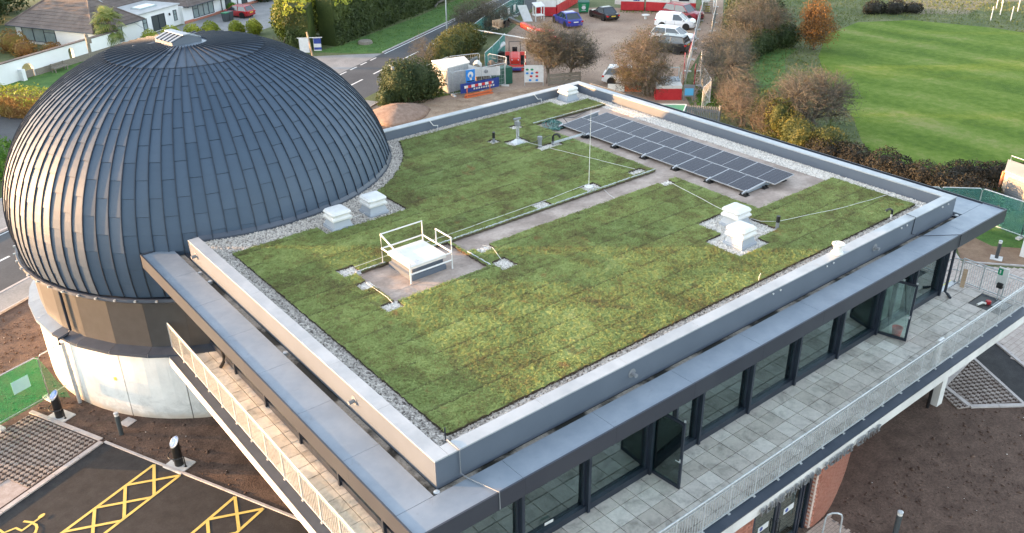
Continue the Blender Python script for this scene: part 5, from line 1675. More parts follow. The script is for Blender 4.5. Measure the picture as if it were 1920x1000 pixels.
def twigs_mesh(base, tips, rnd, r0=.09, trunks=1, twist=.25, spread=.35):
    """trunk, limbs and twigs reaching tips; returns one builder of tapered limbs and an array strip for twigs"""
    mb = MB()
    base = Vector(base)
    tips = [Vector(t) for t in tips]
    cz = sum(t.z for t in tips) / len(tips)
    cx = sum(t.x for t in tips) / len(tips); cy = sum(t.y for t in tips) / len(tips)
    h = cz - base.z
    nl = max(4, int(len(tips) ** .5 * .55))
    limbs = rnd.sample(tips, min(nl, len(tips)))
    tw = []
    nodes = []
    for q in range(trunks):
        b = base + Vector((rnd.uniform(-.3, .3), rnd.uniform(-.3, .3), 0)) * (trunks - 1)
        top = Vector((b.x + (cx - b.x) * .5 + rnd.uniform(-.15, .15), b.y + (cy - b.y) * .5 + rnd.uniform(-.15, .15), base.z + h * .42))
        mb.tube([b, b.lerp(top, .5) + Vector((rnd.uniform(-.08, .08), rnd.uniform(-.08, .08), 0)), top], [r0 * 1.25, r0, r0 * .8], 7)
        nodes.append(top)
    for l in limbs:
        s_ = min(nodes, key=lambda p: (p - l).length)
        e = s_.lerp(l, .72)
        m = s_.lerp(e, .5) + Vector((rnd.uniform(-1, 1), rnd.uniform(-1, 1), rnd.uniform(-.2, .8))) * (e - s_).length * .16
        mb.tube([s_, m, e], [r0 * .6, r0 * .42, r0 * .22], 5, caps=False)
        nodes2 = [m, e, s_.lerp(m, .6), m.lerp(e, .5)]
        tw += [(n_, l) for n_ in nodes2]
    anchors = [a for a, _ in tw]
    A = np.array([tuple(a) for a in anchors])
    seg = []
    for t in tips:
        d = ((A - np.array(tuple(t))) ** 2).sum(1)
        a = Vector(A[int(np.argmin(d))])
        m = a.lerp(t, .55) + Vector((rnd.uniform(-1, 1), rnd.uniform(-1, 1), rnd.uniform(-.3, .9))) * (t - a).length * twist
        seg.append((a, m, r0 * .16)); seg.append((m, t, r0 * .10))
        for k in range(3):
            f = m.lerp(t, rnd.uniform(.1, .95))
            e = f + Vector((rnd.gauss(0, 1), rnd.gauss(0, 1), rnd.gauss(.35, .8))) * spread
            seg.append((f, e, r0 * .075))
            e2 = f.lerp(e, .5) + Vector((rnd.gauss(0, 1), rnd.gauss(0, 1), rnd.gauss(.3, .7))) * spread * .55
            seg.append((f.lerp(e, .4), e2, r0 * .055))
    S = np.array([tuple(a) for a, b, r in seg]); Eo = np.array([tuple(b) for a, b, r in seg]); rr = np.array([r for _, _, r in seg])
    d = Eo - S; d /= np.linalg.norm(d, axis=1)[:, None] + 1e-9
    x = rng.normal(size=d.shape); x -= (x * d).sum(1)[:, None] * d; x /= np.linalg.norm(x, axis=1)[:, None] + 1e-9
    y = np.cross(d, x)
    V = []
    for k in range(3):
        o = (x * math.cos(2.094 * k) + y * math.sin(2.094 * k)) * rr[:, None]
        V += [S + o, Eo + o * .6]
    V = np.stack(V, 1).reshape(-1, 3)
    n = len(S); b = 6 * np.arange(n)[:, None]
    F = np.concatenate([b + np.array([0, 2, 3, 1]), b + np.array([2, 4, 5, 3]), b + np.array([4, 0, 1, 5])])
    return mb, V, F

def bare_tree(name, label, base, crown, ntips, leafmat, nleaf, lsize, seed, twigmat=None, r0=.09, trunks=1, cat='tree', group=None, spread=.35, surface=.45):
    """crown: list of ellipsoids in world coordinates"""
    rnd = random.Random(seed)
    t = thing(name, label, cat, base, group=group)
    ntips = int(ntips * .8); nleaf = int(nleaf * .6)
    P, _ = leaf_cloud(crown, ntips, surface)
    mb, V, F = twigs_mesh(base, P, rnd, r0, trunks, spread=spread)
    part('trunk', mb, m_bark, t, smooth=True)
    o = link_mesh('twigs', np_mesh('twigs', V - np.array(base), F, twigmat or m_barktan), t)
    if nleaf:
        Q = P[rng.integers(0, len(P), nleaf)] + rng.normal(size=(nleaf, 3)) * spread * .75
        Q = Q[Q[:, 2] > .05]
        V, F = leaf_quads(Q - np.array(base), lsize)
        o = link_mesh('crown', np_mesh('crown', V, F, leafmat), t)
    return t

def bush(name, label, base, lumps, n, size, mat, cat='bush', group=None, core=.74, twigs=None, stems=True):
    t = thing(name, label, cat, base, group=group)
    P, d = leaf_cloud(lumps, n, .72)
    V, F = leaf_quads(P - np.array(base), size, d, .35)
    link_mesh('crown', np_mesh('crown', V, F, mat), t)
    mb = MB()
    for (cx, cy, cz, rx, ry, rz) in lumps:
        rings = []
        for i in range(1, 7):
            a = -PI / 2 + PI * i / 7
            rings.append([(cx + core * rx * math.cos(a) * math.cos(q) * random.uniform(.9, 1.06), cy + core * ry * math.cos(a) * math.sin(q) * random.uniform(.9, 1.06), max(.01, cz + core * rz * math.sin(a))) for q in [2 * PI * k / 10 for k in range(10)]])
        mb.loft(rings)
    part('inner_growth', mb, mat, t, smooth=True)
    if stems:
        st_ = MB()
        for k in range(5):
            a = k * 1.26
            st_.tube([(base[0] + .2 * math.cos(a), base[1] + .2 * math.sin(a), 0), (base[0] + .7 * math.cos(a), base[1] + .7 * math.sin(a), .9)], .04, 5)
        part('stems', st_, m_bark, t)
    return t

def hedge(name, label, path, width, height, mat, dens=60, size=.13, topmat=None, group=None, rag=.18, cat='hedge'):
    """clipped hedge along a plan path: leaves over its faces and top, an uneven solid inside"""
    t = thing(name, label, cat, (*path[0], 0), group=group)
    o0 = np.array((*path[0], 0.0))
    pts, nr, tops = [], [], []
    core = MB()
    for (ax, ay), (bx_, by_) in zip(path, path[1:]):
        L = math.hypot(bx_ - ax, by_ - ay); dx, dy = (bx_ - ax) / L, (by_ - ay) / L
        nx_, ny_ = -dy, dx
        n = int(dens * L * (2 * height + width))
        u = rng.random(n) * L; f = rng.random(n) * (2 * height + width)
        side = np.where(f < height, -1, np.where(f < 2 * height, 1, 0))
        z = np.where(side == 0, height, np.where(side == -1, f, f - height))
        off = np.where(side == 0, (f - 2 * height) - width / 2, side * width / 2)
        lump = .5 + .5 * np.sin(u * 1.7 + 3 * np.sin(u * .6)) * np.cos(z * 1.9 + u * .4)
        bulge = rag * (lump + rng.normal(0, .35, n))
        off = off + np.sign(off) * bulge * (side != 0)
        z = z + bulge * (side == 0) + rng.normal(0, .03, n)
        P = np.column_stack([ax + dx * u + nx_ * off, ay + dy * u + ny_ * off, np.maximum(z, .03)])
        N_ = np.column_stack([nx_ * side, ny_ * side, np.where(side == 0, 1.0, .25)])
        pts.append(P); nr.append(N_); tops.append((side == 0) | (z > height * .80 + .25 * np.sin(u * 2.1)))
        w2 = width / 2 * .92
        m_ = max(1, int(L / 1.2))
        core.loft([[(ax + dx * L * k / m_ + nx_ * s1 * w2 * random.uniform(.9, 1.0), ay + dy * L * k / m_ + ny_ * s1 * w2, zz * random.uniform(.94, 1.0)) for s1, zz in ((-1, 0), (1, 0), (1, height * .97), (-1, height * .97))] for k in range(m_ + 1)])
    P = np.concatenate(pts); N_ = np.concatenate(nr); tp = np.concatenate(tops)
    for sel, mt, nm in (((~tp) if topmat is not None else np.ones(len(P), bool), mat, 'foliage'), (tp, topmat, 'top_growth')):
        if mt is None or not sel.any(): continue
        V, F = leaf_quads(P[sel] - o0, size, N_[sel], .25)
        link_mesh(nm, np_mesh(nm, V, F, mt), t)
    part('inner_growth', core, mat, t)
    return t

# bare and part-leafed trees beside the car park
bare_tree('hawthorn_tree', 'tan twiggy tree with sparse yellow leaves, left of two beside the car park', (38.9, 41.4, 0), [(39.3, 41.5, 3.0, 1.7, 1.7, 1.8), (38.5, 41.9, 3.3, 1.3, 1.4, 1.4), (39.4, 40.9, 2.2, 1.4, 1.4, 1.1)], 900, m_leaf_brown, 10000, .045, 3, r0=.11, trunks=2, group='bare trees by the car park')
bare_tree('hawthorn_tree', 'brown open-branched tree, right of two beside the car park', (40.4, 40.3, 0), [(40.8, 40.0, 2.8, 1.7, 1.8, 1.6), (41.2, 39.5, 2.3, 1.4, 1.4, 1.2)], 800, m_leaf_brown, 7500, .045, 5, r0=.12, group='bare trees by the car park')
bare_tree('hawthorn_tree', 'olive-brown bushy tree hiding the parked cars in the middle of the car park', (42.6, 33.6, 0), [(42.4, 34.2, 2.6, 2.1, 2.1, 1.8), (43.8, 34.8, 3.5, 1.8, 1.8, 1.4), (42.3, 33.2, 1.5, 1.9, 1.9, 1.2), (41.6, 34.4, 1.7, 1.4, 1.4, 1.2)], 1300, m_leaf_olive, 20000, .05, 8, m_bark, r0=.12, trunks=3, group='bare trees by the car park')
bare_tree('scrub_tree', 'rounded tan shrub beside the road behind the bushes', (45.6, 59.2, 0), [(45.8, 59.4, 1.9, 2.5, 2.3, 1.9), (46.9, 58.2, 1.5, 1.9, 1.7, 1.4), (44.6, 60.4, 1.5, 1.8, 1.6, 1.4)], 1500, m_leaf_brown, 12000, .055, 12, r0=.08, trunks=3, cat='shrub')
bare_tree('scrub_tree', 'thin brown shrub between the two dark evergreen bushes', (32.3, 49.6, 0), [(32.4, 49.8, 1.9, 1.2, 1.2, 1.4)], 260, m_leaf_brown, 1200, .05, 14, r0=.06, trunks=3, cat='shrub')
bush('gorse_bush', 'big dark evergreen bush behind the earth mound', (27.3, 43.9, 0), [(26.6, 44.2, 1.5, 1.5, 1.5, 1.7), (28.0, 44.1, 1.7, 1.6, 1.4, 1.7), (29.2, 44.3, 1.2, 1.3, 1.2, 1.3), (27.2, 45.2, 1.6, 1.6, 1.3, 1.6), (25.3, 44.0, .8, .9, .8, .9)], 15000, .085, m_leaf_dark)
bush('gorse_bush', 'dark evergreen bushes with yellow flowers behind the storage compound', (36.5, 50.8, 0), [(34.6, 49.9, 1.4, 1.6, 1.3, 1.5), (36.4, 51.0, 1.6, 1.7, 1.3, 1.6), (38.6, 52.6, 1.5, 1.8, 1.3, 1.5), (40.6, 54.2, 1.2, 1.6, 1.2, 1.3), (33.2, 48.6, .9, 1.0, 1.0, 1.0)], 15000, .09, m_leaf_gorse)
bush('road_bush', 'bright green round bush across the road at the left picture edge', (-1.2, 49.5, 0), [(-1.6, 49.3, 1.0, 2.1, 2.6, 1.5), (-3.5, 47.8, 1.0, 1.8, 2, 1.4)], 9000, .10, m_leaf_green)

# right-hand scrub between the path and the field
bare_tree('scrub_tree', 'large grey bare thicket beside the footpath fence', (46.6, 28.6, 0), [(46.4, 28.8, 2.2, 2.2, 2.2, 1.9), (49.2, 31.4, 2.4, 2.2, 2.2, 1.9), (52.2, 33.8, 2.2, 2.0, 2.2, 1.7), (45.2, 26.6, 1.5, 1.5, 1.6, 1.3)], 1500, m_leaf_grey, 12000, .05, 21, r0=.10, trunks=4, cat='thicket', group='scrub at the field edge')
bare_tree('scrub_tree', 'far grey-brown thicket at the end of the footpath', (60.5, 38.2, 0), [(57.5, 36.8, 2.4, 2.3, 2.0, 1.9), (60.8, 38.0, 2.8, 2.4, 2.2, 2.1), (64.0, 39.6, 2.6, 2.4, 2.2, 2.0), (63.5, 36.8, 2.0, 2.0, 1.8, 1.5)], 1300, m_leaf_grey, 9000, .065, 22, r0=.11, trunks=4, cat='thicket', group='scrub at the field edge')
bush('gorse_bush', 'dark green shrub mass at the top of the footpath', (66.5, 42.5, 0), [(64.0, 41.2, 1.5, 2.0, 1.6, 1.7), (67.5, 43.6, 1.8, 2.2, 1.8, 1.9), (71.5, 46.2, 1.9, 2.6, 1.8, 2.0), (70, 43, 1.4, 2.2, 1.6, 1.5)], 9000, .12, m_leaf_dark)
bush('gorse_bush', 'dark low bushes under the far grey thicket', (59.0, 35.9, 0), [(57.0, 35.0, .9, 1.6, 1.2, 1.0), (60.2, 36.0, 1.0, 1.8, 1.2, 1.1), (63.6, 35.9, 1.0, 1.6, 1.2, 1.1)], 7000, .10, m_leaf_dark)
bare_tree('autumn_tree', 'small tree with rust-orange leaves at the field edge', (64.6, 33.4, 0), [(64.5, 33.4, 2.5, 1.35, 1.35, 1.7), (64.5, 33.1, 1.7, 1.5, 1.5, 1.2), (64.8, 33.7, 3.6, .8, .8, 1.0)], 420, m_leaf_orange, 14000, .075, 31, r0=.09)
bare_tree('hawthorn_tree', 'wide bare tan tree leaning over the field corner', (43.9, 20.0, 0), [(44.6, 20.6, 2.9, 2.2, 2.2, 1.5), (46.2, 20.0, 2.6, 1.9, 1.9, 1.2), (43.6, 21.6, 2.3, 1.6, 1.5, 1.3), (45.4, 18.6, 2.0, 1.7, 1.4, 1.1), (43.2, 19.6, 1.6, 1.4, 1.3, 1.2)], 1250, m_leaf_brown, 5200, .045, 41, r0=.13, trunks=3)
bare_tree('scrub_tree', 'reddish-brown bare shrubs behind the far roof corner', (42.3, 23.6, 0), [(41.9, 23.9, 1.5, 1.3, 1.4, 1.4), (42.8, 25.4, 1.6, 1.2, 1.3, 1.4), (42.0, 21.8, 1.3, 1.2, 1.3, 1.3)], 900, m_leaf_grey, 5200, .05, 43, m_bark, r0=.07, trunks=4, cat='shrub', group='scrub at the field edge')
bush('olive_bush', 'olive green shrub between the bare shrubs and the tan tree', (42.2, 20.9, 0), [(42.2, 20.9, 1.3, 1.1, 1.0, 1.4), (43.0, 22.6, 1.5, .9, .9, 1.2), (41.8, 19.6, 1.0, 1.0, .9, 1.1)], 6000, .07, m_leaf_gorse)
bush('gorse_bush', 'low dark bush with yellow tips beside the far roof edge', (40.9, 17.2, 0), [(40.7, 18.2, 1.0, 1.1, 1.2, 1.1), (41.2, 16.4, 1.0, 1.0, 1.2, 1.0)], 5200, .07, m_leaf_gorse)
lm = []
for k in range(13):
    f = k / 12; rr = random.Random(k)
    lm.append((40.5 + .5 * f + rr.uniform(-.25, .25), 16.6 - 10.2 * f, .55 + rr.uniform(-.1, .15), 1.25 + rr.uniform(-.2, .3), .85, .95 + rr.uniform(-.2, .25)))
bush('dark_hedge', 'dark scrubby hedge between the building and the mown field', (40.7, 11.5, 0), lm, 34000, .060, m_hedge_purple, cat='hedge', core=.62)
lm = [(43.4 + .7 * k, 9.0 - .7 * k, .5, 1.1, .9, .8) for k in range(7)]
bush('dark_hedge', 'low scrubby hedge end near the beige house corner', (45.4, 7.0, 0), lm, 16000, .060, m_hedge_purple, cat='hedge', core=.62)
bush('dark_shrub', 'dark heather patch at the top of the field', (84.5, 37.5, 0), [(83.2, 38.6, .5, 1.5, 1.0, .8), (85.0, 37.2, .5, 1.6, 1.0, .8), (86.5, 36.0, .4, 1.3, .9, .6)], 3500, .10, m_hedge_purple, stems=False)
for k in range(4):
    pass
# hedges and garden plants on the left
hedge('conifer_hedge', 'tall dark conifer hedge along the grass verge', [uv(59.2, 41.7), uv(75, 41.4), uv(112, 41.6)], 2.0, 4.6, m_leaf_conifer, 40, .15, m_leaf_bright, rag=.28)
hedge('conifer_hedge', 'tall conifer hedge corner beside the driveway', [uv(57.8, 42.4), uv(57.2, 44.6)], 2.2, 4.3, m_leaf_conifer, 42, .15, m_leaf_bright, rag=.3)
bush('golden_conifer', 'bright yellow-green conifer top behind the corner of the tall hedge', (*uv(57.6, 46.0), 0), [(*uv(59.0, 45.6), 2.3, 1.7, 1.6, 2.2), (*uv(62.0, 47.2), 1.9, 1.9, 1.7, 1.9), (*uv(60.2, 43.8), 3.0, 1.9, 1.5, 2.0)], 11000, .15, leaf_mat('golden_conifer_leaf', [(.05, .075, .013), (.14, .165, .026), (.34, .34, .055)], .6))
hedge('beech_hedge', 'russet and yellow clipped hedge across the road behind the dome', [(-2.0, 69.6), (3.2, 61.7), (5.2, 58.9)], 2.2, 1.75, m_leaf_beech, 90, .085, m_leaf_bright, rag=.2)
for k, (u, v, r_) in enumerate(((54.6, 56.6, .9), (56.4, 55.6, .8), (57.9, 54.6, .8), (59.4, 52.6, .7), (60.6, 51.4, .7), (52.8, 57.6, .8))):
    x, y = uv(u, v)
    bush('golden_shrub', ['yellow-green shrub behind the dome crown, leftmost but one', 'yellow-green shrub just left of the dome ridge vent', 'yellow-green shrub just right of the dome ridge vent', 'yellow-green shrub in front of the white bungalow driveway', 'small yellow-green shrub nearest the tall conifer hedge', 'yellow-green shrub behind the dome crown, nearest the palm'][k], (x, y, 0), [(x, y, .8, r_, r_, r_ * 1.1), (x + .5, y + .3, .6, r_ * .8, r_ * .7, r_ * .8)], 1900, .09, m_leaf_bright, cat='shrub', group='yellow-green garden shrubs')
# palm
pl = thing('palm_tree', 'shaggy fan palm with drooping yellow-green fronds by the white house', 'palm tree', (15.3, 77.6, 0))
part('trunk', MB().tube([(15.3, 77.6, 0), (15.28, 77.6, 1.0), (15.2, 77.5, 2.7)], [.2, .24, .2], 8), m_bark, pl)
for k in range(64):
    rnd = random.Random(k)
    a = rnd.uniform(0, 2 * PI); el = rnd.uniform(-1.1, 1.2); L = rnd.uniform(1.25, 1.7)
    c = Vector((15.2, 77.5, 2.75 - (.5 if el < -.2 else 0) * rnd.random() * 2))
    mb = MB()
    dirv = Vector((math.cos(a) * math.cos(el), math.sin(a) * math.cos(el), math.sin(el)))
    side = Vector((-math.sin(a), math.cos(a), 0)); up = side.cross(dirv)
    hub = c + dirv * L * .5
    mb.bar(c, hub, .03, .03)
    for q in range(11):
        b = (q - 5) * .23
        d = (dirv * math.cos(b) + side * math.sin(b))
        tip = hub + d * L * .62 + Vector((0, 0, -.28 * L * abs(math.cos(el)) - .05))
        w_ = side * .055
        mid = hub + d * L * .34
        mb.add([hub, mid + w_, tip, mid - w_], [(0, 1, 2, 3)])
    part('frond', mb, m_palm, pl)
bush('dark_conifer', 'dark evergreen trees behind the bungalow roof at top left', (*uv(53, 84), 0), [(*uv(46, 80), 2.4, 4.2, 4, 3.2), (*uv(53, 84), 3, 5, 4.5, 4), (*uv(60, 88), 3, 5, 4.5, 4)], 9000, .24, m_leaf_dark, cat='trees')
bush('autumn_shrub', 'golden-orange shrub at the left end of the bungalow', (*uv(45.4, 74), 0), [(*uv(45.2, 74), 1.0, 1.6, 1.5, 1.6), (*uv(43.4, 71.8), .8, 1.3, 1.3, 1.2)], 3600, .11, m_leaf_orange, cat='shrub')
bush('autumn_shrub', 'reddish brown shrub in front of the bungalow end window', (*uv(47.3, 69.4), 0), [(*uv(47.2, 69.4), .8, 1.4, 1.3, 1.2), (*uv(46.2, 66.8), .6, 1.2, 1.2, .9), (*uv(47.8, 65.0), .45, 1.0, 1.0, .6)], 3600, .09, m_leaf_beech, cat='shrub')
bush('yucca', 'spiky green plant at the left edge behind the garden wall', (*uv(39.0, 62.4), 0), [(*uv(38.6, 62.2), .9, .9, .9, 1.0)], 900, .28, m_leaf_green, cat='plant', stems=False)
bush('garden_shrub', 'small green shrub by the bungalow front doors', (*uv(69.0, 60.6), 0), [(*uv(69.0, 60.6), .5, .6, .5, .6)], 800, .09, m_leaf_green, cat='shrub', stems=False)
bush('garden_shrub', 'dark green shrub beside the parked red car', (*uv(75.6, 61.0), 0), [(*uv(75.6, 60.9), .8, 1.2, .6, .9)], 1200, .11, m_leaf_dark, cat='shrub', stems=False)
# rough tufts
def tufts(name, inside, box, n, size, mat, label, z=.01):
    P = rng.uniform((box[0], box[1]), (box[2], box[3]), (n, 2))
    P = np.array([p for p in P if inside(*p)])
    Q = np.column_stack([P, z + size * rng.uniform(.2, .8, len(P))])
    V, F = leaf_quads(Q, size, np.column_stack([rng.normal(size=(len(P), 2)) * .8, np.full(len(P), .35)]), .2, .35)
    o = link_mesh(name, np_mesh(name, V, F, mat)); o['kind'] = 'stuff'; o['label'] = label
    return o
lawn_in = in_poly([(42.8, 14.0), (45.8, 16.8), (49.6, 19.8), (55, 25.4), (63, 31.8), (71, 36.2), (78, 37.2), (83, 34), (85.5, 27), (86, 18), (84, 0), (80, -30), (60, -70), (43, -70), (43, 5)])
yard_in = in_poly(yard)
tufts('rough_grass', lambda x, y: x > 41 and not lawn_in(x, y) and not yard_in(x, y) and y < .62 * x + 4 and y > .35 * (x - 40) - 4, (40, -4, 100, 60), 60000, .13, leaf_mat('rough_blades', [(.07, .10, .028), (.13, .16, .045), (.22, .22, .10)], .3), 'rough unmown grass between the scrub and the mown field')
vin = in_poly([uv(58.6, 35.4), uv(110, 35.4), uv(110, 40.4), uv(60, 40.6), uv(56.5, 41.5), uv(57.6, 37.2)])
tufts('verge_grass', vin, (30, 55, 82, 92), 30000, .09, m_blade_verge, 'short bright grass on the roadside verge')
tufts('verge_grass', lambda x, y: in_poly([(29.5, 43.9), (33, 43.2), (36, 44), (34, 46), (26.5, 46.5), (25, 45.2)])(x, y), (24, 42, 38, 48), 9000, .09, m_blade_verge, 'grass under the evergreen bush and around the grey storage cabin')
tufts('weeds', lambda x, y: in_poly([(44.0, 30.2), (46.4, 32.8), (52, 36.8), (60, 43.2), (69, 50), (68.6, 50.6), (59, 43.4), (46, 34)])(x, y), (43, 29, 70, 52), 7000, .10, m_blade_verge, 'weeds along the car park fence')
tufts('weeds', lambda x, y: in_poly([(43.6, 29.4), (46.5, 31.6), (48, 31.4), (44.8, 27.6), (43.0, 27.4)])(x, y), (42, 27, 49, 33), 3500, .14, m_leaf_green, 'green weeds between the path and the mesh fence')
tufts('weeds', in_poly([(63, 57), (68.5, 51), (69, 51.6), (64, 58)]), (62, 50, 70, 59), 1200, .12, m_leaf_green, 'weeds along the foot of the red and white cabins')


# ------------------------------------------------------------------ vehicles
def make_car(label, loc, head, L=4.2, W=1.75, H=1.45, style='hatch', col=(.7, .7, .7), plate=None, alloy=None):
    """car facing +x in its own space, z up, wheels on the ground"""
    t = thing('parked_car', label, 'car', (loc[0], loc[1], .012), head, 'cars parked in the yard')
    paint = carpaint(label.split()[0] + '_' + style, col)
    h2, l2 = W / 2, L / 2
    belt = H * .60
    nose = {'saloon': .50, 'coupe': .50, 'hatch': .54, 'suv': .60, 'van': .60}[style] * H
    tail = {'saloon': .61, 'coupe': .57, 'hatch': .62, 'suv': .66, 'van': .68}[style] * H
    gc = .17 if style != 'suv' else .24
    st = [(-l2, .42, tail - .10, .80), (-l2 + .10, gc + .06, tail, .90), (-l2 + .55, gc, tail, .98), (-.25 * L, gc, belt + .02, 1.0), (0, gc, belt, 1.0), (.22 * L, gc, belt - .01, 1.0),
          (.30 * L, gc, belt - .06, .99), (l2 - .45, gc, nose + .05, .95), (l2 - .12, gc + .04, nose - .05, .84), (l2, .38, nose - .22, .68)]
    rings = []
    for x, zb, zt, w in st:
        y = h2 * w
        zm = zb + (zt - zb) * .55
        rings.append([(x, -y * .88, zb), (x, -y * .98, zb + .10), (x, -y, zm), (x, -y * .96, zt - .04), (x, -y * .82, zt), (x, y * .82, zt), (x, y * .96, zt - .04), (x, y, zm), (x, y * .98, zb + .10), (x, y * .88, zb)])
    part('body', MB().loft(rings), paint, t, local=True, smooth=False)
    # greenhouse
    xr0, xf0, xr1, xf1 = {'saloon': (-.40, .24, -.24, .02), 'coupe': (-.34, .16, -.20, .0), 'hatch': (-.47, .26, -.38, .08), 'suv': (-.48, .25, -.41, .08), 'van': (-.48, .28, -.45, .10)}[style]
    bl, bu = h2 * .90, h2 * .70
    base_z = belt - .03
    q = lambda x, y, z: (x * L, y, z)
    gl = [[q(xr0, -bl, base_z), q(xf0, -bl, base_z - .03), q(xf0, bl, base_z - .03), q(xr0, bl, base_z)], [q(xr1, -bu, H - .06), q(xf1, -bu, H - .06), q(xf1, bu, H - .06), q(xr1, bu, H - .06)]]
    part('windows', MB().loft(gl), m_carglass, t, local=True)
    xm = (xr1 + xf1) / 2
    part('roof', MB().loft([[q(xr1 - .01, -bu - .02, H - .07), q(xf1 + .01, -bu - .02, H - .07), q(xf1 + .01, bu + .02, H - .07), q(xr1 - .01, bu + .02, H - .07)],
                            [q(xr1, -bu, H - .045), q(xf1, -bu, H - .045), q(xf1, bu, H - .045), q(xr1, bu, H - .045)],
                            [q(xr1 + .04, -bu * .8, H), q(xf1 - .05, -bu * .8, H), q(xf1 - .05, bu * .8, H), q(xr1 + .04, bu * .8, H)]]), paint, t, local=True)
    pl_ = MB()
    for sy in (-1, 1):
        for (xa, xb, w) in ((xr0, xr1, .09), (xf0, xf1, .05)):
            pl_.bar(q(xa, sy * (bl + .004), base_z), q(xb, sy * (bu + .012), H - .06), w, .05)
        if style == 'van':
            pl_.add([q(xr0, sy * (bl + .012), base_z), q(-.04, sy * (bl + .012), base_z), q(-.04, sy * (bu + .02), H - .05), q(xr1, sy * (bu + .02), H - .05)], [(0, 1, 2, 3)])
        elif style != 'coupe':
            xp = (xr0 + xf0) / 2 - .02
            pl_.bar(q(xp, sy * (bl + .004), base_z), q(xp - .01, sy * (bu + .01), H - .06), .06, .03)
    if style == 'van':
        pl_.add([q(xr0 - .003, -bl, base_z), q(xr0 - .003, bl, base_z), q(xr1 - .003, bu, H - .05), q(xr1 - .003, -bu, H - .05)], [(0, 1, 2, 3)])
    part('pillars', pl_, paint, t, local=True, kind='stuff')
    rw = .315 if style != 'suv' else .36
    for sx in (-1, 1):
        for sy in (-1, 1):
            c = (sx * L * .30 + (.05 if sx > 0 else -.0), sy * (h2 - .13), rw)
            rotm = Matrix.Translation(c) @ Matrix.Rotation(R(90) * -sy, 4, 'X')
            w = MB().lathe([(rw * .62, -.10), (rw * .96, -.10), (rw, -.06), (rw, .09), (rw * .95, .115), (rw * .66, .12)], (0, 0, 0), 18)
            w.v = [tuple(rotm @ Vector(p)) for p in w.v]
            wh = part('wheel', w, m_rubber, t, local=True)
            rm = MB().lathe([(.02, .126), (rw * .18, .126), (rw * .18, .10)], (0, 0, 0), 10)
            for k in range(5):
                a = k * 2 * PI / 5
                rm.bar((rw * .12 * math.cos(a), rw * .12 * math.sin(a), .118), (rw * .62 * math.cos(a), rw * .62 * math.sin(a), .118), .07, .02)
            rm.lathe([(rw * .58, .10), (rw * .60, .127), (rw * .67, .127), (rw * .68, .10)], (0, 0, 0), 18)
            rm.v = [tuple(rotm @ Vector(p)) for p in rm.v]
            part('rim', rm, alloy or m_alloy, wh, local=True)
            ar = MB().lathe([(rw * 1.12, .122), (rw * 1.16, .135)], (0, 0, 0), 18)
            ar.v = [tuple(rotm @ (Vector(p) + Vector((0, 0, .006)))) for p in ar.v]
            part('wheel_arch', ar, m_black, t, local=True)
    for sy in (-1, 1):
        part('headlight', MB().loft([[(l2 - .34, sy * h2 * .88, nose - .16), (l2 - .10, sy * h2 * .62, nose - .18), (l2 - .10, sy * h2 * .40, nose - .18), (l2 - .10, sy * h2 * .62, nose - .30)],
                                     [(l2 - .40, sy * h2 * .91, nose - .06), (l2 - .07, sy * h2 * .70, nose - .12), (l2 - .05, sy * h2 * .45, nose - .14), (l2 - .02, sy * h2 * .60, nose - .28)]]), m_lamp, t, local=True)
        part('taillight', MB().box((-l2 - .012, sy * h2 * .78 - .12, tail - .24), (-l2 + .16, sy * h2 * .78 + .12, tail - .10)), m_taillight, t, local=True)
        part('mirror', MB().bevbox((L * (xf0 - .06), sy * (h2 + .09), belt), (.12, .20, .13), .03), paint if style in ('van', 'saloon') else m_black, t, local=True)
        part('door_line', MB().box((L * .02, sy * (h2 + .001) - .004, gc + .12), (L * .02 + .014, sy * (h2 + .001) + .004, belt - .08)).box((L * -.21, sy * (h2 + .001) - .004, gc + .2), (L * -.21 + .014, sy * (h2 + .001) + .004, belt - .08)), m_black, t, local=True)
        part('handle', MB().box((-.10 * L, sy * (h2 + .008) - .012, belt - .14), (-.10 * L + .18, sy * (h2 + .008) + .012, belt - .10)), paint, t, local=True)
    part('number_plate', MB().box((-l2 - .02, -.26, tail - .26), (-l2 + .02, .26, tail - .15)), plate or m_plate, t, local=True)
    part('bumper', MB().box((-l2 - .03, -h2 * .80, .30), (-l2 + .1, h2 * .80, .44)).box((l2 - .10, -h2 * .66, .24), (l2 + .015, h2 * .66, .36)), m_black if style in ('suv',) else paint, t, local=True)
    part('grille', MB().box((l2 - .06, -h2 * .36, nose - .40), (l2 + .008, h2 * .36, nose - .27)), m_black, t, local=True)
    return t
make_car('blue saloon car parked behind the left tan tree', (54.9, 56.6), R(72), 4.5, 1.8, 1.42, 'saloon', (.018, .028, .26), m_whiteline)
make_car('black coupe car parked beside the green bin', (59.9, 56.3), R(77), 4.0, 1.72, 1.30, 'coupe', (.010, .010, .011))
make_car('dark red estate car parked behind the white van', (65.6, 50.2), R(-81), 4.35, 1.85, 1.62, 'suv', (.24, .012, .025))
make_car('white small van parked in front of the dark red car', (62.1, 48.1), R(-60), 4.0, 1.72, 1.50, 'van', (.78, .78, .79))
make_car('white car half hidden behind the olive tree, beside the dark car', (57.2, 44.0), R(-68), 4.3, 1.75, 1.48, 'hatch', (.74, .75, .76))
make_car('dark grey car with silver wheels behind the olive tree', (54.2, 42.1), R(112), 4.2, 1.8, 1.56, 'suv', (.014, .015, .017))
make_car('white hatchback parked close behind the far roof corner', (43.75, 36.9), R(-51), 3.9, 1.68, 1.42, 'hatch', (.66, .67, .68))
rc = make_car('red hatchback parked on the bungalow driveway', (*uv(67.5, 58.6), 0), R(118), 3.6, 1.55, 1.30, 'hatch', (.34, .012, .016))
rc['group'] = 'cars by the bungalow'

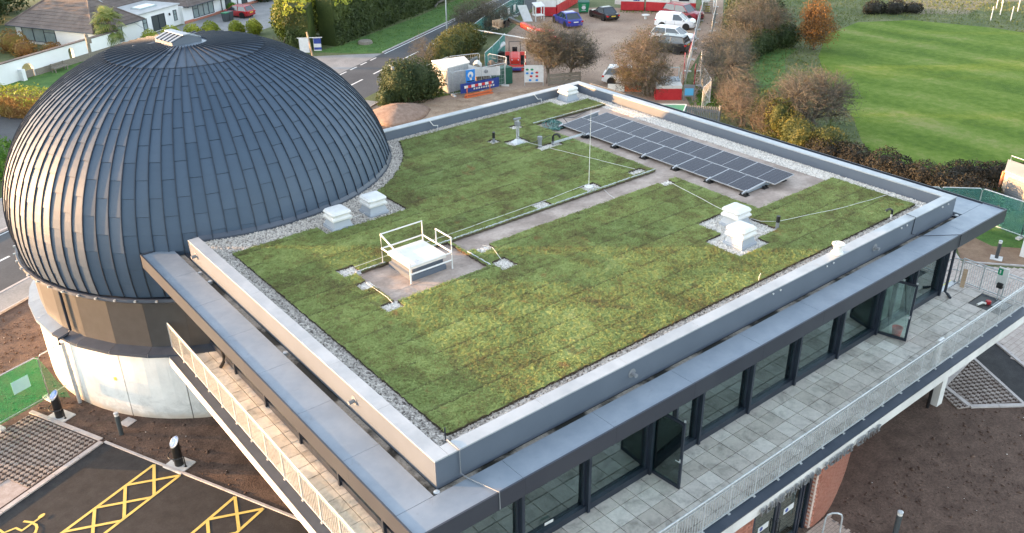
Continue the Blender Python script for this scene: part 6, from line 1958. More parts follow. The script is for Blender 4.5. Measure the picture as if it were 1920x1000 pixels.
# telehandler with raised boom and a small red tractor
tl = thing('telehandler', 'red telehandler with its boom raised to the left behind the tan tree', 'telehandler', (46.5, 50.2, 0))
def TLp(n, mb, m, par=None): return part(n, mb, m, par or tl)
hd = math.atan2(6.0, -.3)
mt_ = Matrix.Translation((45.6, 49.0, 0)) @ Matrix.Rotation(R(100), 4, 'Z')
def TB(a, b): return MB().box(a, b, 0, mt_)
TLp('chassis', TB((-2.0, -.7, .55), (1.7, .7, 1.0)), m_redorange)
TLp('cab', TB((-.7, .1, 1.0), (.6, .85, 2.1)), m_carglass)
TLp('cab_roof', TB((-.8, .05, 2.1), (.7, .9, 2.2)), m_redorange)
TLp('engine_cover', TB((-1.0, -.95, .8), (.9, -.35, 1.35)), m_redorange)
for sx in (-1.25, 1.15):
    for sy in (-.85, .85):
        w = MB().lathe([(.3, -.18), (.55, -.18), (.58, -.1), (.58, .1), (.55, .18), (.3, .18)], (0, 0, 0), 16)
        m2 = mt_ @ Matrix.Translation((sx, sy, .58)) @ Matrix.Rotation(R(90), 4, 'X'); w.v = [tuple(m2 @ Vector(p)) for p in w.v]
        wh = TLp('wheel', w, m_rubber)
        w = MB().lathe([(.1, -.19), (.3, -.15), (.3, .15), (.1, .19)], (0, 0, 0), 12); w.v = [tuple(m2 @ Vector(p)) for p in w.v]
        part('rim', w, m_redorange, wh)
b0, b1 = Vector((45.2, 47.2, 1.5)), Vector((44.6, 53.4, 2.55))
bd = (b1 - b0).normalized()
bm_ = TLp('boom', MB().bar(b0, b0.lerp(b1, .72), .42, .46), m_redorange)
TLp('boom', MB().bar(b0.lerp(b1, .70), b1, .32, .34), m_black)
sdv = bd.cross(Vector((0, 0, 1))).normalized()
for s_ in (-1, 1):
    for (o_, w_) in (((.30, .58), .22),):
        a, b = b0.lerp(b1, o_[0]) + sdv * s_ * .214, b0.lerp(b1, o_[1]) + sdv * s_ * .214
        part('name_board', MB().bar(a, b, .006, w_), m_white, bm_)
        for k in range(6):
            c = a.lerp(b, .12 + .13 * k); part('mark', MB().bar(c, c.lerp(b, .0) + (b - a) * .08, .012, .10), m_redorange, bm_)
TLp('carriage', MB().bar(b1, b1 + Vector((-.1, .25, -.75)), .75, .12).bar(b1 + Vector((-.5, .2, -.3)), b1 + Vector((.5, .2, -.3)), .1, .35), m_black)
for s_ in (-.3, .3): TLp('fork', MB().bar(b1 + Vector((s_, .3, -.85)), b1 + Vector((s_ - .3, 1.3, -.9)), .12, .05), m_black)
pt_ = thing('pallet', 'wooden pallet stack held on the raised telehandler forks', 'pallet', tuple(b1 + Vector((-.4, .8, -.85))))
po = b1 + Vector((-.45, .85, -.85))
for k in range(5): part('board', MB().box((po.x - .5, po.y - .5 + .22 * k, po.z + .12), (po.x + .5, po.y - .36 + .22 * k, po.z + .15)), m_timber, pt_)
for k in range(3): part('block', MB().box((po.x - .5 + .43 * k, po.y - .5, po.z), (po.x - .36 + .43 * k, po.y + .5, po.z + .118)), m_timber, pt_)
for k in range(3): part('crate_side', MB().box((po.x - .5, po.y - .5 + .47 * k, po.z + .16), (po.x + .5, po.y - .44 + .47 * k, po.z + .62)), m_timber, pt_)
tc_ = thing('compact_tractor', 'small red tractor with black tyres beside the storage compound', 'tractor', (40.3, 47.2, 0), R(-128))
part('bonnet', MB().loft([[(x, y, z) for y, z in ((-w, .55), (w, .55), (w, zt - .08), (w * .7, zt), (-w * .7, zt), (-w, zt - .08))] for x, w, zt in ((-.2, .42, 1.25), (.5, .42, 1.18), (1.15, .38, 1.05), (1.35, .30, .92))]), m_redorange, tc_, local=True)
part('mudguard', MB().loft([[(-.95, y, .7), (-.85, y, 1.12), (-.3, y, 1.2), (-.1, y, .95)] for y in (-.85, -.45)]).loft([[(-.95, y, .7), (-.85, y, 1.12), (-.3, y, 1.2), (-.1, y, .95)] for y in (.45, .85)]), m_redorange, tc_, local=True)
part('seat', MB().bevbox((-.65, 0, .95), (.45, .45, .15), .03).box((-.9, -.22, 1.0), (-.82, .22, 1.5)), m_black, tc_, local=True)
part('roll_bar', MB().tube([(-.95, -.5, .8), (-.95, -.5, 1.95), (-.95, .5, 1.95), (-.95, .5, .8)], .035, 6), m_black, tc_, local=True)
part('steering_wheel', MB().tube([(-.25 + .02 * math.sin(a), .19 * math.cos(a), 1.38 + .17 * math.sin(a)) for a in [2 * PI * k / 12 for k in range(13)]], .018, 5), m_black, tc_, local=True)
part('loader_bucket', MB().loft([[(1.55, y, .15), (2.0, y, .1), (1.62, y, .55)] for y in (-.7, .7)]).bar((1.55, -.4, .5), (.4, -.45, 1.0), .08, .1).bar((1.55, .4, .5), (.4, .45, 1.0), .08, .1), m_redorange, tc_, local=True)
for sx, rr in ((-.6, .58), (.95, .36)):
    for sy in (-.65, .65):
        w = MB().lathe([(rr * .5, -.15), (rr * .94, -.15), (rr, -.09), (rr, .09), (rr * .94, .15), (rr * .5, .15)], (0, 0, 0), 16)
        m2 = Matrix.Translation((sx, sy, rr)) @ Matrix.Rotation(R(90), 4, 'X'); w.v = [tuple(m2 @ Vector(p)) for p in w.v]
        wh = part('wheel', w, m_rubber, tc_, local=True)
        w = MB().lathe([(.05, -.16), (rr * .5, -.12), (rr * .5, .12), (.05, .16)], (0, 0, 0), 12); w.v = [tuple(m2 @ Vector(p)) for p in w.v]
        part('rim', w, m_offwhite, wh, local=True)
part('headlight', MB().lathe([(.06, 0), (.07, .05), (.02, .07)], (1.3, -.26, .86), 8).lathe([(.06, 0), (.07, .05), (.02, .07)], (1.3, .26, .86), 8), m_lamp, tc_, local=True)
sw = thing('sweeper_attachment', 'grey and black machine attachment with a white roller beside the tractor', 'machine part', (40.3, 49.6, 0))
part('roller', MB().tube([(40.0, 49.6, 1.1), (41.3, 50.0, 1.35)], .19, 12), m_white, sw)
part('frame', MB().box((39.4, 49.0, .1), (40.6, 49.9, .9)).bar((39.3, 49.2, 1.0), (41.2, 50.2, 1.0), .1, .1), m_black, sw)
part('panel', MB().box((39.3, 48.9, .3), (39.7, 49.0, .85)).bar((39.2, 48.8, .95), (40.4, 49.3, 1.25), .12, .05), m_galv, sw)
tj = thing('trolley_jack', 'low blue trailer frame lying in front of the red tractor', 'trailer', (39.0, 46.0, 0))
part('bed', MB().obox((39.0, 46.0, .18), (1.6, .75, .14), R(-40)), m_navy, tj)
part('frame', MB().bar((38.2, 46.5, .38), (39.8, 45.3, .38), .06, .06).bar((38.5, 46.9, .38), (40.0, 45.8, .38), .06, .06), m_galv, tj)
for p in ((38.5, 46.0), (39.6, 46.1)):
    w = MB().tube([(p[0] - .06, p[1] - .06, .15), (p[0] + .06, p[1] + .06, .15)], .15, 10); part('wheel', w, m_rubber, tj)

# ------------------------------------------------------------------ site cabins, compound, fences
def cabin(name, label, a, b, depth, h, red_h, ribs=True):
    """red and white steel cabin; a-b is the foot of its visible long side"""
    (ax, ay), (bx_, by_) = a, b
    L = math.hypot(bx_ - ax, by_ - ay); ang = math.atan2(by_ - ay, bx_ - ax)
    t = thing(name, label, 'site cabin', (ax, ay, 0), ang, 'red and white site cabins')
    part('lower_wall', MB().box((0, 0, .1), (L, depth, red_h)), m_red, t, local=True)
    part('upper_wall', MB().box((0, 0, red_h + .002), (L, depth, h)), m_offwhite, t, local=True)
    part('roof', MB().box((-.05, -.05, h + .002), (L + .05, depth + .05, h + .08)), m_galv, t, local=True)
    if ribs:
        n = int(L / .62)
        for k in range(n + 1):
            part('rib', MB().box((L * k / n - .02, -.022, .12), (L * k / n + .02, -.002, red_h)), m_red, t, local=True)
            part('rib', MB().box((L * k / n - .015, -.02, red_h + .01), (L * k / n + .015, -.002, h - .02)), m_offwhite, t, local=True)
    for x in (.2, L - .4):
        part('support', MB().box((x, .1, 0), (x + .25, .4, .098)), m_timber, t, local=True)
    return t
cabin('site_cabin', 'red and white container, left of two beside the road', (55.5, 61.1), (56.5, 60.2), 6.0, 2.6, 1.05, False)
cabin('site_cabin', 'red and white container, right of two behind the blue saloon', (57.0, 60.55), (63.8, 64.4), 2.4, 2.6, 1.15)
c3 = cabin('site_cabin', 'long red and white site cabin, leftmost of the row behind the cars', (63.9, 57.7), (65.55, 55.8), 2.4, 2.5, 1.05)
part('notice', MB().box((1.35, -.03, 1.12), (2.0, -.004, 1.45)), m_navy, c3, local=True)
part('notice_mark', MB().box((1.45, -.036, 1.2), (1.58, -.031, 1.4)).box((1.7, -.036, 1.2), (1.85, -.031, 1.4)), m_white, c3, local=True)
cabin('site_cabin', 'red and white site cabin in the middle of the row behind the cars', (65.7, 55.65), (67.2, 53.5), 2.4, 2.5, 1.05)
c5 = cabin('site_cabin', 'red and white site cabin at the right end of the row beside the wooden steps', (67.3, 53.4), (69.05, 51.45), 2.4, 2.5, 1.05)
part('window', MB().box((.8, -.03, 1.25), (1.9, -.004, 2.0)), m_carglass, c5, local=True)
sp_ = thing('site_steps', 'grey wooden steps at the right end of the site cabins', 'steps', (69.6, 51.0, 0), R(-48))
for k in range(6): part('tread', MB().box((.0, -.3 + .25 * k, .18 * k + .12), (1.2, -.05 + .25 * k, .18 * k + .17)), m_greywood, sp_, local=True)
part('handrail', MB().tube([(0, -.3, .9), (0, 1.2, 1.9), (1.6, 1.2, 1.9)], .03, 6).tube([(1.2, -.3, 0), (1.2, -.3, .9), (1.2, 1.2, 1.9)], .03, 6), m_offwhite, sp_, local=True)
solo('grit_bin', MB().bevbox((70.7, 51.1, 0), (.45, .45, .65), .05, R(30)), m_beam, 'small yellow bin at the end of the cabin steps', 'bin')
solo('white_hatch_board', MB().bevbox((70.9, 51.6, 1.0), (1.2, .8, .25), .05, R(30)).obox((70.9, 51.6, 0), (.1, .1, 1.0)), m_offwhite, 'white box on a post above the yellow bin', 'box')
nb = solo('notice_board', MB().obox((64.9, 59.0, .4), (1.0, .06, 1.6), R(-60)), m_offwhite, 'white board standing left of the red and white cabin row', 'board')
gb = thing('wheelie_bin', 'big green wheeled bin with a white logo beside the red container', 'bin', (60.15, 59.75, 0), R(-40))
part('body', MB().loft([[(-.50, -.38, .15), (.50, -.38, .15), (.50, .38, .15), (-.50, .38, .15)], [(-.62, -.5, 1.15), (.62, -.5, 1.15), (.62, .5, 1.15), (-.62, .5, 1.15)]]), m_green, gb, local=True)
part('lid', MB().loft([[(-.66, -.54, 1.155), (.66, -.54, 1.155), (.66, .54, 1.155), (-.66, .54, 1.155)], [(-.6, -.48, 1.26), (.6, -.48, 1.26), (.6, .48, 1.30), (-.6, .48, 1.30)]]), m_darkgreen, gb, local=True)
lo_ = MB().add([(.23 * math.cos(a), -.452 - .05, .66 + .2 * math.sin(a)) for a in [2 * PI * k / 16 for k in range(16)]], [tuple(range(16))])
lo_.box((-.2, -.49, .92), (.2, -.485, .97)).box((-.25, -.47, .32), (.25, -.44, .37))
part('logo', lo_, m_white, gb, local=True)
for sx in (-.4, .4):
    for sy in (-.3, .3): part('wheel', MB().tube([(sx - .03, sy, .08), (sx + .03, sy, .08)], .08, 10), m_rubber, gb, local=True)
solo('cable_stool', MB().lathe([(.15, 0), (.15, .38)], (62.9, 53.0, 0), 10).lathe([(.42, .38), (.42, .46)], (62.9, 53.0, 0), 16), m_offwhite, 'upturned white cable drum top on the gravel beside the dark red car', 'drum')

def fence_panel(parent, p, q, h, mesh_mat=None, mesh=True, tube_mat=None):
    tm = tube_mat or m_galv
    a, b = Vector((*p, .08)), Vector((*q, .08)); U = Vector((0, 0, 1))
    mb = MB()
    d = (b - a).normalized() * .12
    mb.tube([a, a + U * (h - .12), a + U * h + d, b + U * h - d, b + U * (h - .12), b], .026, 6)
    mb.tube([a + U * .12, b + U * .12], .022, 5)
    f = part('panel_frame', mb, tm, parent)
    if mesh_mat is not None:
        part('mesh_cover', MB().bar(a + U * (h / 2 + .02), b + U * (h / 2 + .02), .012, h - .06), mesh_mat, f)
    elif mesh:
        w = MB()
        L = (b - a).length; n = max(4, int(L / .16))
        for k in range(1, n):
            c = a.lerp(b, k / n); w.bar(c + U * .1, c + U * (h - .02), .010, .010)
        for k in range(1, 6): w.bar(a + U * h * k / 6, b + U * h * k / 6, .010, .010)
        part('wire_mesh', w, tm, f, kind='stuff')
    part('foot', MB().obox((p[0], p[1], 0), (.62, .22, .11), math.atan2(q[1] - p[1], q[0] - p[0]) + PI / 2), m_concrete, f)
    return f
def mesh_fence(label, pts, h, mesh_mat=None, cat='fence', group=None, tube_mat=None):
    t = thing('mesh_fence', label, cat, (*pts[0], 0), group=group)
    for p, q in zip(pts, pts[1:]): fence_panel(t, p, q, h, mesh_mat, tube_mat=tube_mat)
    return t
def net_mat(name, c, alpha):
    m, nt, b = nodes_of(name)
    b.inputs['Base Color'].default_value = (*c, 1); b.inputs['Roughness'].default_value = .7
    t = N(nt, 'ShaderNodeBsdfTransparent'); ms = N(nt, 'ShaderNodeMixShader')
    f = ramp(nt, noise(nt, 2.5, 4, .6, pos(nt)), [(.3, (alpha - .12,) * 3), (.7, (alpha + .12,) * 3)])
    nt.links.new(f, ms.inputs[0]); nt.links.new(t.outputs[0], ms.inputs[1]); nt.links.new(b.outputs[0], ms.inputs[2])
    nt.links.new(ms.outputs[0], nt.nodes['Material Output'].inputs[0])
    return m
m_net = net_mat('teal_netting', (.045, .23, .20), .78)
m_netlight = net_mat('light_teal_netting', (.05, .19, .165), .55)
m_netgreen = net_mat('bright_green_netting', (.03, .38, .12), .44)
tf = mesh_fence('long teal netting fence between the road and the red container', [(42.2, 55.8), (45.0, 57.9), (47.8, 59.8), (50.6, 61.6), (53.4, 63.4), (56.2, 65.2)], 1.9, m_netlight, group='netting fences')
for (x, y) in ((48.9, 60.35), (51.0, 61.75), (52.6, 62.75)): part('notice', MB().bar((x, y - .10, 1.05), (x + .6, y + .28, 1.05), .01, .7), m_offwhite, tf)
mesh_fence('dark teal netting fence behind the storage compound', [(36.4, 46.4), (38.4, 47.9), (40.3, 49.4), (42.2, 51.0)], 1.9, m_net, group='netting fences')
mesh_fence('teal netting fence beyond the right-hand end of the roof', [(35.6, 8.6), (37.1, 7.0), (38.6, 5.5), (38.4, 3.0), (38.2, .6)], 1.9, m_netlight, group='netting fences')
mesh_fence('steel mesh fence closing the storage compound towards the road', [(30.3, 46.2), (33.4, 47.4), (36.0, 46.6)], 1.9, group='steel mesh fences')
mesh_fence('steel mesh fence with signs in front of the grey storage cabin', [(29.6, 45.6), (30.95, 43.4), (33.4, 42.9), (35.75, 42.9)], 1.85, group='steel mesh fences')
mesh_fence('steel mesh fence at the open right end of the storage compound', [(35.8, 42.9), (37.0, 44.2), (36.6, 46.2)], 1.85, group='steel mesh fences')
mesh_fence('long steel mesh fence along the right of the footpath', [(76.5, 55.2), (73.2, 52.0), (70.0, 49.4), (66.8, 46.8), (63.6, 44.4), (60.4, 42.0)], 1.9, group='steel mesh fences')
mesh_fence('steel mesh fence panels at the near end of the footpath', [(51.0, 35.3), (47.6, 32.4), (44.6, 28.9), (42.6, 28.0)], 1.75, group='steel mesh fences')
mesh_fence('steel mesh fence between the parked cars and the footpath', [(69.6, 50.9), (66.4, 48.4), (63.0, 45.9), (59.8, 43.4), (56.6, 40.9), (53.4, 38.4), (50.2, 36.0), (47.2, 33.6)], 1.3, group='steel mesh fences')
rf_ = thing('red_fence', 'red tube barriers along the car park beside the footpath', 'barrier', (58, 42.3, 0))
for (p, q) in (((68.5, 50.2), (66.5, 48.7)), ((58.4, 42.4), (54.8, 39.6)), ((54.6, 39.5), (52.0, 37.5))):
    a, b = Vector((*p, 0)), Vector((*q, 0)); U = Vector((0, 0, 1.1))
    part('rail', MB().tube([a, a + U, b + U, b], .03, 6).tube([a + U * .5, b + U * .5], .025, 6), m_red, rf_)
tg = thing('tube_gate', 'red tube gate frame across the near end of the footpath', 'gate', (47.0, 33.2, 0))
for (p, q) in (((46.9, 33.6), (49.6, 35.9)), ((47.6, 33.0), (46.2, 31.9))):
    a, b = Vector((*p, 0)), Vector((*q, 0)); U = Vector((0, 0, 1.75))
    part('frame', MB().tube([a, a + U, b + U, b], .03, 6).tube([a + U * .5, b + U * .5], .025, 6), m_red, tg)
sc = thing('storage_cabin', 'pale grey steel storage cabin in the fenced compound', 'cabin', (32.4, 45.6, 0))
c0 = [(30.95, 44.1), (33.3, 44.4), (34.0, 46.1), (31.3, 46.7)]
part('wall', MB().loft([[(x, y, .08) for x, y in c0], [(x, y, 2.05) for x, y in c0]]), m_galv, sc)
part('roof', MB().loft([[(32.4 + (x - 32.4) * 1.05, 45.4 + (y - 45.4) * 1.05, z) for x, y in c0] for z in (2.052, 2.14)]), m_offwhite, sc)
rb = MB()
for (a, b) in ((0, 1), (3, 0), (1, 2)):
    for k in range(1, 14):
        x = c0[a][0] + (c0[b][0] - c0[a][0]) * k / 14; y = c0[a][1] + (c0[b][1] - c0[a][1]) * k / 14
        rb.obox((x, y, .1), (.05, .05, 1.93), math.atan2(c0[b][1] - c0[a][1], c0[b][0] - c0[a][0]))
part('ribs', rb, m_galv, sc, kind='stuff')
m_bluesign = m_blue
sg = thing('safety_sign', 'blue safety sign with a white figure hung on the compound fence', 'sign', (32.0, 43.1, .9))
sa_, sb_ = Vector((31.95, 43.05, 0)), Vector((32.75, 42.93, 0))
def onsign(fx, z, off=0): p = sa_.lerp(sb_, fx); return (p.x - .02 * 0 + .0, p.y - off, z)
part('board', MB().loft([[onsign(0, .95, .02), onsign(1, .95, .02), onsign(1, .95, .05), onsign(0, .95, .05)], [onsign(0, 1.95, .02), onsign(1, 1.95, .02), onsign(1, 1.95, .05), onsign(0, 1.95, .05)]]), m_blue, sg)
pic = MB().add([onsign(.5 + .30 * math.cos(a), 1.55 + .26 * math.sin(a), .056) for a in [2 * PI * k / 18 for k in range(18)]], [tuple(range(18))])
pic.add([onsign(x, z, .056) for x, z in ((.38, 1.36), (.64, 1.40), (.62, 1.14), (.42, 1.14))], [(0, 1, 2, 3)])
part('pictogram', pic, m_white, sg)
part('face', MB().add([onsign(.47 + .14 * math.cos(a), 1.47 + .13 * math.sin(a), .060) for a in [2 * PI * k / 12 for k in range(12)]], [tuple(range(12))]), m_blue, sg)
part('caption', MB().add([onsign(x, z, .056) for x, z in ((.08, 1.0), (.92, 1.0), (.92, 1.09), (.08, 1.09))], [(0, 1, 2, 3)]), m_black, sg)
bnr = thing('site_banner', 'dark blue banner with white lettering tied along the compound fence foot', 'banner', (33.0, 42.6, .2))
A0, A1 = Vector((31.3, 42.95, 0)), Vector((34.9, 42.6, 0))
def onb(fx, z, off=0): p = A0.lerp(A1, fx); return (p.x, p.y - off, z)
part('cloth', MB().loft([[onb(f, z, .05 + .03 * math.sin(f * 17)) for f in [k / 12 for k in range(13)]] for z in (.22, .62, 1.0)], closed=False), m_navy, bnr)
mk = MB()
for k in range(7): mk.add([onb(f, z, .10) for f, z in ((.40 + .065 * k, .62), (.445 + .065 * k, .62), (.45 + .065 * k, .78), (.41 + .065 * k, .78))], [(0, 1, 2, 3)])
for k in range(9): mk.add([onb(f, z, .10) for f, z in ((.32 + .062 * k, .38), (.36 + .062 * k, .38), (.365 + .062 * k, .52), (.325 + .062 * k, .52))], [(0, 1, 2, 3)])
part('print', mk, m_white, bnr)
rb_ = thing('road_barrier', 'red and white road barrier with orange feet before the blue banner', 'barrier', (32.2, 42.2, 0))
for k in range(8):
    f0, f1 = k / 8, (k + 1) / 8
    part('band', MB().bar((31.3 + 2.5 * f0, 42.35 - .25 * f0, .86), (31.3 + 2.5 * f1 - .01, 42.35 - .25 * f1, .86), .05, .20), m_red if k % 2 else m_white, rb_)
part('frame', MB().bar((31.3, 42.32, .05), (33.8, 42.07, .05), .34, .10).bar((31.5, 42.3, .1), (31.5, 42.3, .8), .06, .06).bar((33.6, 42.1, .1), (33.6, 42.1, .8), .06, .06).bar((31.3, 42.32, .24), (33.8, 42.07, .24), .05, .12), m_orange, rb_)
wb = thing('site_banner', 'white banner with a round emblem sagging on the compound fence', 'banner', (34.0, 43.6, 1))
B0, B1 = Vector((32.9, 44.0, 0)), Vector((35.2, 42.85, 0))
def onw(fx, z): p = B0.lerp(B1, fx); return (p.x, p.y - .06 - .03 * math.sin(fx * 9), z)
part('cloth', MB().loft([[onw(f, zt - (zt - 1.05) * k / 3) for k in range(4)] for f, zt in ((0, 2.1), (.3, 1.82), (.6, 1.74), (1.0, 1.80))], closed=False), m_white, wb)
part('emblem', MB().add([(onw(.55 + .07 * math.cos(a), 0)[0], onw(.55 + .07 * math.cos(a), 0)[1] - .03, 1.42 + .15 * math.sin(a)) for a in [2 * PI * k / 14 for k in range(14)]], [tuple(range(14))]), m_grey, wb)
gs = solo('green_skip', MB().obox((36.0, 43.6, .05), (1.5, .9, 1.35), R(-8)), m_darkgreen, 'dark green tarpaulin-covered stack at the compound gate', 'stack')
gw_ = thing('waste_bags', 'heap of brown and white waste bags inside the compound', 'bags', (35.0, 45.2, 0))
for k in range(9):
    rr = random.Random(k); a, r_ = rr.uniform(0, 6.28), rr.uniform(0, .9)
    part('bag', MB().lathe([(.12, 0), (.36, .12), (.38, .4), (.2, .62), (.06, .7)], (35.0 + r_ * math.cos(a) * 1.3, 45.2 + r_ * math.sin(a) * .7, .5 * (k % 3)), 8), (m_offwhite, m_greywood, m_bark, m_timber)[k % 4], gw_)
solo('grey_sheet', MB().bar((34.4, 46.4, 1.0), (36.0, 46.9, 1.2), .05, 1.0), m_grey, 'grey board leaning up behind the waste bags', 'board')
sbd = thing('site_board', 'white safety board with coloured symbols at the car park entrance', 'sign', (37.4, 41.6, 0))
S0, S1 = Vector((37.0, 41.9, 0)), Vector((38.2, 40.9, 0))
def ons(fx, z, off): p = S0.lerp(S1, fx); return (p.x - .6 * off, p.y - .75 * off, z)
part('board', MB().loft([[ons(f, z, o_) for f, o_ in ((0, 0), (1, 0), (1, -.04), (0, -.04))] for z in (.3, 1.7)]), m_white, sbd)
for k, (fx, z, m_) in enumerate(((.15, 1.35, m_green), (.4, 1.35, m_green), (.15, 1.05, m_blue), (.4, 1.05, m_blue), (.35, .8, m_red), (.65, .8, m_red), (.65, 1.1, m_red), (.3, .48, m_blue), (.65, .48, m_blue))):
    part('symbol', MB().add([ons(fx + .08 * math.cos(a), z + .09 * math.sin(a), .012) for a in [2 * PI * k / 10 for k in range(10)]], [tuple(range(10))]), m_, sbd)
part('post', MB().tube([ons(.02, 0, -.06), ons(.02, 1.9, -.06)], .03, 6).tube([ons(.98, 0, -.06), ons(.98, 1.9, -.06)], .03, 6), m_galv, sbd)
wf = thing('plank_fence', 'short weathered plank fence beside the white safety board', 'fence', (38.8, 40.4, 0))
for k in range(3): part('plank', MB().bar((38.5, 40.6, .25 + .3 * k), (40.9, 39.4, .25 + .3 * k), .04, .24), m_greywood, wf)
for f in (0, .5, 1): part('post', MB().obox((38.5 + 2.4 * f, 40.65 - 1.2 * f, 0), (.1, .1, 1.0)), m_greywood, wf)
bp = thing('striped_post', 'tall red and white striped height post by the car park entrance', 'post', (38.2, 43.2, 0))
for k in range(8): part('band', MB().lathe([(.045, .3 * k), (.045, .3 * k + .298)], (38.2, 43.2, 0), 8), m_white if k % 2 else m_red, bp)
hb = thing('height_bar', 'long white bar on posts over the yard entrance', 'height barrier', (41.6, 50.4, 0))
part('bar', MB().tube([(40.7, 53.9, 2.05), (42.6, 46.6, 2.0)], .055, 8), m_white, hb)
part('post', MB().tube([(40.7, 53.9, 0), (40.7, 53.9, 2.0)], .05, 8), m_galv, hb)
part('post', MB().tube([(42.6, 46.6, 0), (42.6, 46.6, 2.0)], .05, 8), m_galv, hb)
wb_ = thing('white_stand', 'white open-fronted shelter stand beside the teal fence', 'stand', (53.7, 60.2, 0))
for p in ((53.3, 59.8), (54.2, 59.5), (53.7, 60.7), (54.6, 60.4)): part('leg', MB().obox((*p, 0), (.08, .08, 1.5)), m_offwhite, wb_)
part('roof', MB().loft([[(53.2, 59.7, 1.5), (54.3, 59.4, 1.5), (54.7, 60.5, 1.75), (53.6, 60.8, 1.75)], [(53.2, 59.7, 1.57), (54.3, 59.4, 1.57), (54.7, 60.5, 1.82), (53.6, 60.8, 1.82)]]), m_white, wb_)
part('shelf', MB().obox((53.95, 60.1, .55), (1.1, 1.0, .06), R(-17)), m_offwhite, wb_)
cs = MB()
cs.loft([[(51.3 + .3 * math.sin(t * 1.6) + f * .8, 60.4 - .7 * t - f * .5, .3 + 1.6 * (1 - t) ** 1.3) for f in (0, 1)] + [(51.3 + .3 * math.sin(t * 1.6) + f * .8, 60.4 - .7 * t - f * .5, .26 + 1.6 * (1 - t) ** 1.3) for f in (1, 0)] for t in [k / 6 for k in range(7)]])
solo('curved_sheet', cs, m_white, 'white curved plastic sheet leaning against the teal fence', 'sheet')
tcn = thing('traffic_cone', 'pale red traffic cone behind the blue saloon', 'traffic cone', (57.6, 58.6, 0))
part('cone', MB().lathe([(.22, .04), (.05, .75)], (57.6, 58.6, 0), 12), m_orange, tcn); part('base', MB().obox((57.6, 58.6, 0), (.5, .5, .04)), m_orange, tcn)
# kiosk, box and boards by the far parapet
kk = thing('site_kiosk', 'small red and white kiosk with open grey top by the far roof edge', 'kiosk', (43.2, 31.9, 0), R(-41.5))
part('lower_wall', MB().box((-1.0, -.5, 0), (1.0, .6, .9)), m_red, kk, local=True)
part('upper_wall', MB().box((-1.0, -.5, .902), (1.0, .6, 1.15)), m_offwhite, kk, local=True)
part('shutter', MB().box((-1.0, .62, .5), (1.0, 1.8, 1.2)), m_galv, kk, local=True)
for k in range(8): part('slat', MB().box((-.98 + .25 * k, .60, 1.2), (-.80 + .25 * k, 1.8, 1.24)), m_canopy, kk, local=True)
for p in ((-.95, 1.8), (.95, 1.8), (.95, .6)): part('post', MB().box((p[0], p[1], 0), (p[0] + .06, p[1] + .06, 1.9)), m_offwhite, kk, local=True)
part('beam', MB().box((-.95, 1.8, 1.9), (1.01, 1.86, 1.97)), m_offwhite, kk, local=True)
bb = thing('blue_box', 'bright blue framed panel on a dark stand beside the kiosk', 'panel', (43.9, 30.4, 0), R(-41.5))
part('frame', MB().box((-.42, -.05, .35), (.42, .05, 1.25)), m_grey, bb, local=True)
part('screen', MB().box((-.33, -.06, .45), (.33, -.051, 1.0)), M('sky_blue_sheet', (.10, .42, .72), rough=.5), bb, local=True)
part('stand', MB().box((-.4, -.04, 0), (-.34, .04, .35)).box((.34, -.04, 0), (.4, .04, .35)), m_grey, bb, local=True)
th = thing('teal_hoarding', 'pale teal hoarding sheet with white edge behind the far parapet', 'hoarding', (39.4, 28.0, 0))
part('sheet', MB().bar((38.6, 29.05, .55), (40.23, 27.5, .55), .04, 1.1).bar((40.23, 27.5, .55), (38.5, 26.3, .55), .04, 1.1), m_pool, th)
part('edge', MB().bar((38.6, 29.05, 1.12), (40.23, 27.5, 1.12), .08, .06).bar((40.23, 27.5, 1.12), (38.5, 26.3, 1.12), .08, .06), m_white, th)
pf = thing('palisade_fence', 'grey steel palisade fence beyond the far roof edge', 'fence', (40.6, 26.3, 0))
for k in range(18):
    f = k / 17; x, y = 39.95 + 1.38 * f, 27.2 - 1.72 * f
    part('pale', MB().loft([[(x - .035, y - .02, z), (x + .035, y - .06, z), (x + .03, y - .03, z), (x - .03, y + .01, z)] for z in (.05, 1.15)] + [[(x, y - .03, 1.25), (x + .01, y - .035, 1.25), (x + .01, y - .03, 1.25), (x, y - .03, 1.25)]]), m_grey, pf)
part('rail', MB().bar((39.95, 27.2, .9), (41.35, 25.45, .9), .05, .05).bar((39.95, 27.2, .3), (41.35, 25.45, .3), .05, .05), m_grey, pf)
part('post', MB().obox((41.4, 25.38, 0), (.12, .12, 1.3)), m_grey, pf)
tk = thing('heras_bases', 'jumble of orange and white plastic barriers behind the far parapet', 'barriers', (41.2, 35.2, 0))
for k in range(4): part('barrier', MB().bar((40.6 + .45 * k, 35.9 - .5 * k, .5), (41.0 + .45 * k, 35.4 - .5 * k, .5), .08, .55), m_orange if k in (2, 3) else m_offwhite, tk)

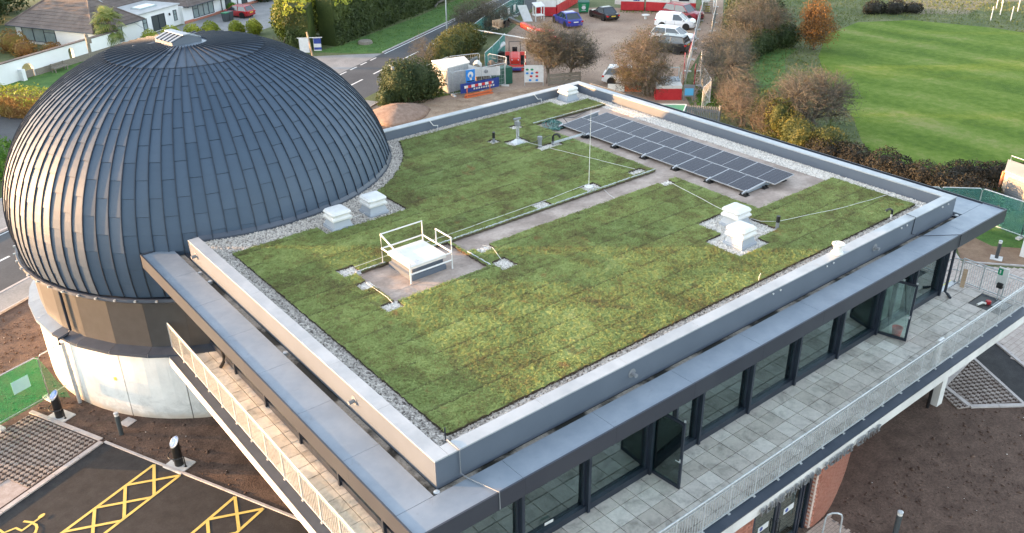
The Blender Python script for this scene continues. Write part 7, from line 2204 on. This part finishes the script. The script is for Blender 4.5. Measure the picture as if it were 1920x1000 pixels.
# street furniture by the road
lp = thing('street_lamp', 'tall grey lamp post beside the road', 'lamp post', (*uv(67.0, 33.5), 0))
x, y = 42.9, 61.3
lp.location = (x, y, 0)
part('post', MB().tube([(x, y, 0), (x, y, 1.0), (x, y, 5.6)], [.085, .075, .05], 10), m_galv, lp)
part('lantern', MB().tube([(x, y, 5.6), (x + .5, y - .8, 5.9)], .05, 6).bevbox((x + .6, y - 1.0, 5.85), (.3, .6, .12), .03), m_galv, lp)
cc = thing('camera_mast', 'slim pole with white cameras behind the earth mound', 'camera mast', (26.2, 44.6, 0))
part('pole', MB().tube([(26.2, 44.6, 0), (26.2, 44.6, 3.0)], .035, 6), m_galv, cc)
part('camera', MB().lathe([(.06, 2.62), (.14, 2.7), (.15, 2.85), (.05, 2.95)], (26.27, 44.55, 0), 10).tube([(26.2, 44.6, 2.55), (26.35, 44.4, 2.45)], .06, 6), m_white, cc)
part('arm', MB().bar((26.2, 44.6, 3.02), (26.1, 44.75, 3.05), .05, .05), m_white, cc)
solo('white_marker', MB().tube([(25.75, 44.9, 0), (25.75, 44.9, .35)], .03, 6).tube([(25.75, 44.9, .35), (25.72, 44.92, .85)], .085, 8), m_white, 'short white capped marker post left of the camera mast', 'marker post')
es = thing('estate_sign', 'blue and white agent sign board on a timber post by the hedge', 'sign', (28.6, 62.6, 0))
part('post', MB().bar((28.5, 62.5, 0), (28.3, 62.7, 2.2), .12, .12), m_timber, es)
part('board', MB().bar((27.6, 63.1, 1.0), (28.3, 62.55, 1.0), .03, 1.3).bar((28.75, 62.5, 1.05), (29.3, 62.1, 1.05), .03, 1.2), m_white, es)
part('print', MB().bar((28.76, 62.47, 1.35), (29.3, 62.07, 1.35), .012, .5).bar((28.76, 62.47, .65), (29.3, 62.07, .65), .012, .22), m_navy, es)
part('cross_bar', MB().bar((27.5, 63.2, 1.68), (29.4, 61.95, 1.68), .06, .06), m_white, es)
solo('cut_stump', MB().lathe([(.75, 0), (.68, .25), (.60, .30), (.1, .30)], (34.7, 63.5, 0), 11), m_greywood, 'low cut tree stump on the verge below the hedge', 'stump')
wbn = thing('garden_bins', 'dark wheeled bins with green lids by the bungalow doors', 'bins', (28.5, 82.4, 0), R(25))
for k in range(2):
    part('bin', MB().loft([[(-.25 + .62 * k, -.25, .05), (.25 + .62 * k, -.25, .05), (.25 + .62 * k, .25, .05), (-.25 + .62 * k, .25, .05)], [(-.3 + .62 * k, -.32, .9), (.3 + .62 * k, -.32, .9), (.3 + .62 * k, .32, .9), (-.3 + .62 * k, .32, .9)]]), m_bin, wbn, local=True)
    part('lid', MB().box((-.32 + .62 * k, -.34, .905), (.32 + .62 * k, .34, .98)), m_green if k == 0 else m_bin, wbn, local=True)
solo('log_pile', MB().tube([(*uv(84, 40.6), .2), (*uv(80, 40.2), .35)], .12, 6).tube([(*uv(82.5, 40.9), .4), (*uv(78.6, 39.9), .15)], .09, 6), m_barktan, 'fallen pale branches at the foot of the conifer hedge', 'branches')
# tree guards in the far field
for k, (x, y) in enumerate(((88.4, 28.5), (92.2, 29.3), (94.9, 31.0), (95.1, 28.8), (97.5, 31.6), (90.0, 27.2), (100.5, 33.0))):
    mb = MB().tube([(x, y, 0), (x + .04, y + .02, 1.45)], .06, 6)
    solo('tree_guard', mb, m_offwhite, ['pale tree guard tube nearest the camera in the far top right field', 'pale tree guard tube second from the left in the far field', 'pale tree guard tube third from the left at the far field top', 'pale tree guard tube farthest right in the far field', 'pale tree guard tube at the top picture edge, far field', 'pale tree guard tube lowest in the far field row', 'pale tree guard tube farthest away in the top right field'][k], 'tree guard', 'tree guards in the far field')

# ------------------------------------------------------------------ foreground furniture
def charger(x, y, lab, face):
    t = thing('charge_post', lab, 'charging post', (x, y, .03), 0, 'car charging posts')
    part('body', MB().loft([[(.155 * math.cos(a), .155 * math.sin(a), 0) for a in [2 * PI * k / 20 for k in range(20)]], [(.155 * math.cos(a), .155 * math.sin(a), .98 + .155 * .9 * math.cos(a - face) * -1.0) for a in [2 * PI * k / 20 for k in range(20)]]]), m_black, t, local=True)
    part('ring', MB().loft([[(r_ * math.cos(a), r_ * math.sin(a), .985 + h_ - .155 * .9 * math.cos(a - face)) for a in [2 * PI * k / 20 for k in range(20)]] for r_, h_ in ((.160, -.03), (.163, .02), (.135, .028))], caps=False), m_galv, t, local=True)
    part('screen', MB().add([(.135 * math.cos(a), .135 * math.sin(a), 1.008 - .135 * .9 * math.cos(a - face)) for a in [2 * PI * k / 20 for k in range(20)]], [tuple(range(20))]), m_screen, t, local=True)
    part('pad', MB().obox((0, 0, -.03), (.85, .72, .045), R(-65.7)), m_concrete, t, local=True)
    g = MB()
    c, s_ = math.cos(face), math.sin(face)
    pts = [(.30 * math.cos(face + b), .30 * math.sin(face + b), .46) for b in [R(-95 + 19 * k) for k in range(11)]]
    g.tube([(pts[0][0], pts[0][1], .01)] + pts + [(pts[-1][0], pts[-1][1], .01)], .022, 6)
    part('guard_rail', g, m_black, t, local=True)
    for b in (-95, 95): part('guard_foot', MB().lathe([(.05, .01), (.05, .025)], (.30 * math.cos(face + R(b)), .30 * math.sin(face + R(b)), 0), 8), m_black, t, local=True)
    return t
charger(-2.12, 13.42, 'black charging post with angled blue screen beside the yellow hatched bay', R(200))
charger(-4.62, 19.05, 'black charging post with angled blue screen beside the green netting', R(200))
def bollard(x, y, lab, band):
    t = thing('bollard_light', lab, 'bollard', (x, y, .01), 0, 'dark bollard lights')
    part('post', MB().lathe([(.085, 0), (.085, .84)], (0, 0, 0), 14), m_parapet if False else m_bin, t, local=True)
    part('light_band', MB().lathe([(.08, .842), (.08, .93)], (0, 0, 0), 14), m_offwhite, t, local=True)
    part('cap', MB().lathe([(.088, .932), (.088, .97), (.06, .985)], (0, 0, 0), 14), m_galv, t, local=True)
    return t
bollard(-3.15, 16.48, 'slim dark bollard light on the soil below the white plinth', 0)
b2 = bollard(35.2, 2.72, 'dark bollard light on a square pad beside the right-hand path', 0)
part('pad', MB().obox((0, 0, 0), (.55, .55, .03), R(20)), m_concrete, b2, local=True)
bollard(13.95, -4.2, 'dark bollard light at the bottom edge near the entrance', 0)
solo('inspection_cover', MB().obox((-2.74, 17.04, .02), (.45, .45, .03), R(24)), m_kerb, 'pale square inspection cover in the soil near the plinth', 'cover')
hp_ = solo('hoop_barrier', MB().tube([(12.30, -2.72, 0), (12.32, -2.72, .62), (12.36, -2.74, .74), (12.48, -2.82, .80), (12.60, -2.92, .80), (12.70, -3.0, .74), (12.74, -3.03, .62), (12.76, -3.04, 0)], .028, 8), m_galv, 'steel hoop barrier beside the entrance', 'hoop')
gf = thing('green_netting_fence', 'steel fence covered in bright green netting beside the white plinth', 'fence', (-6.0, 20.0, 0))
q0, q1, q2, q3 = (-3.60, 20.92), (-4.62, 20.5), (-6.60, 19.78), (-8.6, 19.0)
for p, q, mm_ in ((q0, q1, False), (q1, q2, True), (q2, q3, True)):
    fence_panel(gf, p, q, 1.92, m_netgreen if mm_ else None, mesh=False)
part('loose_netting', MB().loft([[(-4.62, 20.49, 1.98), (-4.60, 20.48, 1.0), (-4.58, 20.44, .12)], [(-4.40, 20.40, 1.35), (-4.25, 20.28, .75), (-4.15, 20.15, .10)], [(-4.25, 20.3, .9), (-4.05, 20.1, .5), (-3.98, 20.02, .06)]], closed=False), m_netgreen, gf)
part('notice', MB().bar((-5.75, 20.06, 1.25), (-5.12, 20.29, 1.25), .02, .52), M('pale_notice', (.36, .62, .60), rough=.5), gf)
# balcony bits
solo('fire_bucket', MB().lathe([(.14, 0), (.19, .36), (.20, .38), (.17, .38), (.13, .06)], (19.95, -.15, FZ), 16), M('bucket_red', (.62, .03, .025), rough=.4), 'red bucket on the paving behind the open right-hand door', 'bucket')
lv = thing('emergency_point', 'white panel with a green exit pictogram on a post at the balcony end', 'sign', (25.42, -1.22, FZ))
part('post', MB().tube([(25.42, -1.22, FZ), (25.42, -1.22, FZ + 1.0)], .028, 8), m_galv, lv)
part('panel', MB().bar((25.42, -1.40, FZ + 1.0), (25.42, -1.02, FZ + 1.0), .05, .75), m_white, lv)
part('sign', MB().bar((25.38, -1.20, FZ + 1.2), (25.38, -1.02, FZ + 1.2), .012, .26), m_signgreen, lv)
part('pictogram', MB().bar((25.372, -1.13, FZ + 1.2), (25.372, -1.08, FZ + 1.2), .006, .15), m_white, lv)
part('call_box', MB().bevbox((25.36, -1.22, FZ + .55), (.14, .22, .2), .02), m_black, lv)
solo('plank_offcut', MB().bar((25.3, .12, FZ + .02), (25.55, .22, FZ + .72), .16, .03), m_timber, 'short timber board leaning on the end railing of the balcony', 'board')
solo('white_fitting', MB().bevbox((19.2, -2.02, FZ + .0), (.35, .12, 1.12), .03), m_white, 'white fitting clipped to the front railing near its right end', 'fitting')
# things seen through the glass
solo('hose_coil', MB().tube([(7.0 + (.5 + .02 * k / 10) * math.cos(k * .4), 2.0 + .4 * math.sin(k * .4), FZ + .03 + .004 * k) for k in range(40)] + [(7.6, 1.3, FZ + .03), (6.2, .95, FZ + .03)], .03, 6), m_black, 'black hose coiled on the floor behind the glass near the open door', 'hose')
solo('terracotta_pot', MB().lathe([(.16, 0), (.2, .38), (.2, .42), (.12, .42)], (6.45, 2.0, FZ), 12), m_amber, 'terracotta bucket behind the glass left of the nearer open door', 'bucket')
solo('cardboard_drum', MB().lathe([(.2, 0), (.22, .5), (.05, .5)], (20.3, 1.7, FZ), 12), m_timber, 'brown drum behind the glass left of the right-hand open door', 'drum')
for k, (x, y, w, h_) in enumerate(((15.3, 1.3, .45, 1.0), (15.75, 1.5, .4, .7), (14.9, 1.6, .5, .5), (21.0, 1.9, .45, .6))):
    solo('aqua_carton', MB().bevbox((x, y, FZ), (w, .35, h_), .01, .3 * k), m_aqua, ['tall aqua packing carton behind the middle window', 'medium aqua carton right of the tall one behind the glass', 'low aqua carton left of the tall one behind the glass', 'aqua jug-shaped carton inside the right-hand open doorway'][k], 'carton', 'aqua cartons indoors')
solo('paper_scrap', MB().bar((3.55, .445, FZ + .42), (3.85, .445, FZ + .40), .006, .09), m_white, 'white paper tied to the lower window frame nearest the camera', 'paper')
# beige house corner on the right
hr = thing('beige_house', 'corner of a beige house with grey shutter and orange downpipe at the right edge', 'house', (47, 4, 0))
c0 = [(44.1, 6.65), (42.3, 6.0), (41.3, 2.4), (43.1, 1.8)]
part('wall', MB().loft([[(x, y, 0) for x, y in c0], [(x, y, 1.80) for x, y in c0]]), m_beige, hr)
part('flat_roof', MB().loft([[(42.7 + (x - 42.7) * 1.03, 4.2 + (y - 4.2) * 1.03, z) for x, y in c0] for z in (1.802, 1.92)]), m_beige, hr)
sh = MB()
for k in range(13): sh.bar((42.25, 5.75, .06 + .125 * k), (41.95, 4.65, .06 + .125 * k), .05, .115)
part('shutter', sh, m_grey, hr)
part('door_frame', MB().bar((41.88, 4.42, 0), (41.88, 4.42, 1.75), .12, .2), m_black, hr)
part('downpipe', MB().tube([(42.55, 6.18, 1.75), (42.5, 6.2, .9), (42.3, 6.25, .35), (41.6, 6.3, .12), (40.6, 6.6, .06)], .08, 8), m_pipeorange, hr)
part('roof_rail', MB().tube([(43.9, 6.5, 1.92), (43.9, 6.5, 2.25), (42.9, 2.0, 2.25)], .025, 6), m_galv, hr)
solo('white_garden_wall', MB().loft([[(36.3, 2.1, 0), (36.45, 1.0, 0), (38.6, 1.2, 0), (38.9, 2.6, 0)], [(36.3, 2.1, 1.3), (36.45, 1.0, 1.3), (38.6, 1.2, 1.3), (38.9, 2.6, 1.3)]]), m_render, 'white rendered garden wall end at the right picture edge', 'wall')
for k, (x, y) in enumerate(((40.6, 6.35), (41.2, 5.6))):
    pt2 = thing('potted_plant', ['green potted plant behind the teal netting, left of two', 'green potted plant behind the teal netting, right of two'][k], 'potted plant', (x, y, 0), group='potted plants')
    part('pot', MB().lathe([(.14, 0), (.2, .35), (.15, .35)], (x, y, 0), 10), m_amber, pt2)
    P, d = leaf_cloud([(x, y, .55, .32, .32, .28)], 260, .6)
    V, F = leaf_quads(P - np.array((x, y, 0)), .07, d, .2)
    link_mesh('leaves', np_mesh('leaves', V, F, m_leaf_green), pt2)
